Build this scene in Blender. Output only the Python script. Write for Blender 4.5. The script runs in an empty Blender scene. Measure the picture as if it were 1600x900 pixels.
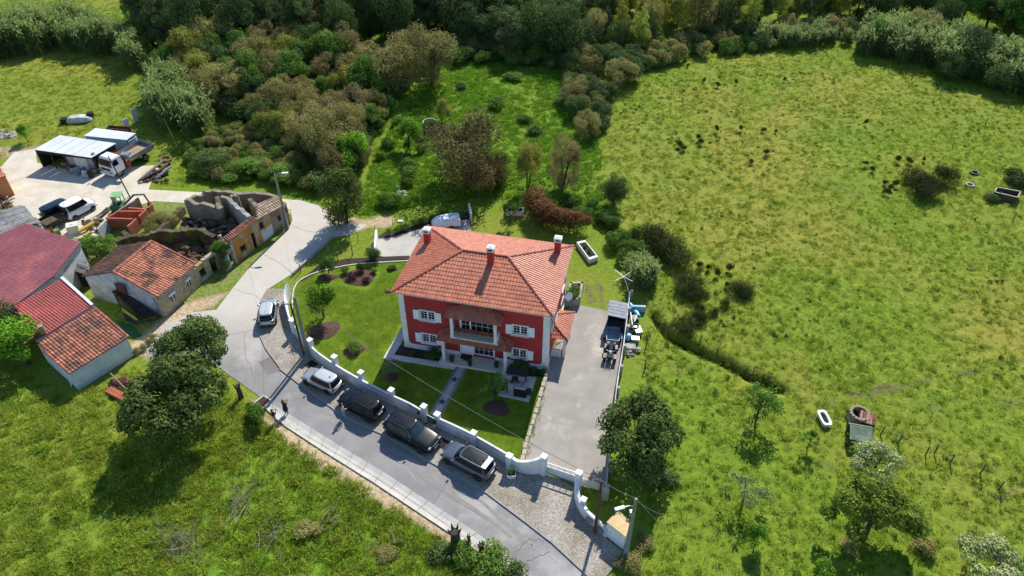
import bpy, bmesh, math, random
import numpy as np
from mathutils import Vector, Matrix

# ---------------------------------------------------------------- camera, sky, sun, exposure
R = math.radians
SC = bpy.context.scene
F_PX, PITCH, CAM_H = 1130.0, R(40.0), 47.0
cam_d = bpy.data.cameras.new('camera')
cam = bpy.data.objects.new('camera', cam_d)
SC.collection.objects.link(cam)
cam.location = (0, 0, CAM_H)
cam.rotation_euler = (R(90) - PITCH, 0, 0)
cam_d.sensor_width = 36.0
cam_d.lens = 36.0 * F_PX / 1600.0
cam_d.clip_end = 3000.0
SC.camera = cam

SUN_AZ, SUN_EL = 19.0, 43.0
wd = bpy.data.worlds.new('World')
SC.world = wd
wd.use_nodes = True
nt = wd.node_tree
nt.nodes.clear()
sky = nt.nodes.new('ShaderNodeTexSky')
sky.sky_type = 'NISHITA'
sky.sun_disc = False
sky.sun_elevation = R(SUN_EL)
sky.sun_rotation = R(SUN_AZ)
sky.air_density = 1.0
sky.dust_density = 0.0
sky.ozone_density = 4.0
bg = nt.nodes.new('ShaderNodeBackground')
bg.inputs['Strength'].default_value = 0.13
wo = nt.nodes.new('ShaderNodeOutputWorld')
nt.links.new(sky.outputs[0], bg.inputs[0])
nt.links.new(bg.outputs[0], wo.inputs[0])
sun_d = bpy.data.lights.new('sun', 'SUN')
sun_d.energy = 4.8
sun_d.angle = R(0.53)
sun_d.color = (1.0, 0.94, 0.84)
sun = bpy.data.objects.new('sun', sun_d)
SC.collection.objects.link(sun)
sun.rotation_euler = (R(90 - SUN_EL), 0, R(180 - SUN_AZ))
sun.location = (30, 90, 90)
SC.view_settings.view_transform = 'Standard'
SC.view_settings.look = 'None'
SC.view_settings.exposure = 0.4
SC.view_settings.gamma = 1.0
SC.view_settings.use_curve_mapping = False
SC.cycles.max_bounces = 6
SC.cycles.diffuse_bounces = 3
SC.cycles.glossy_bounces = 2
SC.cycles.transmission_bounces = 3
SC.cycles.use_denoising = True

rnd = random.Random(7)
nrs = np.random.RandomState(11)
PI = math.pi

# ---------------------------------------------------------------- helpers
def G(x, y, z=0.0):
    """point of the place that stands at height z on the sight line through a spot of the photograph"""
    a, b = (x - 800) / F_PX, -(y - 450) / F_PX
    d = (a, math.cos(PITCH) + b * math.sin(PITCH), -math.sin(PITCH) + b * math.cos(PITCH))
    t = (z - CAM_H) / d[2]
    return Vector((d[0] * t, d[1] * t, z))

def GL(pts, z=0.0):
    return [G(x, y, z) for x, y in pts]

def lin(h):
    h = h.lstrip('#')
    out = []
    for i in (0, 2, 4):
        c = int(h[i:i + 2], 16) / 255
        out.append(c / 12.92 if c <= 0.04045 else ((c + 0.055) / 1.055) ** 2.4)
    return tuple(out)

C = SC.collection

def link(o, parent=None):
    C.objects.link(o)
    if parent is not None:
        o.parent = parent
    return o

def tag(o, label=None, cat=None, group=None, kind=None):
    if label: o['label'] = label
    if cat: o['category'] = cat
    if group: o['group'] = group
    if kind: o['kind'] = kind
    return o

def thing(name, label, cat, loc=(0, 0, 0), rz=0.0, group=None):
    o = bpy.data.objects.new(name, None)
    o.empty_display_size = 0.3
    o.location = loc
    o.rotation_euler = (0, 0, rz)
    link(o)
    return tag(o, label, cat, group)

def copy_tree(o, loc, rz=0.0, scale=None, label=None, group=None):
    c = o.copy()
    C.objects.link(c)
    c.location = loc
    c.rotation_euler = (0, 0, rz)
    if scale: c.scale = scale
    if label: c['label'] = label
    if group: c['group'] = group
    for ch in o.children:
        d = ch.copy(); C.objects.link(d); d.parent = c
        for g in ch.children:
            e = g.copy(); C.objects.link(e); e.parent = d
    return c

class MB:
    """collects vertices and faces for one mesh object"""
    def __init__(s):
        s.v, s.f, s.t = [], [], []
    def add(s, vs, fs, tone=None):
        b = len(s.v)
        s.v.extend([tuple(p) for p in vs])
        s.f.extend([tuple(b + i for i in q) for q in fs])
        s.t.extend([tone if tone is not None else 0.5] * len(vs))
        return s
    def quad(s, a, b, c, d, tone=None):
        return s.add([a, b, c, d], [(0, 1, 2, 3)], tone)
    def box(s, x0, x1, y0, y1, z0, z1, tone=None):
        vs = [(x0, y0, z0), (x1, y0, z0), (x1, y1, z0), (x0, y1, z0), (x0, y0, z1), (x1, y0, z1), (x1, y1, z1), (x0, y1, z1)]
        return s.add(vs, [(0, 3, 2, 1), (4, 5, 6, 7), (0, 1, 5, 4), (1, 2, 6, 5), (2, 3, 7, 6), (3, 0, 4, 7)], tone)
    def cbox(s, c, size, rot=None, tone=None):
        m = Matrix.Rotation(rot, 3, 'Z') if isinstance(rot, (int, float)) else (rot or Matrix.Identity(3))
        x, y, z = size[0] / 2, size[1] / 2, size[2] / 2
        vs = [Vector(c) + m @ Vector(p) for p in ((-x, -y, -z), (x, -y, -z), (x, y, -z), (-x, y, -z), (-x, -y, z), (x, -y, z), (x, y, z), (-x, y, z))]
        return s.add(vs, [(0, 3, 2, 1), (4, 5, 6, 7), (0, 1, 5, 4), (1, 2, 6, 5), (2, 3, 7, 6), (3, 0, 4, 7)], tone)
    def prism(s, pts, z0, z1, tone=None):
        n = len(pts)
        a = sum(pts[i][0] * pts[(i + 1) % n][1] - pts[(i + 1) % n][0] * pts[i][1] for i in range(n))
        if a < 0: pts = pts[::-1]
        zz0 = z0 if isinstance(z0, (list, tuple)) else [z0] * n
        zz1 = z1 if isinstance(z1, (list, tuple)) else [z1] * n
        if a < 0: zz0, zz1 = list(zz0)[::-1], list(zz1)[::-1]
        vs = [(p[0], p[1], z) for p, z in zip(pts, zz0)] + [(p[0], p[1], z) for p, z in zip(pts, zz1)]
        fs = [tuple(range(n))[::-1], tuple(range(n, 2 * n))] + [(i, (i + 1) % n, n + (i + 1) % n, n + i) for i in range(n)]
        return s.add(vs, fs, tone)
    def tube(s, pts, rad, n=6, tone=None, cap=True):
        pts = [Vector(p) for p in pts]
        if not isinstance(rad, (list, tuple)): rad = [rad] * len(pts)
        vs, fs = [], []
        for i, p in enumerate(pts):
            d = (pts[min(i + 1, len(pts) - 1)] - pts[max(i - 1, 0)])
            d = d.normalized() if d.length > 1e-6 else Vector((0, 0, 1))
            ux = d.cross(Vector((0, 0, 1)))
            if ux.length < 1e-3: ux = Vector((1, 0, 0))
            ux.normalize(); uy = d.cross(ux)
            for k in range(n):
                a = 2 * PI * k / n
                vs.append(p + (ux * math.cos(a) + uy * math.sin(a)) * rad[i])
        for i in range(len(pts) - 1):
            for k in range(n):
                fs.append((i * n + k, i * n + (k + 1) % n, (i + 1) * n + (k + 1) % n, (i + 1) * n + k))
        if cap:
            fs.append(tuple(range(n))); fs.append(tuple(range((len(pts) - 1) * n, len(pts) * n))[::-1])
        return s.add(vs, fs, tone)
    def ball(s, c, r, nu=10, nv=7, tone=None, jit=0.0, rg=None):
        if not isinstance(r, (list, tuple)): r = (r, r, r)
        vs, fs = [], []
        for j in range(nv + 1):
            for i in range(nu):
                th, ph = PI * j / nv, 2 * PI * i / nu
                k = 1 + (jit * (rg or rnd).uniform(-1, 1) if jit else 0)
                vs.append((c[0] + r[0] * k * math.sin(th) * math.cos(ph), c[1] + r[1] * k * math.sin(th) * math.sin(ph), c[2] + r[2] * k * math.cos(th)))
        for j in range(nv):
            for i in range(nu):
                fs.append((j * nu + i, (j + 1) * nu + i, (j + 1) * nu + (i + 1) % nu, j * nu + (i + 1) % nu))
        return s.add(vs, fs, tone)
    def lathe(s, c, prof, n=16, tone=None):
        vs, fs = [], []
        for r, z in prof:
            for k in range(n):
                a = 2 * PI * k / n
                vs.append((c[0] + r * math.cos(a), c[1] + r * math.sin(a), c[2] + z))
        for i in range(len(prof) - 1):
            for k in range(n):
                fs.append((i * n + k, i * n + (k + 1) % n, (i + 1) * n + (k + 1) % n, (i + 1) * n + k))
        return s.add(vs, fs, tone)
    def build(s, name, mat, parent=None, smooth=False, world=False, origin=None, bevel=0.0):
        vs = s.v
        if world and parent is not None:
            inv = (Matrix.Translation(parent.location) @ parent.rotation_euler.to_matrix().to_4x4()).inverted()
            vs = [inv @ Vector(p) for p in vs]
        if origin is not None:
            o0 = Vector(origin); vs = [Vector(p) - o0 for p in vs]
        me = bpy.data.meshes.new(name)
        me.from_pydata([tuple(p) for p in vs], [], s.f)
        at = me.attributes.new('tone', 'FLOAT', 'POINT')
        at.data.foreach_set('value', s.t)
        if smooth:
            me.polygons.foreach_set('use_smooth', [True] * len(me.polygons))
        me.materials.append(mat)
        o = bpy.data.objects.new(name, me)
        if origin is not None: o.location = origin
        if bevel:
            md = o.modifiers.new('bevel', 'BEVEL'); md.width = bevel; md.segments = 2; md.limit_method = 'ANGLE'
        return link(o, parent)

# ---------------------------------------------------------------- materials
def mat(name, c1, c2=None, scale=3.0, rough=0.8, metal=0.0, bump=0.0, bscale=None, tone=0.0, rand=0.0, spec=0.5, detail=6.0,
        trans=0.0, c3=None, s3=0.4, t3=(0.45, 0.65), obj=False, coat=0.0, dist=0.02):
    """procedural surface: two colours mixed by noise, an optional third for stains, per-piece tone and per-object variation"""
    m = bpy.data.materials.new(name)
    m.use_nodes = True
    N, L = m.node_tree.nodes, m.node_tree.links
    bs = N['Principled BSDF']
    c1 = lin(c1) if isinstance(c1, str) else c1
    geo = N.new('ShaderNodeTexCoord') if obj else N.new('ShaderNodeNewGeometry')
    pos = geo.outputs['Object' if obj else 'Position']
    col = None
    def noise(sc, det=detail, w=0.0):
        n = N.new('ShaderNodeTexNoise'); n.inputs['Scale'].default_value = sc; n.inputs['Detail'].default_value = det
        n.inputs['Roughness'].default_value = 0.62
        L.new(pos, n.inputs['Vector']); return n.outputs['Fac']
    def ramp(fac, a, b):
        r = N.new('ShaderNodeMapRange'); r.inputs[1].default_value = a; r.inputs[2].default_value = b
        r.interpolation_type = 'SMOOTHSTEP'
        L.new(fac, r.inputs[0]); return r.outputs[0]
    def mix(fac, a, b, mode='MIX'):
        x = N.new('ShaderNodeMix'); x.data_type = 'RGBA'; x.blend_type = mode
        if isinstance(fac, float): x.inputs[0].default_value = fac
        else: L.new(fac, x.inputs[0])
        for i, q in ((6, a), (7, b)):
            if isinstance(q, tuple): x.inputs[i].default_value = (*q, 1)
            else: L.new(q, x.inputs[i])
        return x.outputs[2]
    col = c1
    if c2 is not None:
        c2 = lin(c2) if isinstance(c2, str) else c2
        col = mix(ramp(noise(scale), 0.32, 0.68), c1, c2)
    if c3 is not None:
        c3 = lin(c3) if isinstance(c3, str) else c3
        col = mix(ramp(noise(s3, 8.0), *t3), col, c3)
    if tone:
        a = N.new('ShaderNodeAttribute'); a.attribute_name = 'tone'
        r = N.new('ShaderNodeMapRange'); r.inputs[3].default_value = 1 - tone; r.inputs[4].default_value = 1 + tone
        L.new(a.outputs['Fac'], r.inputs[0])
        x = N.new('ShaderNodeVectorMath'); x.operation = 'SCALE'
        if isinstance(col, tuple): x.inputs[0].default_value = col
        else: L.new(col, x.inputs[0])
        L.new(r.outputs[0], x.inputs['Scale']); col = x.outputs[0]
    if rand:
        oi = N.new('ShaderNodeObjectInfo')
        h = N.new('ShaderNodeHueSaturation')
        r = N.new('ShaderNodeMapRange'); r.inputs[3].default_value = 1 - rand; r.inputs[4].default_value = 1 + rand
        L.new(oi.outputs['Random'], r.inputs[0]); L.new(r.outputs[0], h.inputs['Value'])
        w = N.new('ShaderNodeTexWhiteNoise'); w.noise_dimensions = '1D'; L.new(oi.outputs['Random'], w.inputs['W'])
        r2 = N.new('ShaderNodeMapRange'); r2.inputs[3].default_value = 0.5 - rand * 0.03; r2.inputs[4].default_value = 0.5 + rand * 0.06
        L.new(w.outputs['Value'], r2.inputs[0]); L.new(r2.outputs[0], h.inputs['Hue'])
        if isinstance(col, tuple): h.inputs['Color'].default_value = (*col, 1)
        else: L.new(col, h.inputs['Color'])
        col = h.outputs[0]
    if isinstance(col, tuple): bs.inputs['Base Color'].default_value = (*col, 1)
    else: L.new(col, bs.inputs['Base Color'])
    bs.inputs['Roughness'].default_value = rough
    bs.inputs['Metallic'].default_value = metal
    bs.inputs['Specular IOR Level'].default_value = spec
    if coat:
        bs.inputs['Coat Weight'].default_value = coat; bs.inputs['Coat Roughness'].default_value = 0.06
    if bump:
        b = N.new('ShaderNodeBump'); b.inputs['Strength'].default_value = bump; b.inputs['Distance'].default_value = dist
        L.new(noise(bscale or scale * 4, 4.0), b.inputs['Height']); L.new(b.outputs[0], bs.inputs['Normal'])
    if trans:
        out = N['Material Output']
        t = N.new('ShaderNodeBsdfTranslucent'); mx = N.new('ShaderNodeMixShader'); mx.inputs[0].default_value = trans
        if isinstance(col, tuple): t.inputs[0].default_value = (*col, 1)
        else: L.new(col, t.inputs[0])
        L.new(bs.outputs[0], mx.inputs[1]); L.new(t.outputs[0], mx.inputs[2]); L.new(mx.outputs[0], out.inputs[0])
    return m

def leafmat(name, c1, c2, rand=0.2, trans=0.3, rough=0.75, tone=0.45):
    return mat(name, c1, c2, scale=0.9, rough=rough, tone=tone, rand=rand, trans=trans, spec=0.12, detail=3.0)

M = {}
M['white'] = mat('white_render', '#e4e4e2', '#d5d6d4', 1.5, 0.75, bump=0.15, bscale=25, c3='#aeada3', s3=1.1, t3=(0.52, 0.75))
M['white_old'] = mat('stained_limewash', '#c9ccc9', '#a3a59f', 1.2, 0.9, bump=0.3, bscale=12, c3='#5d5e58', s3=0.7, t3=(0.52, 0.72))
M['white_paint'] = mat('white_paint', '#e9eaea', None, rough=0.4)
M['red_wall'] = mat('red_render', '#ab3133', '#9d2c2f', 0.8, 0.8, bump=0.12, bscale=30, c3='#8a2a2c', s3=0.35, t3=(0.5, 0.75))
M['tile'] = mat('clay_tile', '#bd7355', '#ae654a', 2.2, 0.46, tone=0.16, spec=0.5, c3='#8a5038', s3=0.5, t3=(0.55, 0.85), bump=0.1, bscale=30)
M['tile_ridge'] = mat('ridge_tile', '#a95a45', '#8d4736', 3.0, 0.6, tone=0.3)
M['tile_old'] = mat('weathered_clay_tile', '#a56a52', '#8a5541', 1.6, 0.8, tone=0.4, c3='#54433a', s3=0.7, t3=(0.4, 0.7))
M['tile_moss'] = mat('mossy_clay_tile', '#74493b', '#5c3d33', 1.6, 0.9, tone=0.35, c3='#443a2c', s3=0.8, t3=(0.4, 0.6))
M['stone'] = mat('limestone', '#b3a996', '#9a907f', 2.5, 0.85, bump=0.4, bscale=9, c3='#77705f', s3=1.5, t3=(0.55, 0.75))
M['paving'] = mat('pale_stone_paving', '#d3ccc0', '#c2bbb0', 3.0, 0.75, bump=0.15, bscale=14, c3='#a39c90', s3=1.0, t3=(0.58, 0.8))
M['glass'] = mat('window_glass', '#0b1014', None, rough=0.06, spec=0.8)
M['dark_glass'] = mat('car_glass', '#0a1017', '#121b24', 0.6, rough=0.12, spec=0.25)
M['black'] = mat('black_plastic', '#111214', None, rough=0.5)
M['rubber'] = mat('tyre_rubber', '#161617', '#1f1f20', 8, 0.85)
M['alloy'] = mat('wheel_alloy', '#9a9da1', None, rough=0.3, metal=0.8)
M['chrome'] = mat('chrome', '#c8cacc', None, rough=0.15, metal=1.0)
M['soil'] = mat('garden_soil', '#2c241f', '#3b3029', 3, 0.95, bump=0.6, bscale=10)
M['bark_mulch'] = mat('bark_mulch', '#5d4136', '#3f2d28', 5, 0.95, bump=0.8, bscale=16)
M['wood'] = mat('weathered_wood', '#6e604c', '#4f4437', 3, 0.85, bump=0.2, bscale=20)
M['wood_dark'] = mat('dark_wood', '#4a3826', '#352a1f', 4, 0.8)
M['bark'] = mat('bark', '#4a3f34', '#34302a', 3, 0.95, bump=0.5, bscale=9)
M['bark_pale'] = mat('pale_bark', '#8f8674', '#6e6657', 3, 0.9, bump=0.3, bscale=9)
M['concrete'] = mat('concrete', '#a8a49b', '#96938b', 1.4, 0.85, bump=0.2, bscale=20, c3='#7b7870', s3=0.8, t3=(0.55, 0.75))
M['galv'] = mat('galvanised_metal', '#9ea4a8', '#868c90', 2.0, 0.4, metal=0.5, c3='#7a6a5c', s3=1.5, t3=(0.66, 0.8))
M['rust'] = mat('rusty_metal', '#6a4030', '#4c3026', 4, 0.8, c3='#8a5a3c', s3=2)
M['brick'] = mat('hollow_brick', '#b5694b', '#a05a41', 2.0, 0.9, tone=0.25, c3='#8b6a55', s3=1.1, t3=(0.55, 0.8), bump=0.2, bscale=16)
M['rubble'] = mat('rubble_earth', '#705a45', '#54453a', 1.5, 0.95, bump=0.8, bscale=4, dist=0.1, c3='#6f6455', s3=2.0, t3=(0.55, 0.7))
M['steel_white'] = mat('white_sheet_metal', '#d7dadb', '#c9cdce', 1.0, 0.45, metal=0.0, c3='#9d9a92', s3=0.7, t3=(0.6, 0.8))
# ---------------------------------------------------------------- layout of the ground (outlines on the level of the place)
ROAD = [(935, 915), (865, 850), (820, 815), (760, 770), (680, 726), (610, 684), (560, 662), (528, 644), (476, 606), (442, 580), (416, 545),
        (402, 515), (402, 495), (406, 472), (418, 452), (456, 428), (518, 371), (548, 366), (575, 352), (540, 346), (516, 338), (498, 321), (470, 314), (452, 318),
        (457, 344), (450, 360), (410, 395), (388, 420), (364, 450), (338, 484), (300, 488), (262, 504), (222, 540), (236, 562), (300, 566), (343, 575),
        (406, 620), (450, 646), (520, 690), (600, 738), (700, 803), (760, 842), (850, 915)]
YARD = [(0, 262), (22, 238), (55, 232), (58, 254), (140, 272), (185, 262), (240, 258), (262, 270), (236, 285), (232, 296), (330, 301), (470, 313),
        (498, 321), (452, 327), (380, 322), (290, 317), (240, 314), (200, 324), (170, 352), (150, 372), (100, 372), (60, 352), (20, 320), (0, 322), (-60, 330), (-60, 262)]
COBBLE = [(402, 515), (402, 495), (406, 472), (418, 452), (448, 452), (446, 478), (454, 512), (472, 538), (492, 561), (520, 582), (560, 606), (600, 627), (638, 645),
          (657, 656), (679, 667), (729, 690), (792, 726), (815, 740), (850, 741), (897, 761), (900, 790), (912, 810), (945, 840), (972, 863), (962, 884), (935, 915),
          (865, 850), (820, 815), (760, 770), (680, 726), (610, 684), (560, 662), (528, 644), (476, 606), (442, 580), (416, 545)]
GUTTER_IN = [(406, 620), (450, 646), (520, 690), (600, 738), (700, 803), (760, 842), (850, 915)]
GUTTER_OUT = [(412, 634), (436, 656), (508, 702), (588, 751), (688, 817), (746, 856), (830, 915)]
LAWN = [(458, 470), (463, 446), (485, 430), (520, 420), (560, 413), (640, 408), (660, 420), (632, 470), (630, 540), (853, 578), (850, 610), (840, 650), (822, 700), (818, 730),
        (792, 722), (729, 686), (679, 662), (657, 652), (600, 622), (560, 601), (520, 577), (492, 556), (472, 533), (462, 508)]
DRIVE = [(853, 585), (868, 540), (890, 480), (906, 477), (952, 487), (983, 487), (974, 550), (964, 610), (955, 690), (946, 768), (900, 758), (850, 736), (818, 724), (822, 700), (840, 650)]
BACKYARD = [(587, 374), (612, 371), (660, 357), (700, 346), (733, 343), (736, 366), (700, 400), (640, 406), (590, 400), (575, 392)]
PROPERTY = [(440, 440), (520, 370), (590, 340), (730, 318), (840, 318), (930, 350), (960, 400), (1000, 470), (985, 560), (968, 700), (985, 870), (940, 915), (640, 760), (400, 620), (390, 500)]
LEFTB = [(-80, 300), (30, 300), (160, 318), (290, 300), (400, 290), (470, 310), (462, 350), (345, 480), (215, 560), (120, 605), (30, 560), (-80, 560)]
VERGE_S = [(395, 618), (436, 656), (508, 702), (588, 751), (688, 817), (746, 856), (752, 882), (680, 840), (552, 762), (472, 712), (422, 676), (378, 632)]
SANDY = [(338, 484), (364, 452), (300, 470), (255, 500), (210, 540), (232, 556), (262, 504), (300, 488)]

def poly_np(pts):
    return np.array([G(x, y)[:2] for x, y in pts])

def pip(px, py, poly):
    inside = np.zeros(px.shape, bool)
    n = len(poly); j = n - 1
    for i in range(n):
        xi, yi = poly[i]; xj, yj = poly[j]
        c = ((yi > py) != (yj > py)) & (px < (xj - xi) * (py - yi) / (yj - yi + 1e-12) + xi)
        inside ^= c; j = i
    return inside

def seg_dist(px, py, line, closed=False):
    d = np.full(px.shape, 1e9)
    n = len(line)
    for i in range(n if closed else n - 1):
        x0, y0 = line[i]; x1, y1 = line[(i + 1) % n]
        dx, dy = x1 - x0, y1 - y0
        t = np.clip(((px - x0) * dx + (py - y0) * dy) / (dx * dx + dy * dy + 1e-12), 0, 1)
        d = np.minimum(d, np.hypot(px - x0 - t * dx, py - y0 - t * dy))
    return d

_tab = np.random.RandomState(5).rand(256, 256)
def vnoise(x, y):
    xi, yi = np.floor(x).astype(int), np.floor(y).astype(int)
    fx, fy = x - xi, y - yi
    fx, fy = fx * fx * (3 - 2 * fx), fy * fy * (3 - 2 * fy)
    a, b = _tab[xi % 256, yi % 256], _tab[(xi + 1) % 256, yi % 256]
    c, d = _tab[xi % 256, (yi + 1) % 256], _tab[(xi + 1) % 256, (yi + 1) % 256]
    return (a * (1 - fx) + b * fx) * (1 - fy) + (c * (1 - fx) + d * fx) * fy

def fbm(x, y, f, o=3):
    s, a, t = 0.0, 1.0, 0.0
    for k in range(o):
        s = s + a * vnoise(x * f + 17.3 * k, y * f + 9.1 * k); t += a; a *= 0.5; f *= 2.03
    return s / t

FLAT = [poly_np(p) for p in (ROAD, YARD, PROPERTY, LEFTB, COBBLE, GUTTER_IN + GUTTER_OUT[::-1])]
DITCH = poly_np([(1020, 492), (1045, 520), (1085, 542), (1130, 560), (1170, 584), (1222, 606)])
FIELD_SW = poly_np([(-200, 640), (150, 610), (340, 590), (420, 650), (560, 752), (690, 832), (760, 880), (790, 960), (-300, 960)])
PASTURE = poly_np([(905, 110), (1060, 70), (1330, 70), (1800, 160), (2000, 960), (1010, 960), (1010, 560), (940, 250)])
LUSH = poly_np([(560, 340), (590, 230), (690, 90), (890, 100), (930, 200), (960, 350), (1010, 470), (940, 380), (840, 315)])
FIELD_NW = poly_np([(-200, 60), (110, 45), (215, 80), (225, 160), (200, 210), (60, 232), (-200, 260)])

def out_weight(x, y):
    w = np.ones(x.shape)
    for p in FLAT:
        ins = pip(x, y, p)
        d = seg_dist(x, y, p, True)
        w = np.minimum(w, np.where(ins, 0.0, np.clip((d - 0.3) / 2.5, 0, 1)))
    return w

def ground_z(x, y, full=True):
    x = np.asarray(x, float); y = np.asarray(y, float)
    w = out_weight(x, y)
    sw = pip(x, y, FIELD_SW); ps = pip(x, y, PASTURE)
    fine = (fbm(x, y, 0.9, 3) - 0.5)
    tus = np.clip(fbm(x + 40, y, 2.1, 2) - 0.54, 0, 1) * 1.2
    z = (fbm(x, y, 0.05, 2) - 0.5) * 0.7
    z = z + np.where(sw, 0.5, 0.14) * fine + np.where(ps, 0.55, 0.35) * tus
    d = seg_dist(x, y, DITCH)
    z = z - 1.1 * np.exp(-(d / 0.5) ** 2)
    return z * w - np.where(w <= 0, 0.035, 0.0)

NX, NY = 470, 420
ys = [12.0]
while ys[-1] < 185: ys.append(ys[-1] + 0.2 + 0.0036 * (ys[-1] - 12))
ys = np.array([-300, -60, -10] + ys + [200, 230, 290, 400, 700, 1200])
xs = np.concatenate([[-14, -5, -2.2, -1.5, -1.2], np.linspace(-1, 1, NX), [1.2, 1.5, 2.2, 5, 14]])
half = 36 + 0.50 * np.clip(ys, 0, 200)
X = xs[None, :] * half[:, None]; Y = np.repeat(ys[:, None], len(xs), 1)
xf, yf = X.ravel(), Y.ravel()
zf = ground_z(xf, yf)
nr, nc = X.shape
idx = np.arange(nr * nc).reshape(nr, nc)
fq = np.stack([idx[:-1, :-1], idx[:-1, 1:], idx[1:, 1:], idx[1:, :-1]], -1).reshape(-1, 4)

def np_mesh(name, V, Fq, mats, attrs=None, smooth=False):
    me = bpy.data.meshes.new(name)
    k = Fq.shape[1]
    me.vertices.add(len(V)); me.vertices.foreach_set('co', np.ascontiguousarray(V, np.float32).ravel())
    me.loops.add(Fq.size); me.loops.foreach_set('vertex_index', np.ascontiguousarray(Fq, np.int32).ravel())
    me.polygons.add(len(Fq)); me.polygons.foreach_set('loop_start', np.arange(0, Fq.size, k, dtype=np.int32))
    if smooth: me.polygons.foreach_set('use_smooth', np.ones(len(Fq), bool))
    for a, (typ, data) in (attrs or {}).items():
        at = me.attributes.new(a, typ, 'POINT')
        at.data.foreach_set('color' if typ == 'FLOAT_COLOR' else 'value', np.ascontiguousarray(data, np.float32).ravel())
    for m in mats: me.materials.append(m)
    me.update(calc_edges=True)
    return me

# what grows where: r dry, g lush, b bare earth
def brush(line, width, soft=0.6, wob=0.6):
    d = seg_dist(xf, yf, poly_np(line)) + (fbm(xf, yf, 0.5, 2) - 0.5) * wob * 2
    return np.clip((width - d) / (width * soft + 1e-6), 0, 1)
def blob(px, py, r, soft=1.0):
    g = G(px, py); d = np.hypot(xf - g.x, (yf - g.y)) + (fbm(xf, yf, 0.12, 3) - 0.5) * r
    return np.clip((r - d) / (r * soft), 0, 1)
big = fbm(xf, yf, 0.06, 3); mid = fbm(xf + 80, yf, 0.25, 3)
def soft(poly, w):
    d = seg_dist(xf, yf, poly, True) * np.where(pip(xf, yf, poly), 1, -1) + (fbm(xf, yf, 0.15, 3) - 0.5) * w * 1.6
    return np.clip(0.5 + d / w, 0, 1)
ps, sw = soft(PASTURE, 7), soft(FIELD_SW, 3)
lu, nw = soft(LUSH, 9), soft(FIELD_NW, 6)
dry = np.clip((big - 0.40) * 2.6, 0, 1) * 0.7 + 0.15 * ps + 0.3 * nw
dry = np.maximum(dry, 1.0 * np.maximum(np.maximum(blob(1110, 160, 14), blob(1230, 190, 11)), 0.6 * blob(1400, 250, 12)))
dry = np.maximum(dry, 0.5 * blob(1260, 640, 6)); dry = np.maximum(dry, 0.6 * brush([(1240, 560), (1262, 640), (1230, 600)], 1.6))
dry = dry * (1 - 0.75 * lu)
lush = np.clip((mid - 0.5) * 3, 0, 1) * 0.35 + np.clip((fbm(xf + 300, yf + 70, .07, 3) - .5) * 4, 0, 1) * .45 + 0.4 * lu + 0.25 * sw
lush = np.maximum(lush, 0.8 * blob(80, 800, 5)); lush = np.maximum(lush, 0.7 * blob(1190, 640, 9) * mid)
dirt = np.zeros(xf.shape)
for line, wd_ in (([(1300, 625), (1400, 605), (1480, 590), (1620, 560)], 0.9), ([(1270, 650), (1320, 620), (1360, 612)], 0.7),
                  ([(1560, 780), (1580, 765), (1620, 755)], 0.9), ([(925, 420), (938, 450), (942, 480)], 0.7), ([(890, 420), (915, 440), (925, 470)], 0.5)):
    dirt = np.maximum(dirt, 0.62 * brush(line, wd_, 0.9))
dirt = np.maximum(dirt, brush([(520, 345), (560, 352), (600, 345)], 1.8))
dirt = np.maximum(dirt, brush([(440, 322), (500, 330), (512, 352)], 1.2))
dirt = np.maximum(dirt, soft(poly_np(VERGE_S), 0.8))
dirt = np.maximum(dirt, soft(poly_np(SANDY), 1.5))
dirt = np.maximum(dirt, 0.5 * soft(poly_np(LEFTB), 3) * np.clip(mid * 2, 0, 1))
dirt = np.maximum(dirt, 0.8 * blob(20, 212, 2.0)); dirt = np.maximum(dirt, 0.8 * brush([(0, 240), (60, 236)], 2.5))
for q in ((1160, 700, 2), (1100, 790, 2.5), (1460, 640, 2), (500, 860, 1.5), (690, 850, 1.3), (1330, 300, 3), (1210, 70, 4)):
    dirt = np.maximum(dirt, 0.5 * blob(*q))
dirt = np.maximum(dirt, 0.5 * ps * np.clip((fbm(xf + 9, yf + 31, 0.35, 3) - 0.70) * 7, 0, 1))
sand = np.maximum.reduce([soft(poly_np(VERGE_S), 1.0), soft(poly_np(SANDY), 2.0), brush([(520, 345), (560, 352), (600, 345)], 2.4), brush([(440, 322), (500, 330), (512, 352)], 2.0), 0.6 * soft(poly_np(LEFTB), 3), blob(20, 225, 8)])
zone = np.stack([np.clip(dry, 0, 1), np.clip(lush, 0, 1), np.clip(dirt, 0, 1), np.clip(sand, 0, 1)], -1)

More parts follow.
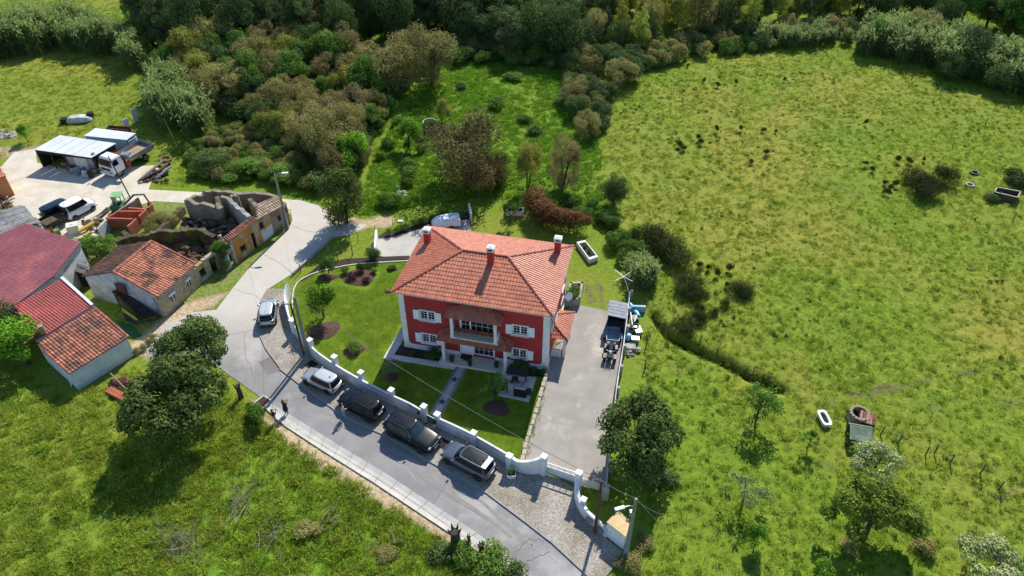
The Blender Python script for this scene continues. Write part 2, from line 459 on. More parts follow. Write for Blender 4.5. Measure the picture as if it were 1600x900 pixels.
def ground_material():
    m = bpy.data.materials.new('meadow_ground'); m.use_nodes = True
    N, L = m.node_tree.nodes, m.node_tree.links
    bs = N['Principled BSDF']; bs.inputs['Roughness'].default_value = 0.95; bs.inputs['Specular IOR Level'].default_value = 0.15
    geo = N.new('ShaderNodeNewGeometry'); P_ = geo.outputs['Position']
    at = N.new('ShaderNodeAttribute'); at.attribute_name = 'zone'
    sp = N.new('ShaderNodeSeparateColor'); L.new(at.outputs['Color'], sp.inputs[0])
    def noise(s, d=5):
        n = N.new('ShaderNodeTexNoise'); n.inputs['Scale'].default_value = s; n.inputs['Detail'].default_value = d; n.inputs['Roughness'].default_value = 0.65
        L.new(P_, n.inputs['Vector']); return n.outputs['Fac']
    def rng(f, a, b, c=0.0, d=1.0):
        r = N.new('ShaderNodeMapRange'); r.interpolation_type = 'SMOOTHSTEP'
        for i, q in enumerate((a, b, c, d)): r.inputs[i + 1].default_value = q
        L.new(f, r.inputs[0]); return r.outputs[0]
    def mix(f, a, b):
        x = N.new('ShaderNodeMix'); x.data_type = 'RGBA'; L.new(f, x.inputs[0])
        for i, q in ((6, a), (7, b)):
            if isinstance(q, tuple): x.inputs[i].default_value = (*q, 1)
            else: L.new(q, x.inputs[i])
        return x.outputs[2]
    def mul(a, b):
        x = N.new('ShaderNodeMath'); x.operation = 'MULTIPLY'; L.new(a, x.inputs[0]); L.new(b, x.inputs[1]); return x.outputs[0]
    n1, n2, n3 = noise(0.45), noise(2.6), noise(9.0, 3)
    g = mix(rng(n1, 0.25, 0.75), lin('#677f21'), lin('#5b761b'))
    g = mix(rng(n2, 0.42, 0.75), g, lin('#8c9a32'))
    g = mix(mul(sp.outputs[0], rng(n2, 0.2, 0.6, 0.5, 1.0)), g, lin('#968a40'))
    g = mix(mul(sp.outputs[1], rng(n2, 0.3, 0.7, 0.5, 1.0)), g, lin('#5d8822'))
    g = mix(rng(n3, 0.52, 0.8, 0.0, 0.55), g, lin('#475f1c'))
    e = mix(rng(n2, 0.35, 0.65), lin('#c6b292'), lin('#a08c6f'))
    e2 = mix(rng(n2, 0.35, 0.65), lin('#7d7454'), lin('#645b42')); e = mix(at.outputs['Alpha'], e2, e)
    # bare earth frays into the grass
    fr = N.new('ShaderNodeMath'); fr.operation = 'ADD'; L.new(sp.outputs[2], fr.inputs[0]); L.new(rng(n2, 0.2, 0.8, -0.35, 0.35), fr.inputs[1])
    col = mix(rng(fr.outputs[0], 0.4, 0.75), g, e)
    L.new(col, bs.inputs['Base Color'])
    b = N.new('ShaderNodeBump'); b.inputs['Strength'].default_value = 0.7; b.inputs['Distance'].default_value = 0.12
    L.new(noise(3.5, 6), b.inputs['Height']); L.new(b.outputs[0], bs.inputs['Normal'])
    return m
M['ground'] = ground_material()
me = np_mesh('ground', np.stack([xf, yf, zf], -1), fq, [M['ground']], {'zone': ('FLOAT_COLOR', zone)}, True)
tag(link(bpy.data.objects.new('ground', me)), kind='structure')

# ---------------------------------------------------------------- paved surfaces
def road_material():
    m = mat('road_asphalt', '#8d8b8a', '#7d7b7b', 0.35, 0.85, c3='#a3a09d', s3=0.22, t3=(0.5, 0.68), bump=0.25, bscale=30, dist=0.01)
    N, L = m.node_tree.nodes, m.node_tree.links
    bs = N['Principled BSDF']; src = bs.inputs['Base Color'].links[0].from_socket
    geo = N.new('ShaderNodeNewGeometry'); sp = N.new('ShaderNodeSeparateXYZ'); L.new(geo.outputs['Position'], sp.inputs[0])
    r = N.new('ShaderNodeMapRange'); r.inputs[1].default_value = 45; r.inputs[2].default_value = 53; L.new(sp.outputs['Y'], r.inputs[0])  # paler far stretch: sandy wear plus sun glare put into the colour
    x = N.new('ShaderNodeMix'); x.data_type = 'RGBA'; L.new(r.outputs[0], x.inputs[0]); L.new(src, x.inputs[6])
    x2 = N.new('ShaderNodeMix'); x2.data_type = 'RGBA'; x2.inputs[6].default_value = (*lin('#c5beb3'), 1); x2.inputs[7].default_value = (*lin('#b3aca1'), 1)
    n = N.new('ShaderNodeTexNoise'); n.inputs['Scale'].default_value = 0.8; n.inputs['Detail'].default_value = 6; L.new(geo.outputs['Position'], n.inputs['Vector'])
    L.new(n.outputs['Fac'], x2.inputs[0]); L.new(x2.outputs[2], x.inputs[7]); L.new(x.outputs[2], bs.inputs['Base Color'])
    return m
M['road'] = road_material()
M['yard'] = mat('sandy_hardstanding', '#cfc6b4', '#bdb3a0', 0.5, 0.95, c3='#a39784', s3=0.35, t3=(0.55, 0.75), bump=0.4, bscale=8)
M['slab'] = mat('concrete_drive', '#9c968d', '#8d8880', 0.5, 0.85, c3='#b3ada3', s3=0.3, t3=(0.52, 0.7), bump=0.2, bscale=14)
M['back_slab'] = mat('pale_screed', '#b6b1a8', '#a8a49c', 0.7, 0.85, bump=0.1, bscale=14)
M['lawn'] = mat('mown_lawn', '#66811a', '#557017', 0.7, 0.95, c3='#85922e', s3=0.45, t3=(0.48, 0.72), bump=0.8, bscale=14, dist=0.05, spec=0.15)
M['gutter'] = mat('gutter_concrete', '#b7b4ac', '#a6a49d', 0.9, 0.85, bump=0.2, bscale=18)
M['kerb'] = mat('kerb_stone', '#d2ccbf', '#c0b9ab', 1.5, 0.85); M['kerb_grey'] = mat('grey_kerb_stone', '#8f8b84', '#a09b92', 2.5, 0.85)

def cobble_material():
    m = bpy.data.materials.new('calcada_cobbles'); m.use_nodes = True
    N, L = m.node_tree.nodes, m.node_tree.links
    bs = N['Principled BSDF']; bs.inputs['Roughness'].default_value = 0.8
    geo = N.new('ShaderNodeNewGeometry')
    vo = N.new('ShaderNodeTexVoronoi'); vo.inputs['Scale'].default_value = 7.5; vo.inputs['Randomness'].default_value = 0.55; L.new(geo.outputs['Position'], vo.inputs['Vector'])
    ve = N.new('ShaderNodeTexVoronoi'); ve.feature = 'DISTANCE_TO_EDGE'; ve.inputs['Scale'].default_value = 7.5; ve.inputs['Randomness'].default_value = 0.55
    L.new(geo.outputs['Position'], ve.inputs['Vector'])
    bw = N.new('ShaderNodeSeparateColor'); L.new(vo.outputs['Color'], bw.inputs[0])
    r1 = N.new('ShaderNodeMix'); r1.data_type = 'RGBA'; r1.inputs[6].default_value = (*lin('#a39d93'), 1); r1.inputs[7].default_value = (*lin('#bdb7ac'), 1); L.new(bw.outputs[0], r1.inputs[0])
    rg = N.new('ShaderNodeMapRange'); rg.inputs[1].default_value = 0.03; rg.inputs[2].default_value = 0.14; L.new(ve.outputs['Distance'], rg.inputs[0])
    r2 = N.new('ShaderNodeMix'); r2.data_type = 'RGBA'; r2.inputs[6].default_value = (*lin('#877f74'), 1); L.new(rg.outputs[0], r2.inputs[0]); L.new(r1.outputs[2], r2.inputs[7])
    nz = N.new('ShaderNodeTexNoise'); nz.inputs['Scale'].default_value = 0.5; nz.inputs['Detail'].default_value = 6; L.new(geo.outputs['Position'], nz.inputs['Vector'])
    r3 = N.new('ShaderNodeMix'); r3.data_type = 'RGBA'; r3.blend_type = 'MULTIPLY'; r3.inputs[7].default_value = (0.72, 0.68, 0.6, 1)
    rr = N.new('ShaderNodeMapRange'); rr.inputs[1].default_value = 0.4; rr.inputs[2].default_value = 0.65; L.new(nz.outputs['Fac'], rr.inputs[0]); L.new(rr.outputs[0], r3.inputs[0])
    L.new(r2.outputs[2], r3.inputs[6]); L.new(r3.outputs[2], bs.inputs['Base Color'])
    b = N.new('ShaderNodeBump'); b.inputs['Strength'].default_value = 0.6; b.inputs['Distance'].default_value = 0.015; L.new(rg.outputs[0], b.inputs['Height']); L.new(b.outputs[0], bs.inputs['Normal'])
    return m
M['cobble'] = cobble_material()

def slab(name, pts, z, m, z0=-0.3, kind='structure'):
    p = GL(pts)
    return tag(MB().prism([q[:2] for q in p], z0, z).build(name, m), kind=kind)
slab('road', ROAD, 0.0, M['road'])
slab('yard', YARD, -0.012, M['yard'])
slab('pavement', COBBLE, 0.09, M['cobble'])
slab('lawn', LAWN, 0.05, M['lawn'])
slab('driveway', DRIVE, 0.03, M['slab'])
slab('back_driveway', BACKYARD, 0.03, M['back_slab'])
# pavement kerb stones and the precast gutter along the far side
def along(pts, step):
    p = [Vector(q) for q in pts]; out = []; carry = 0.0
    for a, b in zip(p, p[1:]):
        d = (b - a); l = d.length; t = carry
        while t < l:
            out.append((a + d * (t / l), d.normalized())); t += step
        carry = t - l
    return out
kerb = tag(link(bpy.data.objects.new('kerb', None)), kind='structure')
EDGE = [(935, 915), (865, 850), (820, 815), (760, 770), (680, 726), (610, 684), (560, 662), (528, 644), (476, 606), (442, 580), (416, 545), (402, 515), (402, 495)]
kb = MB().box(-0.49, 0.49, -0.07, 0.07, -0.1, 0.1)
k0 = kb.build('kerb_stone', M['kerb_grey'], kerb)
first = True
for p, d in along(GL(EDGE), 1.0):
    o = k0 if first else link(k0.copy(), kerb)
    first = False
    o.location = p; o.rotation_euler = (0, 0, math.atan2(d.y, d.x))
gut = tag(link(bpy.data.objects.new('gutter', None)), kind='structure')
def resample(pts, n):
    p = [Vector(q) for q in pts]; ls = [0]
    for a, b in zip(p, p[1:]): ls.append(ls[-1] + (b - a).length)
    out = []
    for i in range(n):
        t = ls[-1] * i / (n - 1); k = max(j for j in range(len(ls)) if ls[j] <= t + 1e-9); k = min(k, len(p) - 2)
        out.append(p[k].lerp(p[k + 1], (t - ls[k]) / (ls[k + 1] - ls[k])))
    return out
gi, go = resample(GL(GUTTER_IN), 20), resample(GL(GUTTER_OUT), 20)
for i in range(19):
    a, b, c, d = gi[i], gi[i + 1], go[i + 1], go[i]
    a2, b2, c2, d2 = a.lerp(b, 0.012), a.lerp(b, 0.988), d.lerp(c, 0.988), d.lerp(c, 0.012)
    m1, m2 = a2.lerp(d2, 0.45), b2.lerp(c2, 0.45)
    mb = MB()
    up = lambda p, z: (p.x, p.y, z)
    zs = 0.012 + 0.006 * rnd.random()
    mb.add([up(a2, zs), up(m1, -0.03), up(d2, 0.05), up(b2, zs), up(m2, -0.03), up(c2, 0.05), up(a2, -.2), up(d2, -.2), up(b2, -.2), up(c2, -.2)],
           [(0, 3, 4, 1), (1, 4, 5, 2), (0, 1, 2, 7, 6), (3, 8, 9, 5, 4), (2, 5, 9, 7), (0, 6, 8, 3)])
    mb.build('gutter_slab', M['gutter'], gut)
    e = (d - a).normalized() * 0.28
    MB().prism([(d2.x, d2.y), (c2.x, c2.y), (c2.x + e.x, c2.y + e.y), (d2.x + e.x, d2.y + e.y)], -0.2, 0.085 + 0.01 * rnd.random()).build('kerb_stone', M['kerb'], gut)

# joints, repairs and cracks in the road
M['joint'] = mat('road_joint', '#5c5853', '#6b665f', 3, 0.95); M['patch'] = mat('road_repair', '#7b7772', '#6f6b67', 0.8, 0.9, bump=0.3, bscale=30); M['scuff'] = mat('road_scuff', '#98948f', '#908c88', 1.5, 0.9)
def crack(pts, w, seed, nm='road_joint', m=None, z=.004, wob=.06):
    rg = random.Random(seed); p = resample(GL(pts), max(6, len(pts) * 5)); mb = MB(); L_, R_ = [], []
    for i, q in enumerate(p):
        d = (p[min(i + 1, len(p) - 1)] - p[max(i - 1, 0)]).normalized(); nn = Vector((-d.y, d.x, 0)); o = rg.gauss(0, wob); ww = w * rg.uniform(.6, 1.3)
        L_.append((q.x + nn.x * (o + ww), q.y + nn.y * (o + ww), z)); R_.append((q.x + nn.x * (o - ww), q.y + nn.y * (o - ww), z))
    n = len(p); mb.add(L_ + R_, [(i, n + i, n + i + 1, i + 1) for i in range(n - 1)]); tag(mb.build(nm, m or M['joint']), kind='structure')
for i, (q, w) in enumerate((([(345, 523), (372, 521), (404, 514)], .02), ([(381, 521), (384, 560), (400, 600)], .018), ([(366, 452), (400, 462), (408, 470)], .02), ([(412, 398), (440, 412), (456, 427)], .02), ([(455, 352), (480, 362), (516, 362)], .018), ([(440, 585), (430, 610), (425, 630)], .015), ([(560, 664), (540, 680), (530, 694)], .015), ([(700, 742), (690, 770), (676, 786)], .015), ([(640, 735), (700, 775), (760, 812)], .015), ([(820, 880), (838, 870), (860, 862)], .03), ([(800, 868), (826, 842), (850, 846)], .025))):
    crack(q, w, i)
for i, q in enumerate(([(470, 640), (500, 655), (520, 650)], [(600, 715), (640, 735), (650, 752)], [(690, 775), (730, 800)], [(810, 855), (840, 850), (870, 880)], [(820, 840), (850, 870)], [(520, 668), (548, 676)], [(370, 560), (395, 585)])): crack(q, .05, 50 + i, 'road_scuff', M['scuff'], .003, .03)
for i, (q, z) in enumerate((([(424, 556), (440, 580), (418, 586), (404, 566)], .003),)):
    tag(MB().prism([p[:2] for p in GL(q)], -.05, z).build('road_repair', M['patch']), kind='structure')
for i, q in enumerate(([(560, 660), (640, 710), (740, 775), (830, 850)], [(500, 640), (600, 700), (700, 765), (800, 840)])): crack(q, .16, 80 + i, 'tyre_track', mat('tyre_worn_asphalt', '#817c76', '#8b8680', 2.0, 0.8) if i == 0 else bpy.data.materials['tyre_worn_asphalt'], .0022, .05)
# ---------------------------------------------------------------- tiled roofs
def tile_slope(poly, col=0.26, row=0.40, h=0.055, seg=5, lift=0.035, rg=rnd, thick=0.05):
    """rows of half-round tiles laid on a flat roof slope; poly[0]->poly[1] is the eave, seen from outside counter-clockwise"""
    P0 = [Vector(p) for p in poly]
    sx = (P0[1] - P0[0]).normalized()
    nrm = Vector((0, 0, 0))
    for i in range(1, len(P0) - 1): nrm += (P0[i] - P0[0]).cross(P0[i + 1] - P0[0])
    nrm.normalize()
    if nrm.z < 0: nrm = -nrm
    ty = nrm.cross(sx).normalized()
    st = [((p - P0[0]).dot(sx), (p - P0[0]).dot(ty)) for p in P0]
    mb = MB()
    s0, s1 = min(q[0] for q in st), max(q[0] for q in st)
    nc = max(1, round((s1 - s0) / col)); col = (s1 - s0) / nc
    def trange(s):
        ts = []
        for (a, b), (c, d) in zip(st, st[1:] + st[:1]):
            if (a - s) * (c - s) <= 0 and abs(c - a) > 1e-9: ts.append(b + (d - b) * (s - a) / (c - a))
        return (min(ts), max(ts)) if len(ts) > 1 else (0, 0)
    tmin = min(q[1] for q in st)
    for i in range(nc):
        sa = s0 + i * col
        lo, hi = trange(sa + col * 0.5)
        if hi - lo < 0.05: continue
        r0 = math.floor((lo - tmin) / row); r1 = math.ceil((hi - tmin) / row)
        for r in range(r0, r1):
            ta, tb = max(lo - (0.04 if r == r0 else 0), tmin + r * row - 0.03), min(hi, tmin + (r + 1) * row + 0.02)
            if tb - ta < 0.03: continue
            tone = rg.random(); j = rg.uniform(-0.006, 0.006)
            vs = []
            for (t, z) in ((ta, lift), (tb, 0.0)):
                for k in range(seg + 1):
                    ph = k / seg
                    zz = h * (0.5 - 0.5 * math.cos(2 * PI * ph)) + z + j
                    vs.append(P0[0] + sx * (sa + ph * col) + ty * t + nrm * zz)
            for k in range(seg + 1):
                ph = k / seg
                vs.append(P0[0] + sx * (sa + ph * col) + ty * ta + nrm * (h * (0.5 - 0.5 * math.cos(2 * PI * ph)) + j - 0.012))
            n = seg + 1
            mb.add(vs, [(k, k + 1, n + k + 1, n + k) for k in range(seg)] + [(2 * n + k, 2 * n + k + 1, k + 1, k) for k in range(seg)], tone)
    # boarding under the tiles
    b = len(mb.v)
    mb.add([p - nrm * 0.012 for p in P0] + [p - nrm * (0.012 + thick) for p in P0],
           [tuple(range(len(P0))), tuple(range(len(P0), 2 * len(P0)))[::-1]] + [(i, len(P0) + i, len(P0) + (i + 1) % len(P0), (i + 1) % len(P0)) for i in range(len(P0))], 0.1)
    return mb

def ridge_caps(mb, a, b, r=0.13, step=0.42, seg=6, rg=rnd):
    a, b = Vector(a), Vector(b); d = (b - a); l = d.length; d.normalize()
    side = d.cross(Vector((0, 0, 1))).normalized(); up = side.cross(d).normalized()
    n = max(1, round(l / step)); st = l / n
    for i in range(n):
        p, q = a + d * (i * st - 0.02), a + d * ((i + 1) * st + 0.03)
        ra, rb = r * 1.08, r * 0.9
        vs = []
        for (c, rr) in ((p, ra), (q, rb)):
            for k in range(seg + 1):
                an = PI * k / seg
                vs.append(c + side * math.cos(an) * rr + up * (math.sin(an) * rr * 0.85 - 0.02))
        m = seg + 1
        mb.add(vs, [(k, k + 1, m + k + 1, m + k) for k in range(seg)] + [tuple(range(m))], rg.random())
    return mb

# ---------------------------------------------------------------- the red house
HO = Vector((-10.35, 47.22, 0)); HYAW = R(-13.0)
HW, HD, HE, HR, OV = 14.14, 10.02, 6.93, 1.61, 0.42
house = thing('house', 'two-storey crimson house with hipped clay tile roof and white corner bands', 'house', HO, HYAW)
x0, x1, y0, y1 = OV, HW - OV, OV, HD - OV
# walls with real window and door openings on the front and right side
def wall_holes(mb, ax, c, a0, a1, z0, z1, holes, depth, sgn):
    """flat wall on plane ax=c between a0..a1, z0..z1 with rectangular holes (b0,b1,h0,h1) and reveals of the given depth"""
    A = sorted({a0, a1, *[v for q in holes for v in q[:2]]}); Z = sorted({z0, z1, *[v for q in holes for v in q[2:]]})
    P_ = (lambda a, z, d=0: (a, c + sgn * d, z)) if ax == 'y' else (lambda a, z, d=0: (c + sgn * d, a, z))
    for i in range(len(A) - 1):
        for j in range(len(Z) - 1):
            am, zm = (A[i] + A[i + 1]) / 2, (Z[j] + Z[j + 1]) / 2
            if any(q[0] < am < q[1] and q[2] < zm < q[3] for q in holes): continue
            mb.quad(P_(A[i], Z[j]), P_(A[i + 1], Z[j]), P_(A[i + 1], Z[j + 1]), P_(A[i], Z[j + 1]))
    for b0, b1, h0, h1 in holes:
        for (p, q) in (((b0, h0), (b1, h0)), ((b1, h0), (b1, h1)), ((b1, h1), (b0, h1)), ((b0, h1), (b0, h0))):
            mb.quad(P_(*p), P_(*q), P_(*q, depth), P_(*p, depth))
        mb.quad(P_(b0, h0, depth), P_(b1, h0, depth), P_(b1, h1, depth), P_(b0, h1, depth))
WIN = [(2.28, 3.58, 3.95, 4.92), (2.24, 3.52, 1.15, 2.14), (10.62, 11.88, 3.95, 4.92), (10.58, 11.82, 1.15, 2.14)]
BALC, DOOR, PATIO = (5.95, 8.9, 3.38, 5.45), (5.86, 6.84, 0.42, 2.55), (7.02, 8.86, 0.55, 2.55)
SIDEW = [(1.5, 2.4, 3.95, 4.9), (6.9, 8.0, 3.95, 4.9), (3.3, 4.3, 3.6, 4.9), (7.0, 8.1, 1.15, 2.2), (3.5, 4.5, 0.3, 2.4)]
mb = MB()
wall_holes(mb, 'y', y0, x0, x1, 0, HE, WIN + [BALC, DOOR, PATIO], 0.14, 1)
wall_holes(mb, 'x', x1, y0, y1, 0, HE, SIDEW, 0.14, -1)
mb.quad((x0, y1, 0), (x0, y0, 0), (x0, y0, HE), (x0, y1, HE)); mb.quad((x1, y1, 0), (x0, y1, 0), (x0, y1, HE), (x1, y1, HE))
mb.build('wall', M['red_wall'], house)
MB().box(0.06, HW - 0.06, 0.06, HD - 0.06, HE - 0.09, HE - 0.02).build('soffit', M['white'], house)
# white bands: rounded where the corner strip meets the plinth
def band(side):
    mb = MB(); w, zt, zb, e, rr = 0.5, HE - 0.12, 0.0, 0.02, 0.35
    if side == 'front':
        def q(a, z): return (a, y0 - e, z)
        A0, A1 = x0 - e, x1 + e
    else:
        def q(a, z): return (x1 + e, a, z)
        A0, A1 = y0 - e, y1 + e
    doors = [(5.7, 9.0)] if side == 'front' else [(3.4, 4.6)]
    def arc(cx, cz, a0, a1): return [(cx + rr * math.cos(a0 + (a1 - a0) * i / 6), cz + rr * math.sin(a0 + (a1 - a0) * i / 6)) for i in range(7)]
    zp = 0.66
    loop = [(A0, zb), (A0, zt), (A0 + w, zt)] + arc(A0 + w + rr, zp + rr, PI, 1.5 * PI) + [(doors[0][0], zp), (doors[0][0], zb)]
    mb.add([q(*p) for p in loop], [tuple(range(len(loop)))])
    loop = [(A1, zb), (A1, zt), (A1 - w, zt)] + arc(A1 - w - rr, zp + rr, 0, -0.5 * PI) + [(doors[0][1], zp), (doors[0][1], zb)]
    mb.add([q(*p) for p in loop], [tuple(range(len(loop)))])
    return mb
for sd in ('front', 'side'):
    o = band(sd).build('white_band', M['white'], house)
    md = o.modifiers.new('solid', 'SOLIDIFY'); md.thickness = 0.03; md.offset = 0
def window(hole, ax, c, sgn, shutters=True, muntin=True, name='window'):
    b0, b1, h0, h1 = hole
    P_ = (lambda a, d, z: (a, c - sgn * d, z)) if ax == 'y' else (lambda a, d, z: (c - sgn * d, a, z))
    def bx(mb, a0, a1, d0, d1, z0_, z1_):
        p, q = P_(a0, d0, z0_), P_(a1, d1, z1_)
        mb.box(min(p[0], q[0]), max(p[0], q[0]), min(p[1], q[1]), max(p[1], q[1]), z0_, z1_)
    mb = MB(); t = 0.13
    for (a0, a1, z0_, z1_) in ((b0 - t, b1 + t, h1, h1 + t), (b0 - t, b1 + t, h0 - t, h0), (b0 - t, b0, h0, h1), (b1, b1 + t, h0, h1)): bx(mb, a0, a1, -0.005, 0.05, z0_, z1_)
    fr = mb.build(name, M['white'], house)
    mb = MB(); bx(mb, b0 - 0.18, b1 + 0.18, 0.0, 0.14, h0 - t - 0.06, h0 - t); mb.build('sill', M['paving'], fr)
    for k in range(2):
        a0 = b0 + (b1 - b0) * k / 2; a1 = b0 + (b1 - b0) * (k + 1) / 2
        mb = MB(); s = 0.06
        for q in ((a0, a0 + s, h0, h1), (a1 - s, a1, h0, h1), (a0 + s, a1 - s, h0, h0 + s), (a0 + s, a1 - s, h1 - s, h1)): bx(mb, q[0], q[1], -0.10, -0.05, q[2], q[3])
        if muntin:
            bx(mb, (a0 + a1) / 2 - 0.012, (a0 + a1) / 2 + 0.012, -0.095, -0.06, h0 + s, h1 - s)
            for f in (0.36, 0.66): bx(mb, a0 + s, a1 - s, -0.093, -0.062, h0 + (h1 - h0) * f - 0.012, h0 + (h1 - h0) * f + 0.012)
        mb.build('sash', M['white_paint'], fr)
        mb = MB(); bx(mb, a0 + s, a1 - s, -0.10, -0.085, h0 + s, h1 - s); mb.build('pane', M['glass'], fr)
    if shutters:
        for s0_, s1_ in ((b0 - t - 0.5, b0 - t), (b1 + t, b1 + t + 0.5)):
            mb = MB(); bx(mb, s0_, s1_, 0.06, 0.1, h0 - 0.06, h1 + 0.06)
            sh = mb.build('shutter', M['white_paint'], house)
            mb = MB()
            for r in range(9):
                zz = h0 + (h1 - h0) * (r + 0.5) / 9; bx(mb, s0_ + 0.06, s1_ - 0.06, 0.1, 0.112, zz - 0.035, zz + 0.02)
            tag(mb.build('louvres', M['white_paint'], sh), kind='stuff')
for w_ in WIN: window(w_, 'y', y0, 1)
for w_ in SIDEW[:4]: window(w_, 'x', x1, -1, shutters=False)
# balcony doors, entrance door and patio door
def glazed(name, hole, splits, panes=(3, 3), solid=None):
    b0, b1, h0, h1 = hole
    mb = MB(); t = 0.1
    for q in ((b0 - t, b1 + t, h1, h1 + t), (b0 - t, b0, h0, h1), (b1, b1 + t, h0, h1)): mb.box(q[0], q[1], y0 - 0.05, y0 + 0.004, q[2], q[3])
    fr = mb.build(name, M['white_paint'], house)
    for i in range(len(splits) - 1):
        a0, a1 = splits[i], splits[i + 1]; mb = MB(); s = 0.07
        for q in ((a0, a0 + s, h0, h1), (a1 - s, a1, h0, h1), (a0 + s, a1 - s, h0, h0 + 0.1), (a0 + s, a1 - s, h1 - s, h1)): mb.box(q[0], q[1], y0 + 0.05, y0 + 0.1, q[2], q[3])
        if solid == i: mb.box(a0 + s, a1 - s, y0 + 0.06, y0 + 0.095, h0 + 0.1, h1 - s); mb.box(a0 + 0.2, a1 - 0.2, y0 + 0.045, y0 + 0.06, h0 + 0.3, h0 + 0.9); mb.box(a0 + 0.2, a1 - 0.2, y0 + 0.045, y0 + 0.06, h0 + 1.1, h1 - 0.2)
        else:
            nx, nz = (2, 3) if (a1 - a0) < 1 else (4, 3)
            for k in range(1, nx): mb.box(a0 + (a1 - a0) * k / nx - 0.012, a0 + (a1 - a0) * k / nx + 0.012, y0 + 0.06, y0 + 0.09, h0 + 0.1, h1 - s)
            for k in range(1, nz): zz = h0 + (h1 - h0) * k / nz; mb.box(a0 + s, a1 - s, y0 + 0.062, y0 + 0.088, zz - 0.012, zz + 0.012)
        mb.build('door_leaf', M['white_paint'], fr)
        if solid != i:
            mb = MB(); mb.box(a0 + s, a1 - s, y0 + 0.09, y0 + 0.105, h0 + 0.1, h1 - s); mb.build('pane', M['glass'], fr)
    if solid is not None:
        mb = MB(); mb.tube([(b1 - 0.2, y0 + 0.02, h0 + 0.9), (b1 - 0.2, y0 + 0.02, h0 + 1.25)], 0.018); mb.build('handle', M['black'], fr)
glazed('balcony_door', BALC, (5.95, 6.78, 8.9)); glazed('entrance_door', DOOR, (5.86, 6.84), solid=0); glazed('patio_door', PATIO, (7.02, 8.86))
# main roof
RZ, RT = HE, HE + HR
hd = HD / 2
E_ = [(0, 0, RZ), (HW, 0, RZ), (HW, HD, RZ), (0, HD, RZ)]; RL, RR_ = (hd, hd, RT), (HW - hd, hd, RT)
for nm, pl in (('front', [E_[0], E_[1], RR_, RL]), ('right', [E_[1], E_[2], RR_]), ('back', [E_[2], E_[3], RL, RR_]), ('left', [E_[3], E_[0], RL])):
    tag(tile_slope(pl, 0.27, 0.41).build('roof_slope', M['tile'], house), kind='stuff')
for a, b in ((E_[0], RL), (E_[1], RR_), (E_[2], RR_), (E_[3], RL), (RL, RR_)):
    tag(ridge_caps(MB(), Vector(a) + Vector((0, 0, 0.05)), Vector(b) + Vector((0, 0, 0.06)), 0.13).build('ridge_tiles', M['tile_ridge'], house), kind='stuff')
for a, b in ((E_[0], E_[1]), (E_[1], E_[2]), (E_[2], E_[3]), (E_[3], E_[0])):
    MB().tube([Vector(a) + Vector((0, 0, -0.05)), Vector(b) + Vector((0, 0, -0.05))], 0.05, 8).build('eaves_gutter', M['paving'], house)
# chimneys
for (cx, cy, zb, zt) in ((0.98, 7.15, HE + 0.1, HE + 1.5), (12.94, 8.3, HE + 0.1, HE + 1.65), (7.79, 4.15, HE + 0.9, HE + 2.75)):
    ch = MB().box(cx - 0.27, cx + 0.27, cy - 0.27, cy + 0.27, zb, zt).build('chimney', M['red_wall'], house)
    MB().box(cx - 0.33, cx + 0.33, cy - 0.33, cy + 0.33, zt, zt + 0.07).build('collar', M['white'], ch)
    for sx in (-1, 1):
        for sy in (-1, 1): MB().box(cx + sx * 0.26 - 0.06, cx + sx * 0.26 + 0.06, cy + sy * 0.26 - 0.06, cy + sy * 0.26 + 0.06, zt + 0.07, zt + 0.3).build('vent_post', M['white'], ch)
    MB().box(cx - 0.2, cx + 0.2, cy - 0.2, cy + 0.2, zt + 0.07, zt + 0.25).build('flue', M['black'], ch)
    zc = zt + 0.3
    MB().add([(cx - .36, cy - .36, zc), (cx + .36, cy - .36, zc), (cx + .36, cy + .36, zc), (cx - .36, cy + .36, zc), (cx - .3, cy - .3, zc + .08), (cx + .3, cy - .3, zc + .08), (cx + .3, cy + .3, zc + .08), (cx - .3, cy + .3, zc + .08), (cx, cy, zc + .2)],
             [(3, 2, 1, 0), (0, 1, 5, 4), (1, 2, 6, 5), (2, 3, 7, 6), (3, 0, 4, 7), (4, 5, 8), (5, 6, 8), (6, 7, 8), (7, 4, 8)]).build('cowl', M['white'], ch)
# porch below, balcony above
TZ = 0.3
terrace = MB(); terrace.box(4.1, 10.4, -0.95, y0, 0.0, TZ)
terrace.build('porch_floor', M['paving'], house)
for px_ in (4.52, 10.15):
    p_ = MB().box(px_ - 0.13, px_ + 0.13, -0.68, -0.42, TZ, 2.95).build('porch_column', M['white'], house)
    MB().box(px_ - 0.19, px_ + 0.19, -0.74, -0.36, TZ, TZ + 0.14).build('column_base', M['white'], p_); MB().box(px_ - 0.18, px_ + 0.18, -0.73, -0.37, 2.8, 2.92).build('column_head', M['white'], p_)
lo_e = [(4.05, -1.0, 3.02), (10.72, -1.0, 3.02)]
hw_z = 3.55
MB().box(4.25, 10.5, -0.75, -0.3, 2.92, 3.0).build('porch_beam', M['white'], house)
A, B = Vector(lo_e[0]), Vector(lo_e[1]); Cc, Dd = Vector((9.55, y0 + 0.02, hw_z)), Vector((5.2, y0 + 0.02, hw_z))
for pl in ([A, B, Cc, Dd], [B, (10.72, y0, 3.02), Cc], [(4.05, y0, 3.02), A, Dd]):
    tag(tile_slope(pl, 0.25, 0.38).build('porch_roof_slope', M['tile'], house), kind='stuff')
for a_, b_ in ((A, Dd), (B, Cc)): tag(ridge_caps(MB(), a_ + Vector((0, 0, .05)), b_ + Vector((0, 0, .05)), 0.11).build('hip_tiles', M['tile_ridge'], house), kind='stuff')
bf = MB().box(5.25, 9.5, -0.62, y0 - 0.002, 3.16, 3.36).build('balcony_floor', M['paving'], house)
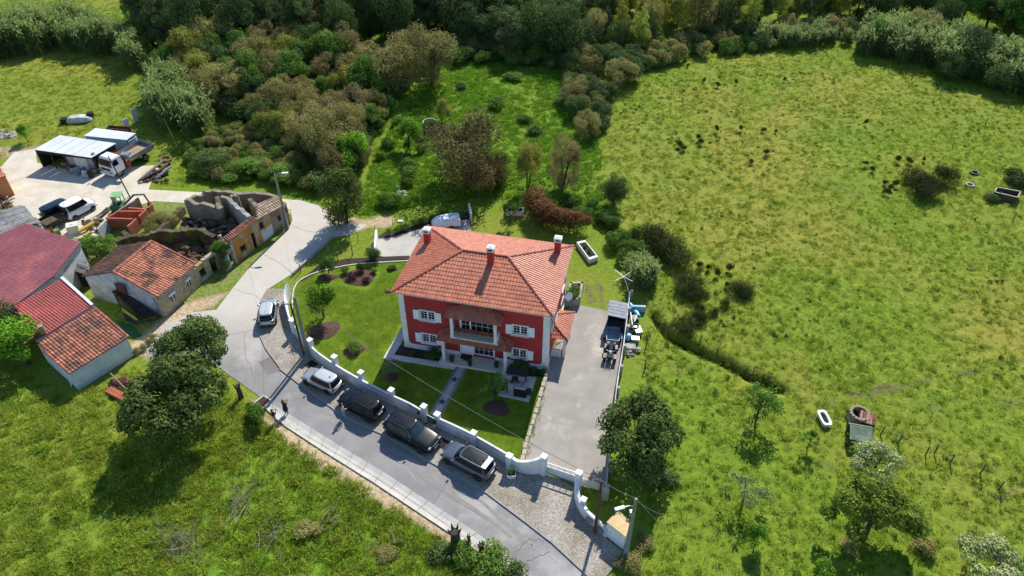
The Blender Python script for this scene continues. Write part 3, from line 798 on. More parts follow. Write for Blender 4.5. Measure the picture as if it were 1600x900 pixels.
for px_ in (5.42, 9.28):
    p_ = MB().box(px_ - 0.12, px_ + 0.12, -0.6, -0.36, 3.36, 5.85).build('balcony_column', M['white'], house)
    MB().box(px_ - 0.17, px_ + 0.17, -0.63, -0.31, 3.36, 3.5).build('column_base', M['white'], p_)
for sx in (5.3, 9.4): MB().box(sx - 0.06, sx + 0.06, -0.34, y0 - 0.03, 3.36, 3.95).build('balcony_cheek', M['white'], house)
for k, zz in enumerate((3.46, 3.6, 3.74, 3.88)): MB().box(5.54, 9.16, -0.5, -0.46, zz, zz + 0.075).build('balcony_rail', M['galv'], house)
u_e = [(4.95, -0.92, 5.84), (9.85, -0.92, 5.84)]
MB().box(5.1, 9.7, -0.7, -0.3, 5.72, 5.82).build('balcony_beam', M['white'], house)
A, B = Vector(u_e[0]), Vector(u_e[1]); Cc, Dd = Vector((8.7, y0 + 0.02, 6.42)), Vector((6.1, y0 + 0.02, 6.42))
for pl in ([A, B, Cc, Dd], [B, (9.85, y0, 5.84), Cc], [(4.95, y0, 5.84), A, Dd]):
    tag(tile_slope(pl, 0.25, 0.38).build('balcony_roof_slope', M['tile'], house), kind='stuff')
for a_, b_ in ((A, Dd), (B, Cc)): tag(ridge_caps(MB(), a_ + Vector((0, 0, .05)), b_ + Vector((0, 0, .05)), 0.11).build('hip_tiles', M['tile_ridge'], house), kind='stuff')
# side porch over the driveway
ez, rz_ = 2.6, 3.15
A, B = Vector((15.2, 2.0, ez)), Vector((15.2, 5.75, ez)); Cc, Dd = Vector((x1 + .02, 4.6, rz_)), Vector((x1 + .02, 3.2, rz_))
for pl in ([A, B, Cc, Dd], [B, (x1, 5.75, ez), Cc], [(x1, 2.0, ez), A, Dd]):
    tag(tile_slope(pl, 0.25, 0.38).build('side_porch_slope', M['tile'], house), kind='stuff')
for a_, b_ in ((A, Dd), (B, Cc)): tag(ridge_caps(MB(), a_ + Vector((0, 0, .05)), b_ + Vector((0, 0, .05)), 0.11).build('hip_tiles', M['tile_ridge'], house), kind='stuff')
for yy in (2.45, 5.3): MB().box(14.75, 15.0, yy - 0.12, yy + 0.12, 0.03, ez).build('side_porch_column', M['white'], house)
mb = MB(); mb.box(x1 + 0.02, 14.6, 2.3, 2.42, 0.03, 0.95); mb.build('side_porch_wall', M['white'], house)
# satellite dish on the side wall
mb = MB(); dc = Vector((14.35, 7.3, 3.1)); dn = Vector((0.75, -0.55, 0.35)).normalized()
ux = dn.cross(Vector((0, 0, 1))).normalized(); uy = ux.cross(dn)
vs, fs = [], []
for j in range(4):
    r_ = 0.42 * j / 3
    for k in range(14):
        a = 2 * PI * k / 14; vs.append(dc + (ux * math.cos(a) + uy * math.sin(a)) * r_ + dn * (r_ * r_ * 0.5))
for j in range(3):
    for k in range(14): fs.append((j * 14 + k, j * 14 + (k + 1) % 14, (j + 1) * 14 + (k + 1) % 14, (j + 1) * 14 + k))
mb.add(vs, fs); mb.tube([(x1, 7.3, 2.9), (14.1, 7.3, 2.9), dc], 0.025); mb.tube([dc - uy * 0.4, dc + dn * 0.45], 0.015)
mb.build('satellite_dish', M['white_paint'], house)
# paving, beds and path round the house (all flush with the lawn or a step above it)
def hloc(x, y, z=0.0):
    return HO + Matrix.Rotation(HYAW, 3, 'Z') @ Vector((x, y, z))
def hslab(name, pts, z0, z1, m, **k):
    p = [hloc(*q) for q in pts]
    return tag(MB().prism([(q.x, q.y) for q in p], z0, z1).build(name, m), kind=k.get('kind', 'structure'))
hslab('paving', [(-0.75, 2.6), (-1.0, -1.48), (5.66, -1.34), (5.7, -0.7), (-0.2, -0.85), (-0.05, 0.85), (-0.03, 2.6)], 0, 0.12, M['paving'])
hslab('planting_bed', [(-0.18, -0.83), (4.08, -0.6), (4.08, 0.40), (-0.03, 0.40), (-0.05, 0.2)], 0, 0.08, M['soil'])
hslab('planting_bed', [(10.42, -0.62), (13.6, -0.45), (13.8, 0.38), (10.42, 0.40)], 0, 0.08, M['soil'])
hslab('patio', [(10.0, -0.82), (12.97, -0.65), (12.9, -3.55), (10.16, -3.45)], 0, 0.11, M['paving'])
pe = [(5.72, -0.97), (5.09, -6.6), (6.1, -6.94), (6.76, -0.97)]
hslab('path', pe, 0, 0.085, mat('pale_mosaic', '#b5b1a9', '#9d9992', 9, 0.85, bump=0.2, bscale=30))
path_edge = mat('basalt_mosaic', '#34363b', '#45474c', 8, 0.8)
pth = tag(link(bpy.data.objects.new('path_inlay', None)), kind='structure')
for (a, b, s) in ((pe[0], pe[1], 1), (pe[3], pe[2], -1)):
    a, b = hloc(*a), hloc(*b); d = (b - a).normalized(); n = Vector((-d.y, d.x, 0)) * s
    for off, w in ((0.03, 0.07), (0.17, 0.05)):
        q = [a + n * off, b + n * off, b + n * (off + w), a + n * (off + w)]
        MB().prism([(p.x, p.y) for p in q], 0.06, 0.091).build('dark_stripe', path_edge, pth)
for sx, sy, rr in ((6.02, -2.5, 0.4), (5.72, -5.2, 0.42), (6.35, -0.1, 0.36)):
    c = hloc(sx, sy); z = 0.092 if sy < -0.9 else TZ + 0.006
    pts = []
    for k in range(10):
        a = PI / 2 + HYAW + k * PI / 5; r_ = rr if k % 2 == 0 else rr * 0.42
        pts.append((c.x + r_ * math.cos(a), c.y + r_ * math.sin(a)))
    MB().prism(pts, z - 0.03, z + 0.002).build('star', path_edge, pth)
# ---------------------------------------------------------------- boundary walls and gates
def strip_wall(mb, path, h, th, z0=0.0, inward=1, off=0.0):
    """wall of the given thickness along a ground path, height per point; off shifts it to the left of the path"""
    n = len(path); path = [Vector((p[0], p[1], 0)) for p in path]
    hs = h if isinstance(h, (list, tuple)) else [h] * n
    outer, inner = [], []
    for i in range(n):
        d = (path[min(i + 1, n - 1)] - path[max(i - 1, 0)]).normalized()
        nn = Vector((-d.y, d.x, 0)) * inward
        outer.append(path[i] + nn * off); inner.append(path[i] + nn * (off + th))
    vs = []
    for i in range(n):
        vs += [(*outer[i][:2], z0), (*outer[i][:2], hs[i]), (*inner[i][:2], hs[i]), (*inner[i][:2], z0)]
    fs = []
    for i in range(n - 1):
        for k in range(4): fs.append((4 * i + k, 4 * i + (k + 1) % 4, 4 * i + 4 + (k + 1) % 4, 4 * i + 4 + k))
    fs += [(0, 3, 2, 1), (4 * n - 4, 4 * n - 3, 4 * n - 2, 4 * n - 1)]
    return mb.add(vs, fs)
def smooth_path(pts, n):
    """Catmull-Rom through ground points"""
    p = [Vector(q) for q in pts]; out = []
    for i in range(len(p) - 1):
        a, b, c, d = p[max(i - 1, 0)], p[i], p[i + 1], p[min(i + 2, len(p) - 1)]
        for k in range(n):
            t = k / n
            out.append(0.5 * ((2 * b) + (c - a) * t + (2 * a - 5 * b + 4 * c - d) * t * t + (3 * b - a - 3 * c + d) * t ** 3))
    return out + [p[-1]]
gw = thing('garden_wall', 'white rendered garden wall with square piers between cobbled pavement and lawn', 'wall', G(600, 627))
WPATH = smooth_path(GL([(452, 462), (446, 478), (454, 512), (472, 538), (492, 561), (520, 582), (560, 606), (600, 627), (638, 645), (657, 656)]), 5)
nW = len(WPATH)
hs = [1.15 + 0.75 * max(0, 1 - i / 7) ** 1.5 for i in range(nW)]
strip_wall(MB(), WPATH, [min(0.72 + (h - 1.15), h - 0.3) for h in hs], 0.26).build('wall_base', M['white'], gw, world=True)
strip_wall(MB(), WPATH, hs, 0.15, 0.05, 1, 0.08).build('wall_panel', M['white'], gw, world=True)
W2P = smooth_path(GL([(680, 667), (729, 690), (792, 726)]), 6)
strip_wall(MB(), W2P, 0.72, 0.26).build('wall_base', M['white'], gw, world=True)
strip_wall(MB(), W2P, 1.15, 0.15, 0.05, 1, 0.08).build('wall_panel', M['white'], gw, world=True)
W3P = smooth_path(GL([(792, 726), (803, 735), (815, 740), (832, 742.5), (850, 741)]), 5)
h3 = [1.3 + (0.95 * max(0, (i / 20 - 0.3) / 0.7) ** 1.7) for i in range(len(W3P))]
strip_wall(MB(), W3P, h3, 0.24).build('curved_wing', M['white'], gw, world=True, smooth=False)
def pier(px, py, h, w=0.42, parent=gw, wd=None):
    c = G(px, py, h)
    d = Matrix.Rotation(R(-38), 3, 'Z')
    p = MB().cbox((c.x, c.y, h / 2 - 0.02), (w, w, h - 0.04), R(-30)).build('pier', M['white'], parent, world=True, bevel=0.015)
    MB().cbox((c.x, c.y, h + 0.02), (w + 0.06, w + 0.06, 0.08), R(-30)).build('pier_cap', M['white_paint'], parent, world=True)
for q in ((456, 500, 1.75), (483.5, 531, 1.75), (522, 557, 1.7), (563.5, 581.5, 1.7), (611, 609, 1.7), (662, 634.5, 1.95), (683, 647, 1.55), (740, 676, 1.7), (796, 712, 1.55)): pier(*q)
pier(850, 713, 2.3, 0.4)
# wicket gate to the path
gt = thing('garden_gate', 'low white wicket gate at the end of the star path', 'gate', G(668, 661))
a, b = G(659, 655), G(680, 666)
MB().tube([a + Vector((0, 0, 0.95)), b + Vector((0, 0, 0.95))], 0.04, 6).build('top_rail', M['white_paint'], gt, world=True)
for k in range(9):
    p = a.lerp(b, (k + 0.5) / 9); MB().cbox((p.x, p.y, 0.48), (0.14, 0.03, 0.86), math.atan2(b.y - a.y, b.x - a.x)).build('bar', M['galv'], gt, world=True)
for q, lb in (((655.5, 640), 'small dark bag hanging on the tall gate pier'), ((680.5, 655), 'round black letter box on the short gate pier')):
    c = G(*q, 1.05); c = c + Vector((-0.05, -0.3, 0))
    o = MB().ball(c, (0.15, 0.12, 0.2), 10, 7).build('letter_box' if 'letter' in lb else 'bag', M['black'], origin=(c.x, c.y, 0.9)); tag(o, lb, 'letter box' if 'letter' in lb else 'bag')
# sliding drive gate
dg = thing('drive_gate', 'white sliding gate closed across the driveway mouth', 'gate', G(872, 751))
a, b = G(851, 740), G(945, 772)
an = math.atan2(b.y - a.y, b.x - a.x); L_ = (b - a).length
MB().cbox(((a.x + b.x) / 2, (a.y + b.y) / 2 + 0.1, 0.5), (L_, 0.05, 0.8), an).build('gate_panel', M['white'], dg, world=True)
MB().tube([a + Vector((0, .1, 1.3)), a.lerp(b, 0.53) + Vector((0, .1, 1.3))], 0.05, 6).build('top_rail', M['white_paint'], dg, world=True)
for k in range(6):
    p = a.lerp(b, 0.01 + 0.52 * k / 5); MB().tube([(p.x, p.y + .1, 0.9), (p.x, p.y + .1, 1.3)], 0.03, 6).build('upright', M['white_paint'], dg, world=True)
MB().cbox((*(a.lerp(b, 0.3) + Vector((0, 0.05, 0)))[:2], 0.08), (L_ * 0.6, 0.04, 0.06), an).build('rail', M['galv'], dg, world=True)
# right wing with meter house
rw = thing('curved_gate_wall', 'white curved wing wall right of the drive gate ending in meter house', 'wall', G(905, 790))
W4 = smooth_path(GL([(899, 762), (897, 775), (900, 790), (906, 802), (913, 811)]), 5)
h4 = [2.2 - 1.05 * min(1, (i / 13)) ** 0.8 for i in range(len(W4))]
strip_wall(MB(), W4, h4, 0.24).build('curved_wing', M['white'], rw, world=True)
strip_wall(MB(), GL([(913, 811), (946, 841)]), 1.05, 0.22).build('low_wall', M['white'], rw, world=True)
pier(905, 738, 2.4, 0.42, rw); pier(912, 780, 1.4, 0.36, rw)
for q in ((921, 812), (937, 828)):
    c = G(*q, 0.6); MB().cbox((c.x - 0.02, c.y - 0.06, 0.62), (0.62, 0.05, 0.38), R(-42)).build('vent_grille', M['galv'], rw, world=True)
mh = thing('meter_house', 'white meter cabinet with sand-coloured tiled top beside concrete lamp post', 'cabinet', G(960, 850))
TOPP = [G(949, 816, 1.75), G(977, 838, 1.75), G(986, 815, 1.75), G(966, 799, 1.75)]
MB().prism([p[:2] for p in TOPP], 0, 1.68).build('cabinet', M['white'], mh, world=True)
c = sum(TOPP, Vector()) / 4
MB().prism([(c + (p - c) * 1.06)[:2] for p in TOPP], 1.685, 1.78).build('top_slab', mat('sandstone_top', '#d3b98b', '#c3a673', 2.2, 0.85), mh, world=True)
a, b = TOPP[0], TOPP[1]
for k in range(4):
    p, q = a.lerp(b, 0.03 + k * 0.24), a.lerp(b, 0.24 + k * 0.24); nn = Vector((-(b - a).y, (b - a).x, 0)).normalized() * -0.02
    MB().add([(p.x + nn.x, p.y + nn.y, 0.15), (q.x + nn.x, q.y + nn.y, 0.15), (q.x + nn.x, q.y + nn.y, 1.6), (p.x + nn.x, p.y + nn.y, 1.6)], [(0, 1, 2, 3)]).build('cabinet_door', M['white_paint'], mh, world=True).modifiers.new('s', 'SOLIDIFY').thickness = 0.02
# driveway side wall with posts (right) and rough stone edging (left)
dw = thing('driveway_wall', 'low grey block wall with concrete posts along right of driveway', 'wall', G(964, 610))
DWP = GL([(984, 468), (974, 550), (964, 610), (955, 690), (947, 772)])
strip_wall(MB(), DWP, 0.62, 0.16, 0, -1).build('wall_base', M['concrete'], dw, world=True)
for p, d in along(DWP, 2.6):
    MB().cbox((p.x + 0.08, p.y, 0.6), (0.26, 0.26, 1.2), math.atan2(d.y, d.x)).build('post', M['concrete'], dw, world=True)
for zz in (0.85, 1.08): strip_wall(MB(), DWP, zz + 0.07, 0.05, zz, -1, 0.05).build('rail', M['white'], dw, world=True)
p = G(945, 778); MB().cbox((p.x, p.y, 0.75), (0.5, 0.5, 1.5), R(-10)).build('end_pillar', M['stone'], dw, world=True)
se = thing('stone_edging', 'rough pale stone edging between shaded lawn and driveway', 'edging', G(838, 650))
for i, (p, d) in enumerate(along(GL([(855, 580), (850, 600), (843, 625), (836, 652), (828, 676), (821, 700), (816, 722)]), 0.62)):
    w, hh = rnd.uniform(0.26, 0.36), rnd.uniform(0.3, 0.48)
    MB().cbox((p.x + rnd.uniform(-.03, .03), p.y, hh / 2), (0.58, w, hh), math.atan2(d.y, d.x) + rnd.uniform(-.06, .06)).build('stone', M['stone'], se, world=True, bevel=0.05)
# lawn kerb, upper kerb wall and the short walls of the back drive
strip_wall(MB(), smooth_path(GL([(472, 536), (462, 508), (458, 478), (463, 447), (485, 431), (520, 421), (560, 414), (640, 409)]), 5), 0.14, 0.12, 0).build('lawn_kerb', M['kerb'])['kind'] = 'structure'
kw = strip_wall(MB(), GL([(519, 371), (490, 399), (456, 430)]), 0.35, 0.2, 0, 1).build('kerb_wall', M['concrete'], origin=G(490, 399)); tag(kw, 'low grey kerb wall along the road above the garden', 'wall')
for nm, a, b, h, lb in (('boundary_wall', (588, 372), (586, 402), 1.15, 'short white wall at the left end of back driveway'),
                        ('boundary_wall', (732, 328), (735, 346), 0.9, 'short white wall between back driveway and rear lawn'),
                        ('boundary_wall', (985, 487), (1008, 488), 0.7, 'pale blue low wall above the scrap heap')):
    o = strip_wall(MB(), GL([a, b]), h, 0.22).build(nm, M['white'] if 'blue' not in lb else mat('pale_blue_render', '#a9c9d6', '#93b6c6', 2), origin=G(*a)); tag(o, lb, 'wall')
for i, q in enumerate(((528, 408), (551, 399), (470, 425), (500, 414))):
    c = G(*q); o = MB().tube([c, c + Vector((0.02, 0, 1.1))], 0.05, 6).build('fence_post', M['wood'], origin=c)
    tag(o, ['weathered fence post near left of the round shrub', 'weathered fence post right beside the round shrub', 'weathered fence post nearest the white end wall', 'weathered fence post midway along the sandy strip'][i], 'post', 'posts on the sandy strip above the lawn')
# strips of soil with bedding
bed_curb = GL([(470, 442), (500, 424), (540, 413), (640, 405), (640, 400), (590, 402), (540, 405), (500, 414), (476, 432), (462, 455)])
tag(MB().prism([p[:2] for p in bed_curb], -0.1, 0.06).build('planting_bed', M['soil']), kind='structure')
tag(MB().prism([p[:2] for p in GL([(585, 374), (612, 371), (660, 357), (700, 346), (732, 343), (732, 332), (700, 336), (650, 347), (600, 364)])], -0.1, 0.07).build('planting_bed', M['soil']), kind='structure')
def mound(name, px, py, rx, ry, m, z=0.14, seed=0):
    rg = random.Random(seed); c = G(px, py); n = 22; pts = []
    k1, k2 = rg.uniform(0, 6), rg.uniform(0, 6)
    for i in range(n):
        a = 2 * PI * i / n; f = 1 + 0.12 * math.sin(2 * a + k1) + 0.08 * math.sin(3 * a + k2)
        pts.append((c.x + rx * f * math.cos(a), c.y + ry * f * math.sin(a)))
    mb = MB(); vs = [(x, y, 0.0) for x, y in pts] + [(c.x + (x - c.x) * .8, c.y + (y - c.y) * .8, z * .8) for x, y in pts] + [(c.x, c.y, z)]
    mb.add(vs, [(i, (i + 1) % n, n + (i + 1) % n, n + i) for i in range(n)] + [(n + i, n + (i + 1) % n, 2 * n) for i in range(n)])
    return tag(mb.build(name, m, smooth=True), kind='structure')
for i, q in enumerate(((562, 433, 2.0, 1.5), (507, 517, 1.45, 1.5), (553, 549, 1.15, 0.8), (613, 421, .65, .4), (512, 434, 1.1, .7), (776, 638, 1.3, 0.9), (612, 590, 0.75, 0.6), (608, 456, .5, .35))): mound('mulch_bed', *q, M['bark_mulch'], 0.16, i)
mound('mulch_bed', 705, 338, 1.9, 0.55, mat('red_mulch', '#7d4436', '#5f342b', 5, 0.95), 0.2, 12)
# planters of white masonry on the rear lawn
def planter(name, label, quad, h):
    p = [G(x, y, h) for x, y in quad]; t = thing(name, label, 'planter', sum(p, Vector()) / 4 - Vector((0, 0, h)))
    c = sum(p, Vector()) / 4; q = [c + (v - c) * 0.8 for v in p]
    for i in range(4):
        j = (i + 1) % 4
        MB().prism([p[i][:2], p[j][:2], q[j][:2], q[i][:2]], 0, h).build('side', M['white'], t, world=True)
    MB().prism([v[:2] for v in q], 0, h - 0.08).build('soil', M['soil'], t, world=True)
    return t, q
pl1, pq1 = planter('planter', 'white rectangular planter behind the bare sapling', [(790, 330), (819, 331), (818.5, 324), (791, 323)], 0.6)
pl2, pq2 = planter('planter', 'long white planter standing askew right of the roof', [(921, 405.5), (935, 401), (914, 375), (901, 378)], 0.55)
# retaining stone trough by the right house corner
t = thing('stone_trough', 'rough stone retaining bed at the right rear house corner', 'planter', G(895, 470))
q = [G(881, 479), G(906, 479), G(911, 452), G(890, 452)]
for i in range(4):
    a, b = q[i], q[(i + 1) % 4]; strip_wall(MB(), [a, b], 1.0, 0.25, 0, 1).build('side', M['stone'], t, world=True)
# ---------------------------------------------------------------- poles and cables
def pole(name, label, base, hgt, r0, r1, m, cat='pole', lean=(0, 0), n=10):
    b = G(*base); t = thing(name, label, cat, b)
    MB().tube([(0, 0, -0.2), (lean[0] * .5, lean[1] * .5, hgt / 2), (lean[0], lean[1], hgt)], [r0, (r0 + r1) / 2, r1], n).build('shaft', m, t, smooth=True)
    return t, b + Vector((lean[0], lean[1], hgt))
M['pole_conc'] = mat('pole_concrete', '#8d8d88', '#7b7b76', 3, 0.85)
M['pole_wood'] = mat('pole_timber', '#5c4630', '#463626', 4, 0.85)
def lamp_arm(t, off, z, m=None):
    MB().tube([(0, 0, z), (off[0] * .5, off[1] * .5, z + 0.25), (off[0], off[1], z + 0.3)], 0.035, 6).build('lamp_arm', M['galv'], t)
    d = Vector((off[0], off[1], 0)).normalized()
    e = Vector((off[0], off[1], z + 0.3)) + d * 0.25
    MB().cbox(e, (0.7, 0.24, 0.12), math.atan2(d.y, d.x)).build('lamp_head', M['white_paint'], t, bevel=0.04)
p1, p1t = pole('lamp_post', 'thick concrete lamp post beside the meter cabinet at the gate', (977, 869), 7.0, 0.2, 0.11, M['pole_conc'], 'lamp post')
lamp_arm(p1, (-0.8, -0.25), 6.1)
mb = MB().cbox((-0.16, -0.16, 5.6), (0.3, 0.25, 0.45)); mb.build('junction_box', M['galv'], p1)
MB().tube([(-0.2, -0.2, 5.4), (-0.3, -0.25, 4.9), (-0.16, -0.18, 4.6)], 0.02, 5).build('cable_loop', M['black'], p1)
p2, p2t = pole('utility_pole', 'brown wooden utility pole standing on cobbles by the low wall', (929, 833), 6.35, 0.13, 0.09, M['pole_wood'])
p3, p3t = pole('utility_pole', 'grey concrete utility pole inside the left garden wall bend', (482, 554), 6.9, 0.2, 0.12, M['pole_conc'])
p4, p4t = pole('utility_pole', 'thin wooden pole with crossarm leaning beside grey concrete pole', (475, 555), 6.3, 0.11, 0.08, M['pole_wood'])
MB().cbox((-0.2, 0, 6.2), (1.0, 0.1, 0.1)).build('crossarm', M['galv'], p4)
p5, p5t = pole('lamp_post', 'concrete street lamp post at the corner of the yellow ruin', (450, 357), 7.0, 0.17, 0.1, M['pole_conc'], 'lamp post')
lamp_arm(p5, (0.8, 0.1), 6.8)
p6, p6t = pole('utility_pole', 'slim brown pole leaning over the yard by green excavator', (203, 307), 5.2, 0.08, 0.06, M['pole_wood'], lean=(-0.9, 0.4))
p7, p7t = pole('utility_pole', 'slim yellowish pole standing in bushes behind the scrap pile', (275, 226), 3.6, 0.08, 0.06, mat('yellow_pole', '#9a8a45', '#857438', 3), lean=(-0.5, 0.2))
def cable(a, b, sag, label, r=0.014):
    pts = [a.lerp(b, k / 14) - Vector((0, 0, sag * 4 * (k / 14) * (1 - k / 14))) for k in range(15)]
    o = MB().tube(pts, r, 4).build('cable', mat('cable', '#7d7a70', None, rough=0.6) if 'cable' not in M else M['cable'], origin=a)
    return tag(o, label, 'cable')
M['cable'] = mat('cable_sheath', '#8a877c', None, rough=0.6)
cable(p3t, p2t, 0.9, 'long overhead cable crossing the front garden between the poles', 0.02)
cable(p2t, p1t, 0.15, 'short cable between wooden pole and concrete lamp post', 0.02)
cable(p1t, G(1052, 836, 0.3), 0.2, 'stay cable running down from lamp post into the meadow', 0.016)
cable(p1t - Vector((0, 0, .2)), G(1030, 803, 2.0), 0.1, 'loose short cable end hanging right of the lamp post', 0.012)
cable(p5t, p3t + Vector((0, 0, -.3)), 0.7, 'faint cable over the road from ruin lamp post to garden pole', 0.008)
# ---------------------------------------------------------------- the old farm buildings on the left
M['sheet_red'] = mat('red_roof_sheet', '#935456', '#86484c', 1.0, 0.45, tone=0.1, c3='#b76a63', s3=0.25, t3=(0.5, 0.75))
M['sheet_grey'] = mat('fibre_cement', '#8f8f8d', '#7d7d7b', 1.2, 0.85, tone=0.15, c3='#62625c', s3=0.8)
M['limewash'] = M['white_old']
M['stone_wall'] = mat('rubble_stone_wall', '#b5a68b', '#94866d', 3.2, 0.9, bump=0.7, bscale=5, dist=0.06, c3='#6f6552', s3=2.4, t3=(0.5, 0.7))
M['ochre'] = mat('ochre_plaster', '#b5823a', '#9c6f34', 1.0, 0.9, c3='#a09786', s3=0.55, t3=(0.5, 0.56), bump=0.4, bscale=8)
M['grey_plaster'] = mat('grey_crumbling_plaster', '#958a78', '#7b705d', 1.2, 0.95, c3='#5f523f', s3=0.8, t3=(0.5, 0.65), bump=0.6, bscale=5, dist=0.06)
M['moss_wall'] = mat('mossy_earth_wall', '#54452f', '#41352a', 1.5, 0.95, c3='#5b6330', s3=0.9, t3=(0.5, 0.62), bump=0.9, bscale=4, dist=0.1)
M['dark_and_shade'] = mat('dark_parts_and_painted_shade', '#1c1b1a', '#262422', 2, 0.95)  # near-black for dark parts and for shade painted into openings and interiors
def PZ(q): return G(q[0], q[1], q[2])
def wall_under(t, pts, m, name='wall', inset=0.04, z0=0.0, close=False, drop=0.08, th=0.22):
    """walls standing under a roof outline (list of world points)"""
    n = len(pts)
    c = sum(pts, Vector()) / n
    P_ = [p + (c - p).normalized() * inset * 4 for p in pts]
    for i in range(n):
        a, b = P_[i], P_[(i + 1) % n]
        d = (b - a); d.z = 0; d.normalize(); nn = Vector((-d.y, d.x, 0))
        if (c - a).dot(nn) < 0: nn = -nn
        nn *= th
        vs = [(a.x, a.y, z0), (b.x, b.y, z0), (b.x, b.y, b.z - drop), (a.x, a.y, a.z - drop)]
        vs += [(v[0] + nn.x, v[1] + nn.y, v[2]) for v in vs]
        MB().add(vs, [(0, 1, 2, 3), (7, 6, 5, 4), (0, 4, 5, 1), (1, 5, 6, 2), (2, 6, 7, 3), (3, 7, 4, 0)]).build(name, m[i] if isinstance(m, list) else m, t, world=True)
# big red sheet roof
b1 = thing('barn', 'large barn with faded red sheet roof at left edge', 'barn', G(40, 440))
pl = [PZ(q) for q in ((22, 478, 3.7), (84, 431, 3.7), (127, 381, 3.5), (41, 351, 3.5), (-70, 395, 3.6), (-70, 500, 3.8))]
tag(tile_slope([pl[0], pl[1], pl[2], pl[3], pl[4], pl[5]], 0.24, 0.36, 0.04, 4, 0.02).build('roof_sheet', M['sheet_red'], b1, world=True), kind='stuff')
wall_under(b1, pl, M['limewash'])
strip_wall(MB(), [pl[2], pl[1]], 3.6, 0.14, 3.3, 1, -0.1).build('eaves_gutter', M['galv'], b1, world=True)
b2 = thing('barn', 'barn wing with deeper red roof and white parapet beside faded roof', 'barn', G(90, 500))
pl = [PZ(q) for q in ((55, 533, 2.95), (146, 477, 2.95), (98, 434, 3.75), (23, 478, 3.75))]
tag(tile_slope(pl, 0.24, 0.36, 0.05, 5, 0.02).build('roof_sheet', mat('deep_red_sheet', '#994a41', '#893f38', 1.2, 0.5, tone=0.12, c3='#b5524a', s3=0.3), b2, world=True), kind='stuff')
wall_under(b2, pl, M['white'])
d = (pl[2] - pl[1]); nn = Vector((d.y, -d.x, 0)).normalized() * 0.05
for (a, b) in ((pl[1], pl[2]),):
    vs = []
    for p, s in ((a, 0), (b, 0)):
        vs += [(p.x - nn.x * 4, p.y - nn.y * 4, p.z - 0.3), (p.x + nn.x, p.y + nn.y, p.z - 0.3), (p.x + nn.x, p.y + nn.y, p.z + 0.16), (p.x - nn.x * 4, p.y - nn.y * 4, p.z + 0.16)]
    MB().add(vs, [(0, 1, 2, 3), (7, 6, 5, 4)] + [(k, (k + 1) % 4, 4 + (k + 1) % 4, 4 + k) for k in range(4)]).build('parapet', M['white'], b2, world=True)
c = PZ((66, 516, 3.3))
MB().cbox((c.x, c.y, 3.35), (0.4, 0.5, 1.0), R(35)).build('chimney', M['grey_plaster'], b2, world=True)
b3 = thing('barn', 'low barn with weathered tile roof and white end wall', 'barn', G(150, 570))
pl = [PZ(q) for q in ((107, 585, 2.2), (201, 527, 2.2), (148, 481, 2.75), (56, 536, 2.75))]
tag(tile_slope(pl, 0.27, 0.42, 0.075, 5, 0.045).build('roof_slope', M['tile_old'], b3, world=True), kind='stuff')
wall_under(b3, pl, M['white_old'] if False else mat('whitewashed_wall', '#cfd6db', '#bcc3c8', 1.2, 0.9, c3='#6c7068', s3=0.9, t3=(0.62, 0.8), bump=0.3, bscale=10))
tag(ridge_caps(MB(), pl[1] + Vector((0, 0, .05)), pl[2] + Vector((0, 0, .05)), 0.12).build('verge_tiles', M['tile_ridge'], b3, world=True), kind='stuff')
# stone cottage
b4 = thing('stone_cottage', 'stone cottage with orange tile roof facing the road and grey gable', 'house', G(230, 470))
r0, r1 = PZ((177, 425, 4.1)), PZ((236, 377, 4.1)); e0, e1 = PZ((247, 464, 2.75)), PZ((306, 412, 2.75)); f0, f1 = PZ((128, 432, 2.85)), PZ((187, 384, 2.85))
tag(tile_slope([e0, e1, r1, r0], 0.27, 0.42, 0.075, 5, 0.04).build('roof_slope', mat('bright_clay_tile', '#bf7d5e', '#a8674b', 2.0, 0.75, tone=0.3, c3='#5a4034', s3=0.7, t3=(0.46, 0.62)), b4, world=True), kind='stuff')
tag(tile_slope([f1, f0, r0, r1], 0.27, 0.42, 0.06, 5, 0.04).build('roof_slope', M['tile_moss'], b4, world=True), kind='stuff')
for a, b in ((r0, r1), (e0, r0), (e1, r1)): tag(ridge_caps(MB(), a + Vector((0, 0, .06)), b + Vector((0, 0, .06)), 0.13).build('ridge_tiles', M['tile_ridge'], b4, world=True), kind='stuff')
def poly_wall(t, name, pts, m, th=0.3):
    d = (pts[1] - pts[0]); d.z = 0; d.normalize(); nn = Vector((-d.y, d.x, 0)) * th
    n = len(pts)
    MB().add(pts + [p + nn for p in pts], [tuple(range(n)), tuple(range(n, 2 * n))[::-1]] + [(i, n + i, n + (i + 1) % n, (i + 1) % n) for i in range(n)]).build(name, m, t, world=True)
z_ = lambda p, z: Vector((p.x, p.y, z))
ins = lambda p, c, k: p.lerp(c, k)
cc = (e0 + e1 + f0 + f1) / 4
E0, E1, F0, F1, R0, R1 = [ins(p, z_(cc, p.z), 0.05) for p in (e0, e1, f0, f1, r0, r1)]
poly_wall(b4, 'gable_wall', [z_(F0, 0), z_(E0, 0), z_(E0, E0.z - .1), z_(R0, R0.z - .1), z_(F0, F0.z - .1)], mat('grey_limewash', '#b9bcbd', '#9b9ea0', 1.5, 0.9, c3='#62656a', s3=0.8, t3=(0.5, 0.7), bump=0.3, bscale=8))
poly_wall(b4, 'road_wall', [z_(E0, 0), z_(E1, 0), z_(E1, E1.z - .1), z_(E0, E0.z - .1)], M['stone_wall'])
poly_wall(b4, 'gable_wall', [z_(E1, 0), z_(F1, 0), z_(F1, F1.z - .1), z_(R1, R1.z - .1), z_(E1, E1.z - .1)], M['stone_wall'])
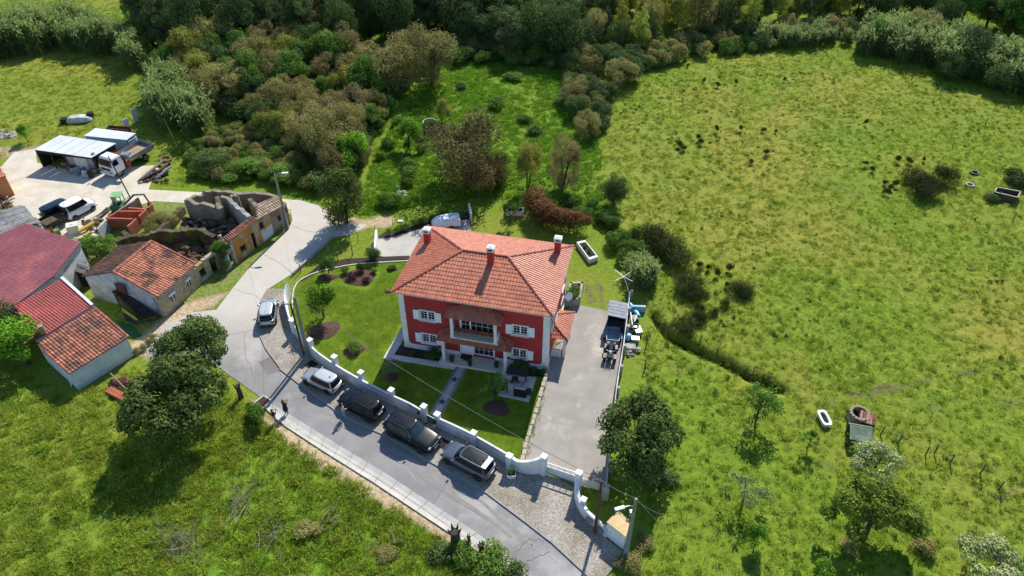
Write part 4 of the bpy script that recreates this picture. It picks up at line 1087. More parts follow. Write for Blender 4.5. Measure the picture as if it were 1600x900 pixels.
poly_wall(b4, 'back_wall', [z_(F1, 0), z_(F0, 0), z_(F0, F0.z - .1), z_(F1, F1.z - .1)], M['stone_wall'])
def on_wall(t, a, b, u0, u1, h0, h1, m, name, d=0.03, label=None):
    p, q = a.lerp(b, u0), a.lerp(b, u1); dd = (q - p); dd.z = 0; l = dd.length; dd.normalize(); nn = Vector((dd.y, -dd.x, 0))
    c = (p + q) / 2 + nn * d * 0.5
    return MB().cbox((c.x, c.y, (h0 + h1) / 2), (l, d, h1 - h0), math.atan2(dd.y, dd.x)).build(name, m, t, world=True)
for u0, u1 in ((0.22, 0.36), (0.68, 0.8)):
    on_wall(b4, E0, E1, u0, u1, 0.95, 1.75, M['white_old'], 'window_frame', 0.06); on_wall(b4, E0, E1, u0 + .012, u1 - .012, 1.0, 1.7, M['glass'], 'window_pane', 0.075)
    on_wall(b4, E0, E1, (u0 + u1) / 2 - .006, (u0 + u1) / 2 + .006, 1.0, 1.7, M['white_paint'], 'window_bar', 0.09); on_wall(b4, E0, E1, u0 - .01, u1 + .01, 1.72, 1.95, M['white'], 'shutter_box', 0.2)
on_wall(b4, F0, E0, 0.42, 0.55, 1.3, 3.0, mat('oxblood_door', '#571d20', '#4a181b', 2, 0.6), 'door', 0.05)
on_wall(b4, E0, E1, 0.0, 1.0, 2.58, 2.68, M['galv'], 'eaves_gutter', 0.14)
mb = MB(); c = F0.lerp(E0, 0.88); mb.lathe((c.x + 0.05, c.y - 0.35, 1.8), [(0.02, 0.0), (0.18, 0.04), (0.3, 0.12)], 14); mb.build('satellite_dish', M['white_paint'], b4, world=True)
# outside stair with dark tiles at the gable
st = thing('outside_stair', 'dark tiled outside stair roof climbing the cottage gable', 'stair', G(215, 485))
a, b, c, d = PZ((175, 455, 2.0)), PZ((188, 452, 2.0)), PZ((245, 493, 0.5)), PZ((225, 498, 0.5))
M['tile_black'] = mat('soot_black_tile', '#2d2a28', '#3a3531', 2.0, 0.9, tone=0.3)
tag(tile_slope([d, c, b, a], 0.26, 0.4, 0.07).build('stair_roof', M['tile_black'], st, world=True), kind='stuff')
wall_under(st, [a, b, c, d], M['moss_wall'], 'stair_wall')
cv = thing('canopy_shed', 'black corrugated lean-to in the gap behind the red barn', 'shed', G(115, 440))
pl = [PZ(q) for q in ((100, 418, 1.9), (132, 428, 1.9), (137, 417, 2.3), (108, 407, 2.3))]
tag(tile_slope(pl, 0.2, 2.0, 0.03).build('roof_sheet', M['sheet_grey'], cv, world=True), kind='stuff'); wall_under(cv, pl, M['dark_and_shade'])
gm = thing('green_tarp', 'green tarpaulin mat on the ground between barn and cottage', 'tarp', G(205, 520))
pp = GL([(180, 500), (205, 508), (222, 524), (207, 530), (192, 515)]); MB().prism([p[:2] for p in pp], 0.0, 0.05).build('sheet', mat('green_mat', '#1f5a35', '#1a4a2c', 3, 0.9), gm, world=True)
bo = thing('board_frame', 'yellow-edged dark board leaning near the green tarpaulin', 'board', G(205, 500))
MB().add([G(192, 486, 1.3), G(214, 500, 0.9), G(214, 508, 0.1), G(197, 500, 0.2)], [(0, 1, 2, 3)]).build('board', M['dark_and_shade'], bo, world=True).modifiers.new('s', 'SOLIDIFY').thickness = 0.05
MB().add([G(190, 480, 1.45), G(215, 499, 1.0), G(214, 501, 0.9), G(192, 487, 1.25)], [(0, 1, 2, 3)]).build('edge', mat('lime_board', '#a3a440', None), bo, world=True).modifiers.new('s', 'SOLIDIFY').thickness = 0.05
# fibre-cement shed and far-left corner
b5 = thing('grey_shed', 'shed with grey fibre-cement roof behind the red barn', 'shed', G(25, 350))
pl = [PZ(q) for q in ((-60, 388, 3.0), (41, 352, 2.9), (66, 352, 2.6), (36, 322, 2.6), (-60, 345, 3.0))]
tag(tile_slope(pl, 0.18, 1.2, 0.035).build('roof_sheet', M['sheet_grey'], b5, world=True), kind='stuff'); wall_under(b5, pl, M['limewash'])
b6 = thing('corner_house', 'corner of an orange and white house cut by left picture edge', 'house', G(-10, 290))
pl = [PZ(q) for q in ((-60, 292, 2.6), (10, 275, 2.6), (0, 262, 2.8), (-60, 262, 2.8))]
tag(tile_slope(pl, 0.27, 0.42, 0.07).build('roof_slope', M['tile'], b6, world=True), kind='stuff'); wall_under(b6, pl, mat('orange_render', '#c98a52', '#b87a45', 1.5, 0.85))
tp = thing('tile_stack', 'heap of old curved roof tiles behind the grey shed', 'tiles')
for i in range(46):
    c = G(rnd.uniform(-14, 22), rnd.uniform(312, 336), 0); c.z = rnd.uniform(0.1, 0.9)
    mb = MB(); ridge_caps(mb, c, c + Vector((rnd.uniform(-.2, .2), rnd.uniform(-.2, .2), rnd.uniform(-.06, .06))).normalized() * 0.5, 0.12, 0.6)
    mb.build('tile', M['tile_moss'] if rnd.random() < .6 else M['tile_old'], tp)
# brick shell without a roof
bs_ = thing('brick_shell', 'unfinished roofless hollow-brick shed with cross walls', 'ruin', G(195, 352))
BR = {}
def top_wall(t, a, b, h, m, name='wall', th=0.18, h2=None, rag=0.0, n=6, seed=0):
    """free-standing wall whose crest passes through two sighted points at height h; crest may be ragged"""
    rg = random.Random(seed); A, B = G(a[0], a[1], h), G(b[0], b[1], h2 or h)
    path = [A.lerp(B, i / n) for i in range(n + 1)]
    hs = [p.z + (rg.uniform(-rag, rag * .3) if rag else 0) for p in path]
    return strip_wall(MB(), path, hs, th).build(name, m, t, world=True)
for i, (a, b, m) in enumerate((((200, 354), (214, 341), M['brick']), ((218, 337.5), (229, 327), M['brick']), ((231, 325), (238, 319), M['brick']), ((167, 341), (206, 342), M['brick']), ((183, 330), (222, 330), M['brick']), ((200, 325), (226, 327), M['brick']),
                               ((166, 341), (186, 329), M['brick']), ((153, 357), (167, 342), M['white_old']), ((186, 328), (217, 309), M['grey_plaster']))): top_wall(bs_, a, b, 1.5, m, rag=0.04, seed=i)
# ruins along the road
ru = thing('yellow_ruin', 'roofless ruin with ochre plaster front along the road', 'ruin', G(400, 380))
fa, fb = G(371, 411), G(454, 346)
def facade(t, a, b, segs, m, th=0.4):
    d = (b - a); L0 = d.length; d.normalize(); nn = Vector((-d.y, d.x, 0)) * th
    for (u0, u1, z0, z1, mm) in segs:
        p, q = a + d * L0 * u0, a + d * L0 * u1
        z1a, z1b = z1 if isinstance(z1, tuple) else (z1, z1)
        MB().add([(p.x, p.y, z0), (q.x, q.y, z0), (q.x, q.y, z1b), (p.x, p.y, z1a), (p.x + nn.x, p.y + nn.y, z0), (q.x + nn.x, q.y + nn.y, z0), (q.x + nn.x, q.y + nn.y, z1b), (p.x + nn.x, p.y + nn.y, z1a)],
                 [(0, 1, 2, 3), (7, 6, 5, 4), (0, 4, 5, 1), (1, 5, 6, 2), (2, 6, 7, 3), (3, 7, 4, 0)]).build('wall', mm or m, t, world=True)
O_, GP, LW = M['ochre'], M['grey_plaster'], M['white_old']
facade(ru, fa, fb, [(0, .1, 0, 2.9, O_), (.1, .2, 0, .7, O_), (.1, .2, 1.5, 3.0, O_), (.2, .3, 0, 3.0, O_), (.3, .38, 2.0, 3.0, O_), (.38, .48, 0, 3.0, O_), (.48, .56, 0, 1.5, LW), (.48, .56, 2.5, 3.0, GP), (.56, .68, 0, 1.4, LW), (.56, .68, 1.4, 3.0, O_),
                    (.68, .8, 0, 2.9, GP), (.8, .86, 0, 1.0, GP), (.8, .86, 1.7, 2.8, GP), (.86, 1.0, 0, (2.7, 2.6), GP)], O_)
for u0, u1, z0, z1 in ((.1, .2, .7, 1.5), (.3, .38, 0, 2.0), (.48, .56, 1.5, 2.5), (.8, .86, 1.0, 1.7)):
    d = fb - fa; nn = Vector((-d.y, d.x, 0)).normalized() * 0.3; facade(ru, fa + nn, fb + nn, [(u0, u1, z0, z1, M['dark_and_shade'])], O_, 0.05)  # dark sheets set in the openings stand in for the shade inside
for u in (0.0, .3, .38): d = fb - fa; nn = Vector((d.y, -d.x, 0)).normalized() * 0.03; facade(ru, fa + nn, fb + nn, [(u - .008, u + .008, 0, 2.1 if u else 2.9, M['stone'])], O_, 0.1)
nd = (fb - fa).normalized()
for a, b, h, m, sd in (((448, 320), (430, 306), 2.5, GP, 1), ((289, 313), (345, 325), 3.0, GP, 2), ((289, 313), (330, 296), 3.0, GP, 3), ((330, 296), (430, 306), 2.7, GP, 4), ((345, 325), (342, 306), 3.0, GP, 5), ((345, 309), (372, 305), 3.4, GP, 6), ((386, 309), (402, 325), 3.0, GP, 7), ((352, 309), (386, 338), 3.3, M['concrete'], 8)):
    top_wall(ru, a, b, h, m, 'wall', 0.45, None, 0.32, 9, sd)
# leftover strips of roof on the front wall
for pl in ([(357, 377, 2.95), (402, 343, 2.98), (392, 338, 3.3), (347, 372, 3.25)], [(402, 343, 2.98), (448, 319, 2.9), (430, 307, 3.3), (400, 320, 3.4)]):
    tag(tile_slope([PZ(q) for q in pl], 0.27, 0.42, 0.085, 5, 0.05).build('roof_remnant', M['tile_old'] if pl[0][0] < 380 else mat('bleached_tile', '#b39a82', '#94806c', 2.0, 0.9, tone=0.3), ru, world=True), kind='stuff')
def rubble(t, px0, px1, py0, py1, n, rmin, rmax, m, seed, zmax=0.6, name='rubble'):
    rg = random.Random(seed); mb = MB()
    for i in range(n):
        c = G(rg.uniform(px0, px1), rg.uniform(py0, py1)); r = rg.uniform(rmin, rmax)
        mb.ball((c.x, c.y, rg.uniform(0, zmax)), (r, r * rg.uniform(.6, 1.2), r * rg.uniform(.4, .8)), 7, 5, rg.random(), 0.25, rg)
    return tag(mb.build(name, m, t, world=t is not None), kind='stuff')
rubble(ru, 290, 380, 345, 398, 170, 0.12, 0.7, M['rubble'], 3, 1.0); rubble(ru, 300, 375, 350, 392, 60, 0.1, 0.3, M['stone'], 5, 1.1, 'fallen_stones')
mw = thing('mossy_ruin', 'moss-topped crumbling earth walls of roofless house beside cottage', 'ruin', G(290, 395))
crest = [(182, 378), (204, 369), (224, 369), (245, 362), (280, 362), (307, 358), (332, 371)]
for i in range(len(crest) - 1): top_wall(mw, crest[i], crest[i + 1], 2.3, M['moss_wall'], 'wall', 0.5, None, 0.12, 5, i + 20)
top_wall(mw, (245, 362), (270, 340), 2.0, M['moss_wall'], 'wall', 0.5, 1.2, 0.15, 6, 31); top_wall(mw, (270, 340), (288, 322), 1.2, M['moss_wall'], 'wall', 0.6, 0.9, 0.15, 6, 32)
top_wall(mw, (188, 362), (200, 372), 1.2, M['moss_wall'], 'wall', 0.5, 1.0, 0.1, 4, 33)
rubble(mw, 255, 335, 385, 425, 90, 0.15, 0.6, M['rubble'], 4, .9)
lr = thing('low_ruin', 'low crumbling front wall with two empty openings beside cottage', 'ruin', G(330, 430))
la, lb_ = G(311, 446), G(349, 416)
facade(lr, la, lb_, [(0, .14, 0, (1.9, 2.0), M['stone_wall']), (.14, .4, 0, .5, M['stone_wall']), (.14, .4, 1.5, 2.1, O_), (.4, .56, 0, 2.2, M['stone_wall']), (.56, .84, 1.9, 2.2, O_), (.84, 1.0, 0, (2.1, 1.8), M['stone_wall'])], O_)
d = lb_ - la; nn = Vector((-d.y, d.x, 0)).normalized() * 0.3; facade(lr, la + nn, lb_ + nn, [(.14, .4, .5, 1.5, M['dark_and_shade']), (.56, .84, 0, 1.9, M['dark_and_shade'])], O_, 0.05)  # both openings backed by dark panels in place of interior shade
for u in (.14, .4, .56, .84): nn2 = -nn * 0.1; facade(lr, la + nn2, lb_ + nn2, [(u - .012, u + .012, 0, 1.9, M['stone'])], O_, 0.1)
top_wall(lr, (312, 408), (302, 400), 2.0, M['moss_wall'], 'wall', 0.4, None, 0.1, 4, 41)
fa2, fb2 = G(355, 424), G(371, 411)
facade(lr, fa2, fb2, [(0, .5, 0, (1.2, 1.7), LW), (.5, .9, 1.6, 2.2, GP), (.9, 1, 0, 2.4, LW)], LW)
# far sheds of the yard
s1 = thing('open_shed', 'open-fronted shed with white sheet roof across the yard', 'shed', G(110, 255))
RP = [PZ(q) for q in ((53, 233.5, 2.5), (143, 246.5, 2.3), (181.5, 224, 2.5), (93, 211, 2.7))]
for k in range(6):
    p = [RP[0].lerp(RP[1], k / 6 + .003), RP[0].lerp(RP[1], (k + 1) / 6 - .003), RP[3].lerp(RP[2], (k + 1) / 6 - .003), RP[3].lerp(RP[2], k / 6 + .003)]
    dz = 0.012 * (k % 2)
    MB().add([v + Vector((0, 0, dz)) for v in p] + [v + Vector((0, 0, dz - 0.05)) for v in p], [(0, 1, 2, 3), (7, 6, 5, 4), (0, 4, 5, 1), (1, 5, 6, 2), (2, 6, 7, 3), (3, 7, 4, 0)]).build('roof_sheet', M['steel_white'], s1, world=True)
for a, b, m in ((RP[2], RP[3], M['sheet_grey']), (RP[3], RP[0], M['dark_and_shade'])):
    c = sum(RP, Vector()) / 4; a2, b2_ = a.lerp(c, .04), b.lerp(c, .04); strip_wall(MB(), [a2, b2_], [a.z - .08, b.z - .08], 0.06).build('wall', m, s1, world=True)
strip_wall(MB(), [RP[0].lerp(RP[2], .02), RP[1].lerp(RP[3], .02)], [2.42, 2.22], 0.06, 2.0).build('fascia', M['dark_and_shade'], s1, world=True)
strip_wall(MB(), [RP[1].lerp(RP[3], .02), RP[2].lerp(RP[0], .02)], [2.22, 2.42], 0.06, 1.75).build('fascia', M['dark_and_shade'], s1, world=True)
for u, w, m in ((.5, .11, M['galv']), (.63, .2, M['paving']), (.84, .15, M['galv'])):
    a, b = RP[0].lerp(RP[1], u), RP[0].lerp(RP[1], u + w); strip_wall(MB(), [a.lerp(RP[3], .05), b.lerp(RP[2], .05)], 2.0, 0.05).build('panel', m, s1, world=True)
for u in (0.01, 0.25, 0.49, 0.99):
    p = RP[0].lerp(RP[1], u).lerp(RP[3].lerp(RP[2], u), .03); MB().box(p.x - .06, p.x + .06, p.y - .06, p.y + .06, 0, p.z - .1).build('post', M['wood_dark'], s1, world=True)
p = PZ((145, 240, 2.42)); MB().lathe((p.x, p.y, 2.4), [(0, 0.1), (0.22, 0.1), (0.25, 0)], 12).build('vent_cap', M['galv'], s1, world=True)
s2 = thing('site_container', 'pale blue site container with white roof behind the open shed', 'container', G(172, 222))
RP2 = [PZ(q) for q in ((131, 212, 2.3), (198, 218.5, 2.2), (212.5, 208, 2.3), (149, 200, 2.35))]
MB().add(RP2 + [p - Vector((0, 0, .07)) for p in RP2], [(0, 1, 2, 3), (7, 6, 5, 4), (0, 4, 5, 1), (1, 5, 6, 2), (2, 6, 7, 3), (3, 7, 4, 0)]).build('roof_sheet', M['steel_white'], s2, world=True)
M['blue_sheet'] = mat('pale_blue_sheet', '#86a9bf', '#7397ae', 1.5, 0.6, c3='#a3b3ba', s3=1.0)
wall_under(s2, RP2, [M['blue_sheet'], M['galv'], M['blue_sheet'], M['blue_sheet']])
a, b = RP2[1], RP2[2]
for k in range(6): 
    q0, q1 = a.lerp(b, .06), a.lerp(b, .94); c = (q0 + q1) / 2; MB().cbox((c.x + 0.0, c.y - 0.0, 0.35 + k * 0.3), ((q1 - q0).length, 0.1, 0.12), math.atan2((q1 - q0).y, (q1 - q0).x)).build('rib', M['white_paint'], s2, world=True)
for i, (q, h, lb) in enumerate((((201, 204), 1.7, 'tall pale sheet standing behind the blue container'), ((214, 190), 1.9, 'weathered white post panel at the edge of reeds'))):
    c = G(*q); o = MB().cbox((c.x, c.y, h / 2), (0.7, 0.08, h), R(60)).build('metal_sheet', M['steel_white'], origin=c); tag(o, lb, 'sheet')
cw = thing('cattle_pen', 'low brown-lined pen between container and field', 'pen', G(180, 205))
for a, b in (((166, 200), (200, 203)), ((166, 200), (170, 196)), ((170, 196), (203, 198))): top_wall(cw, a, b, 0.8, M['rust'], 'side', 0.06)
# ---------------------------------------------------------------- vehicles
def paint(name, c, metal=0.3, rough=0.28, coat=0.5):
    return mat(name, c, None, rough=rough, metal=metal, coat=coat, spec=0.28)
def wheel(t, x, y, r, w, name='wheel'):
    s = 1 if y > 0 else -1
    wl = MB()
    prof = [(r * 0.62, -w / 2), (r * 0.94, -w / 2), (r, -w * 0.36), (r, w * 0.36), (r * 0.94, w / 2), (r * 0.62, w / 2)]
    vs, fs, n = [], [], 18
    for rr, o in prof:
        for k in range(n):
            a = 2 * PI * k / n; vs.append((x + rr * math.cos(a), y + o, r + rr * math.sin(a)))
    for i in range(len(prof) - 1):
        for k in range(n): fs.append((i * n + k, i * n + (k + 1) % n, (i + 1) * n + (k + 1) % n, (i + 1) * n + k))
    wl.add(vs, fs); o = wl.build(name, M['rubber'], t, smooth=True)
    rim = MB(); yo = y + s * w * 0.42
    rim.add([(x + r * 0.64 * math.cos(2 * PI * k / 20), yo, r + r * 0.64 * math.sin(2 * PI * k / 20)) for k in range(20)], [tuple(range(20))])
    rim.build('rim', M['alloy'], o)
    for k in range(5):
        a = 2 * PI * k / 5 + 0.3
        MB().cbox((x + r * .33 * math.cos(a), yo + s * 0.012, r + r * .33 * math.sin(a)), (r * .5, 0.02, 0.07), Matrix.Rotation(-a, 3, 'Y')).build('spoke', M['black'], o)
def loft(sections):
    """skin a list of equal-length closed cross-sections"""
    n = len(sections[0]); vs = [p for s in sections for p in s]; fs = []
    for i in range(len(sections) - 1):
        for k in range(n): fs.append((i * n + k, i * n + (k + 1) % n, (i + 1) * n + (k + 1) % n, (i + 1) * n + k))
    fs += [tuple(range(n))[::-1], tuple(range((len(sections) - 1) * n, len(sections) * n))]
    return MB().add(vs, fs)
def car(name, label, px, ang, L, W, Hh, body, style='suv', roofm=None, group=None, glass=None, rail=False, spoiler=None, bonnet=0.25, lights='#8f969c', trim=None, cat='car'):
    """ang: heading of the bonnet on the ground (radians). Origin under the middle of the car."""
    b = G(*px); t = thing(name, label, cat, b, ang, group)
    t.location.z = 0.09 if px[1] < 760 and px[0] > 400 and px[0] < 800 else 0.0
    gl = glass or M['dark_glass']
    hw = W / 2; gc = 0.2 if style == 'suv' else 0.15; wr = 0.36 if style == 'suv' else 0.3
    belt = Hh * (0.62 if style == 'suv' else 0.59); hood = belt - (0.03 if style == 'suv' else 0.06)
    xf, xr = L / 2, -L / 2
    xw = xf - L * bonnet            # foot of the windscreen
    xt = xw - L * 0.135             # top of the windscreen
    xb = xr + L * {'suv': .085, 'hatch': .10, 'van': .03}[style]            # top of the tailgate
    xg = xr + L * 0.03
    def top(x):
        if x > xw: f = (x - xw) / (xf - xw); return hood - 0.02 - 0.14 * f * f - (0.16 * max(0, f - .82) / .18)
        if x < xg + .1: return belt - 0.05 * (xg + .1 - x) / .2
        return belt
    def wid(x):
        f = abs(x) / (L / 2); return hw * (1 - 0.14 * max(0, f - .72) / .28 - 0.10 * max(0, f - .93) / .07)
    secs = []
    for x in [xr, xr + .06, xr + .25, xr + .7, -L * .15, 0, L * .15, xw, xw + (xf - xw) * .4, xf - .45, xf - .2, xf - .05, xf]:
        w, zt = wid(x), top(x); zb = gc + (0.12 if abs(x) > L / 2 - .1 else 0)
        e = 1.0 if xr + .05 < x < xf - .04 else 0.93
        half = [(w * .80, zb), (w * .96 * e, zb + .10), (w * e, zb + .28), (w * .995 * e, (zb + zt) / 2 + .05), (w * .965 * e, zt - .10), (w * .88 * e, zt - .012), (w * .45, zt + .022)]
        secs.append([(x, y, z) for y, z in half] + [(x, -y, z) for y, z in half[::-1]])
    bd = loft(secs).build('body', body, t, smooth=True)
    md = bd.modifiers.new('sub', 'SUBSURF'); md.levels = md.render_levels = 1
    # cabin lofted from rounded plan outlines; every pane is cut out of that shell as a mesh of its own
    rf = Hh; wt, wb = hw * .74, hw * .93
    nA = 44; ex = 2 / 4.2
    FS = [0, .07, .3, .55, .78, .9, .96, 1.0]
    def outline(f):
        g = min(f, 1) ** .9; xF, xR, w = xw + (xt - xw) * min(f, 1), xg + (xb - xg) * min(f, 1) ** 1.5, wb + (wt - wb) * g
        if f > .9: k = (f - .9) / .1; xF -= .10 * k ** 2; xR += .12 * k ** 2; w -= .09 * k ** 2
        cx, a = (xF + xR) / 2, (xF - xR) / 2; out = []
        for i in range(nA):
            t_ = 2 * PI * i / nA; c, s_ = math.cos(t_), math.sin(t_)
            out.append((cx + a * math.copysign(abs(c) ** ex, c), w * math.copysign(abs(s_) ** ex, s_), belt - .03 + (rf - belt + .03) * (f if f < .9 else .9 + .1 * (1 - (1 - (f - .9) / .1) ** 2))))
        return out, cx, a, w
    rings = [outline(f) for f in FS]; panes = {}
    for j in range(len(FS) - 1):
        for i in range(nA):
            k = (i + 1) % nA; q = [rings[j][0][i], rings[j][0][k], rings[j + 1][0][k], rings[j + 1][0][i]]
            cx, a, w = rings[j][1:]; u = (q[0][0] + q[1][0]) / 2; u = (u - cx) / a; vv = (q[0][1] + q[1][1]) / 2 / w; fm = (FS[j] + FS[j + 1]) / 2
            if fm < .07 or fm > .88: key = 'cabin'
            elif u > 0 and abs(vv) < .86: key = 'windscreen'
            elif u < 0 and abs(vv) < .84: key = 'rear_window' if fm > .1 else 'cabin'
            elif u > .80 or u < -.82 or abs(u + .02) < .07: key = 'cabin'
            else: key = ('front' if u > 0 else 'rear') + ('L' if vv > 0 else 'R')
            panes.setdefault(key, []).append(q)
    for key, qs in panes.items():
        mb = MB()
        for q in qs: mb.add(q, [(0, 1, 2, 3)])
        nm = key if key in ('cabin', 'windscreen', 'rear_window') else 'side_window'
        o = mb.build(nm, body if key == 'cabin' else gl, t, smooth=True); bmh = bmesh.new(); bmh.from_mesh(o.data); bmesh.ops.remove_doubles(bmh, verts=bmh.verts, dist=1e-4); bmh.to_mesh(o.data); bmh.free()
    tr_, cx, a, w = rings[-1]
    mid_ = [(cx + (x - cx) * .55, y * .55, z + .018) for x, y, z in tr_]
    MB().add(tr_ + mid_ + [(cx, 0, rf + .024)], [(i, (i + 1) % nA, nA + (i + 1) % nA, nA + i) for i in range(nA)] + [(nA + i, nA + (i + 1) % nA, 2 * nA) for i in range(nA)]).build('roof_panel', roofm or body, t, smooth=True)
    for s in (1, -1):
        m_ = MB().cbox((xw - .28, s * (hw + .08), belt + .06), (0.14, 0.2, 0.14)); m_.build('mirror', body, t, bevel=0.03)
        hl = MB().cbox((xf - .16, s * hw * .64, hood - .22), (0.2, 0.3, 0.1), R(-14) * s); hl.build('headlight', mat('headlight_glass', lights, None, rough=0.1), t, bevel=0.03)
        tl = MB().cbox((xr + .06, s * hw * .74, belt - .1), (0.1, 0.2, 0.2 if style != 'suv' else 0.1)); tl.build('tail_light', M['tail'], t, bevel=0.02)
        for xx in (xf - L * .185, xr + L * .19):
            a_ = MB(); n = 14
            a_.add([(xx + (wr + .07) * math.cos(PI * k / n), s * (wid(xx) + .012), wr + (wr + .07) * math.sin(PI * k / n)) for k in range(n + 1)], [tuple(range(n + 1))]); a_.build('wheel_arch', M['black'], t)
            wheel(t, xx, s * (hw - .085), wr, 0.22)
        if rail: MB().tube([(xt - .15, s * wt * .9, rf + .03), ((xt + xb) / 2, s * wt * .93, rf + .06), (xb + .1, s * wt * .88, rf + .02)], 0.022, 6).build('roof_rail', M['chrome'] if rail == 1 else M['black'], t)
        MB().box(-L * .24, L * .24, s * (hw + .002) - .012, s * (hw + .002) + .012, gc + .12, gc + .24).build('sill_trim', trim or M['black'], t)
    MB().cbox((xf - .03, 0, gc + .2), (0.12, W * .8, 0.14)).build('front_bumper', trim or M['black'], t, bevel=0.03)
    MB().cbox((xf - .045, 0, hood - .26), (0.06, W * .42, 0.13)).build('grille', M['black'], t)
    MB().cbox((xf + .01, 0, gc + .3), (0.03, 0.5, 0.1)).build('number_plate', M['white_paint'], t)
    MB().cbox((xr + .03, 0, gc + .2), (0.12, W * .8, 0.14)).build('rear_bumper', trim or M['black'], t, bevel=0.03)
    MB().cbox((xr - .005, 0, belt - .16), (0.03, 0.5, 0.1)).build('number_plate', M['white_paint'], t)
    if spoiler: MB().add([(xb + .28, wt * .84, rf + .015), (xb - .1, wt * .84, rf - .01), (xb - .1, -wt * .84, rf - .01), (xb + .28, -wt * .84, rf + .015)], [(0, 1, 2, 3)]).build('spoiler', spoiler, t).modifiers.new('s', 'SOLIDIFY').thickness = 0.04
    MB().cbox((xb + .45, 0, rf + .07), (0.12, 0.03, 0.08)).build('aerial_fin', M['black'], t)
    return t
M['tail'] = mat('tail_lamp', '#4a0d0f', None, rough=0.15)
def heading(a, b): p, q = G(*a), G(*b); return math.atan2(q.y - p.y, q.x - p.x)
ROADDIR = heading((528, 644), (610, 690))
M['black_paint'] = paint('black_car_paint', '#0a121c', 0.0, 0.3, 0.06); M['silver_paint'] = paint('silver_car_paint', '#aeb1b3', 0.6, 0.3)
M['grey_paint'] = paint('blue_grey_car_paint', '#5d6470', 0.5, 0.28); M['navy_paint'] = paint('navy_car_paint', '#1b2838', 0.4, 0.25)
M['roof_sky_sheen'] = paint('silver_paint_sky_sheen', '#c3c6c8', 0.3, 0.3); M['white_van'] = paint('white_van_paint', '#dcdedf', 0.0, 0.5, 0.1)  # silver car roofs: sky reflection put into the colour as a lighter tone
car('hatchback', 'silver hatchback parked first in the row on the cobbles', (505, 601), ROADDIR + PI + R(3), 3.75, 1.62, 1.4, M['silver_paint'], 'hatch', roofm=M['roof_sky_sheen'], group='cars parked along the garden wall')
car('suv', 'small black crossover with number plate between silver hatchback and black estate', (566, 640), ROADDIR + PI + R(1), 4.2, 1.8, 1.5, M['black_paint'], 'suv', rail=2, group='cars parked along the garden wall')
bm = car('suv', 'large black off-roader facing towards the drive gate', (645, 684), heading((610, 665), (690, 708)), 4.85, 1.98, 1.64, M['black_paint'], 'suv', rail=2, bonnet=0.31, group='cars parked along the garden wall', glass=mat('teal_car_glass', '#23343a', '#2c4046', 0.8, rough=0.08, spec=0.4))
MB().ball((4.85 / 2 + .0, 0, 0.98), (0.02, 0.05, 0.05), 8, 6).build('badge', M['chrome'], bm)
for s in (1, -1): MB().cbox((2.42, s * .14, 0.82), (0.05, 0.22, 0.2)).build('grille_kidney', M['chrome'], bm, bevel=0.03)
car('suv', 'blue-grey crossover with black roof and silver spoiler beside flower pot', (733, 727), ROADDIR + PI + R(0), 4.45, 1.84, 1.52, M['grey_paint'], 'suv', roofm=M['black_paint'], rail=1, spoiler=M['silver_paint'], group='cars parked along the garden wall')
car('hatchback', 'silver hatchback parked alone at the bend seen from behind', (421, 494), heading((420, 500), (424, 470)), 3.75, 1.62, 1.4, M['silver_paint'], 'hatch', roofm=M['roof_sky_sheen'])
car('estate_car', 'dark navy people carrier parked in the sandy yard', (100, 334), heading((82, 343), (118, 326)), 4.5, 1.75, 1.7, M['navy_paint'], 'van', bonnet=0.22)
# white double-cab pickup with flatbed
pk = car('pickup_truck', 'white double-cab pickup with wooden flatbed in the yard', (126, 333), heading((110, 343), (146, 324)), 3.6, 1.8, 1.9, M['white_van'], 'van', bonnet=0.2, glass=M['glass'], cat='truck')
MB().box(-4.3, -1.78, -.95, .95, .75, .87).build('flatbed', M['wood_dark'], pk)
for k in range(6): MB().box(-4.25, -1.85, -.82 + k * .29, -.6 + k * .29, .872, .9).build('plank', M['wood'], pk)
for s in (1, -1):
    MB().box(-4.3, -1.8, s * .97 - .02, s * .97 + .02, .87, 1.2).build('side_board', M['black'], pk); wheel(pk, -3.4, s * .8, .33, .22)
MB().box(-4.34, -4.3, -.95, .95, .87, 1.2).build('tail_board', M['black'], pk); MB().box(-1.8, -1.76, -.95, .95, .87, 1.75).build('head_board', M['black'], pk)
# crane lorry
lo = G(172, 277); hd_ = heading((222, 248), (174, 276))
tr = thing('crane_lorry', 'white cab lorry with red loader crane and grey dropside bed', 'lorry', lo, hd_)
FX = lambda x: x - 1.0
cabs = []
for z, x0_, x1_, w in ((0.55, -1.7, 0.05, 1.12), (1.35, -1.7, 0.1, 1.15), (1.42, -1.7, 0.08, 1.15), (2.35, -1.65, -.28, 1.05), (2.5, -1.5, -.45, .95)):
    cabs.append([(x0_, w, z), (x1_, w, z), (x1_, -w, z), (x0_, -w, z)])
LIFT = 0.1
cabs = [[(x, y, z + LIFT) for x, y, z in r] for r in cabs]
loft(cabs).build('cab', M['white_van'], tr, bevel=0.06)
def qp(nm, pts, m, off): 
    o = MB().add(pts, [tuple(range(len(pts)))]).build(nm, m, tr); mm = o.modifiers.new('s', 'SOLIDIFY'); mm.thickness = off; mm.offset = 0; return o
qp('windscreen', [(.06, -1.0, 1.62), (.06, 1.0, 1.62), (-.24, .94, 2.35), (-.24, -.94, 2.35)], M['dark_glass'], .09)
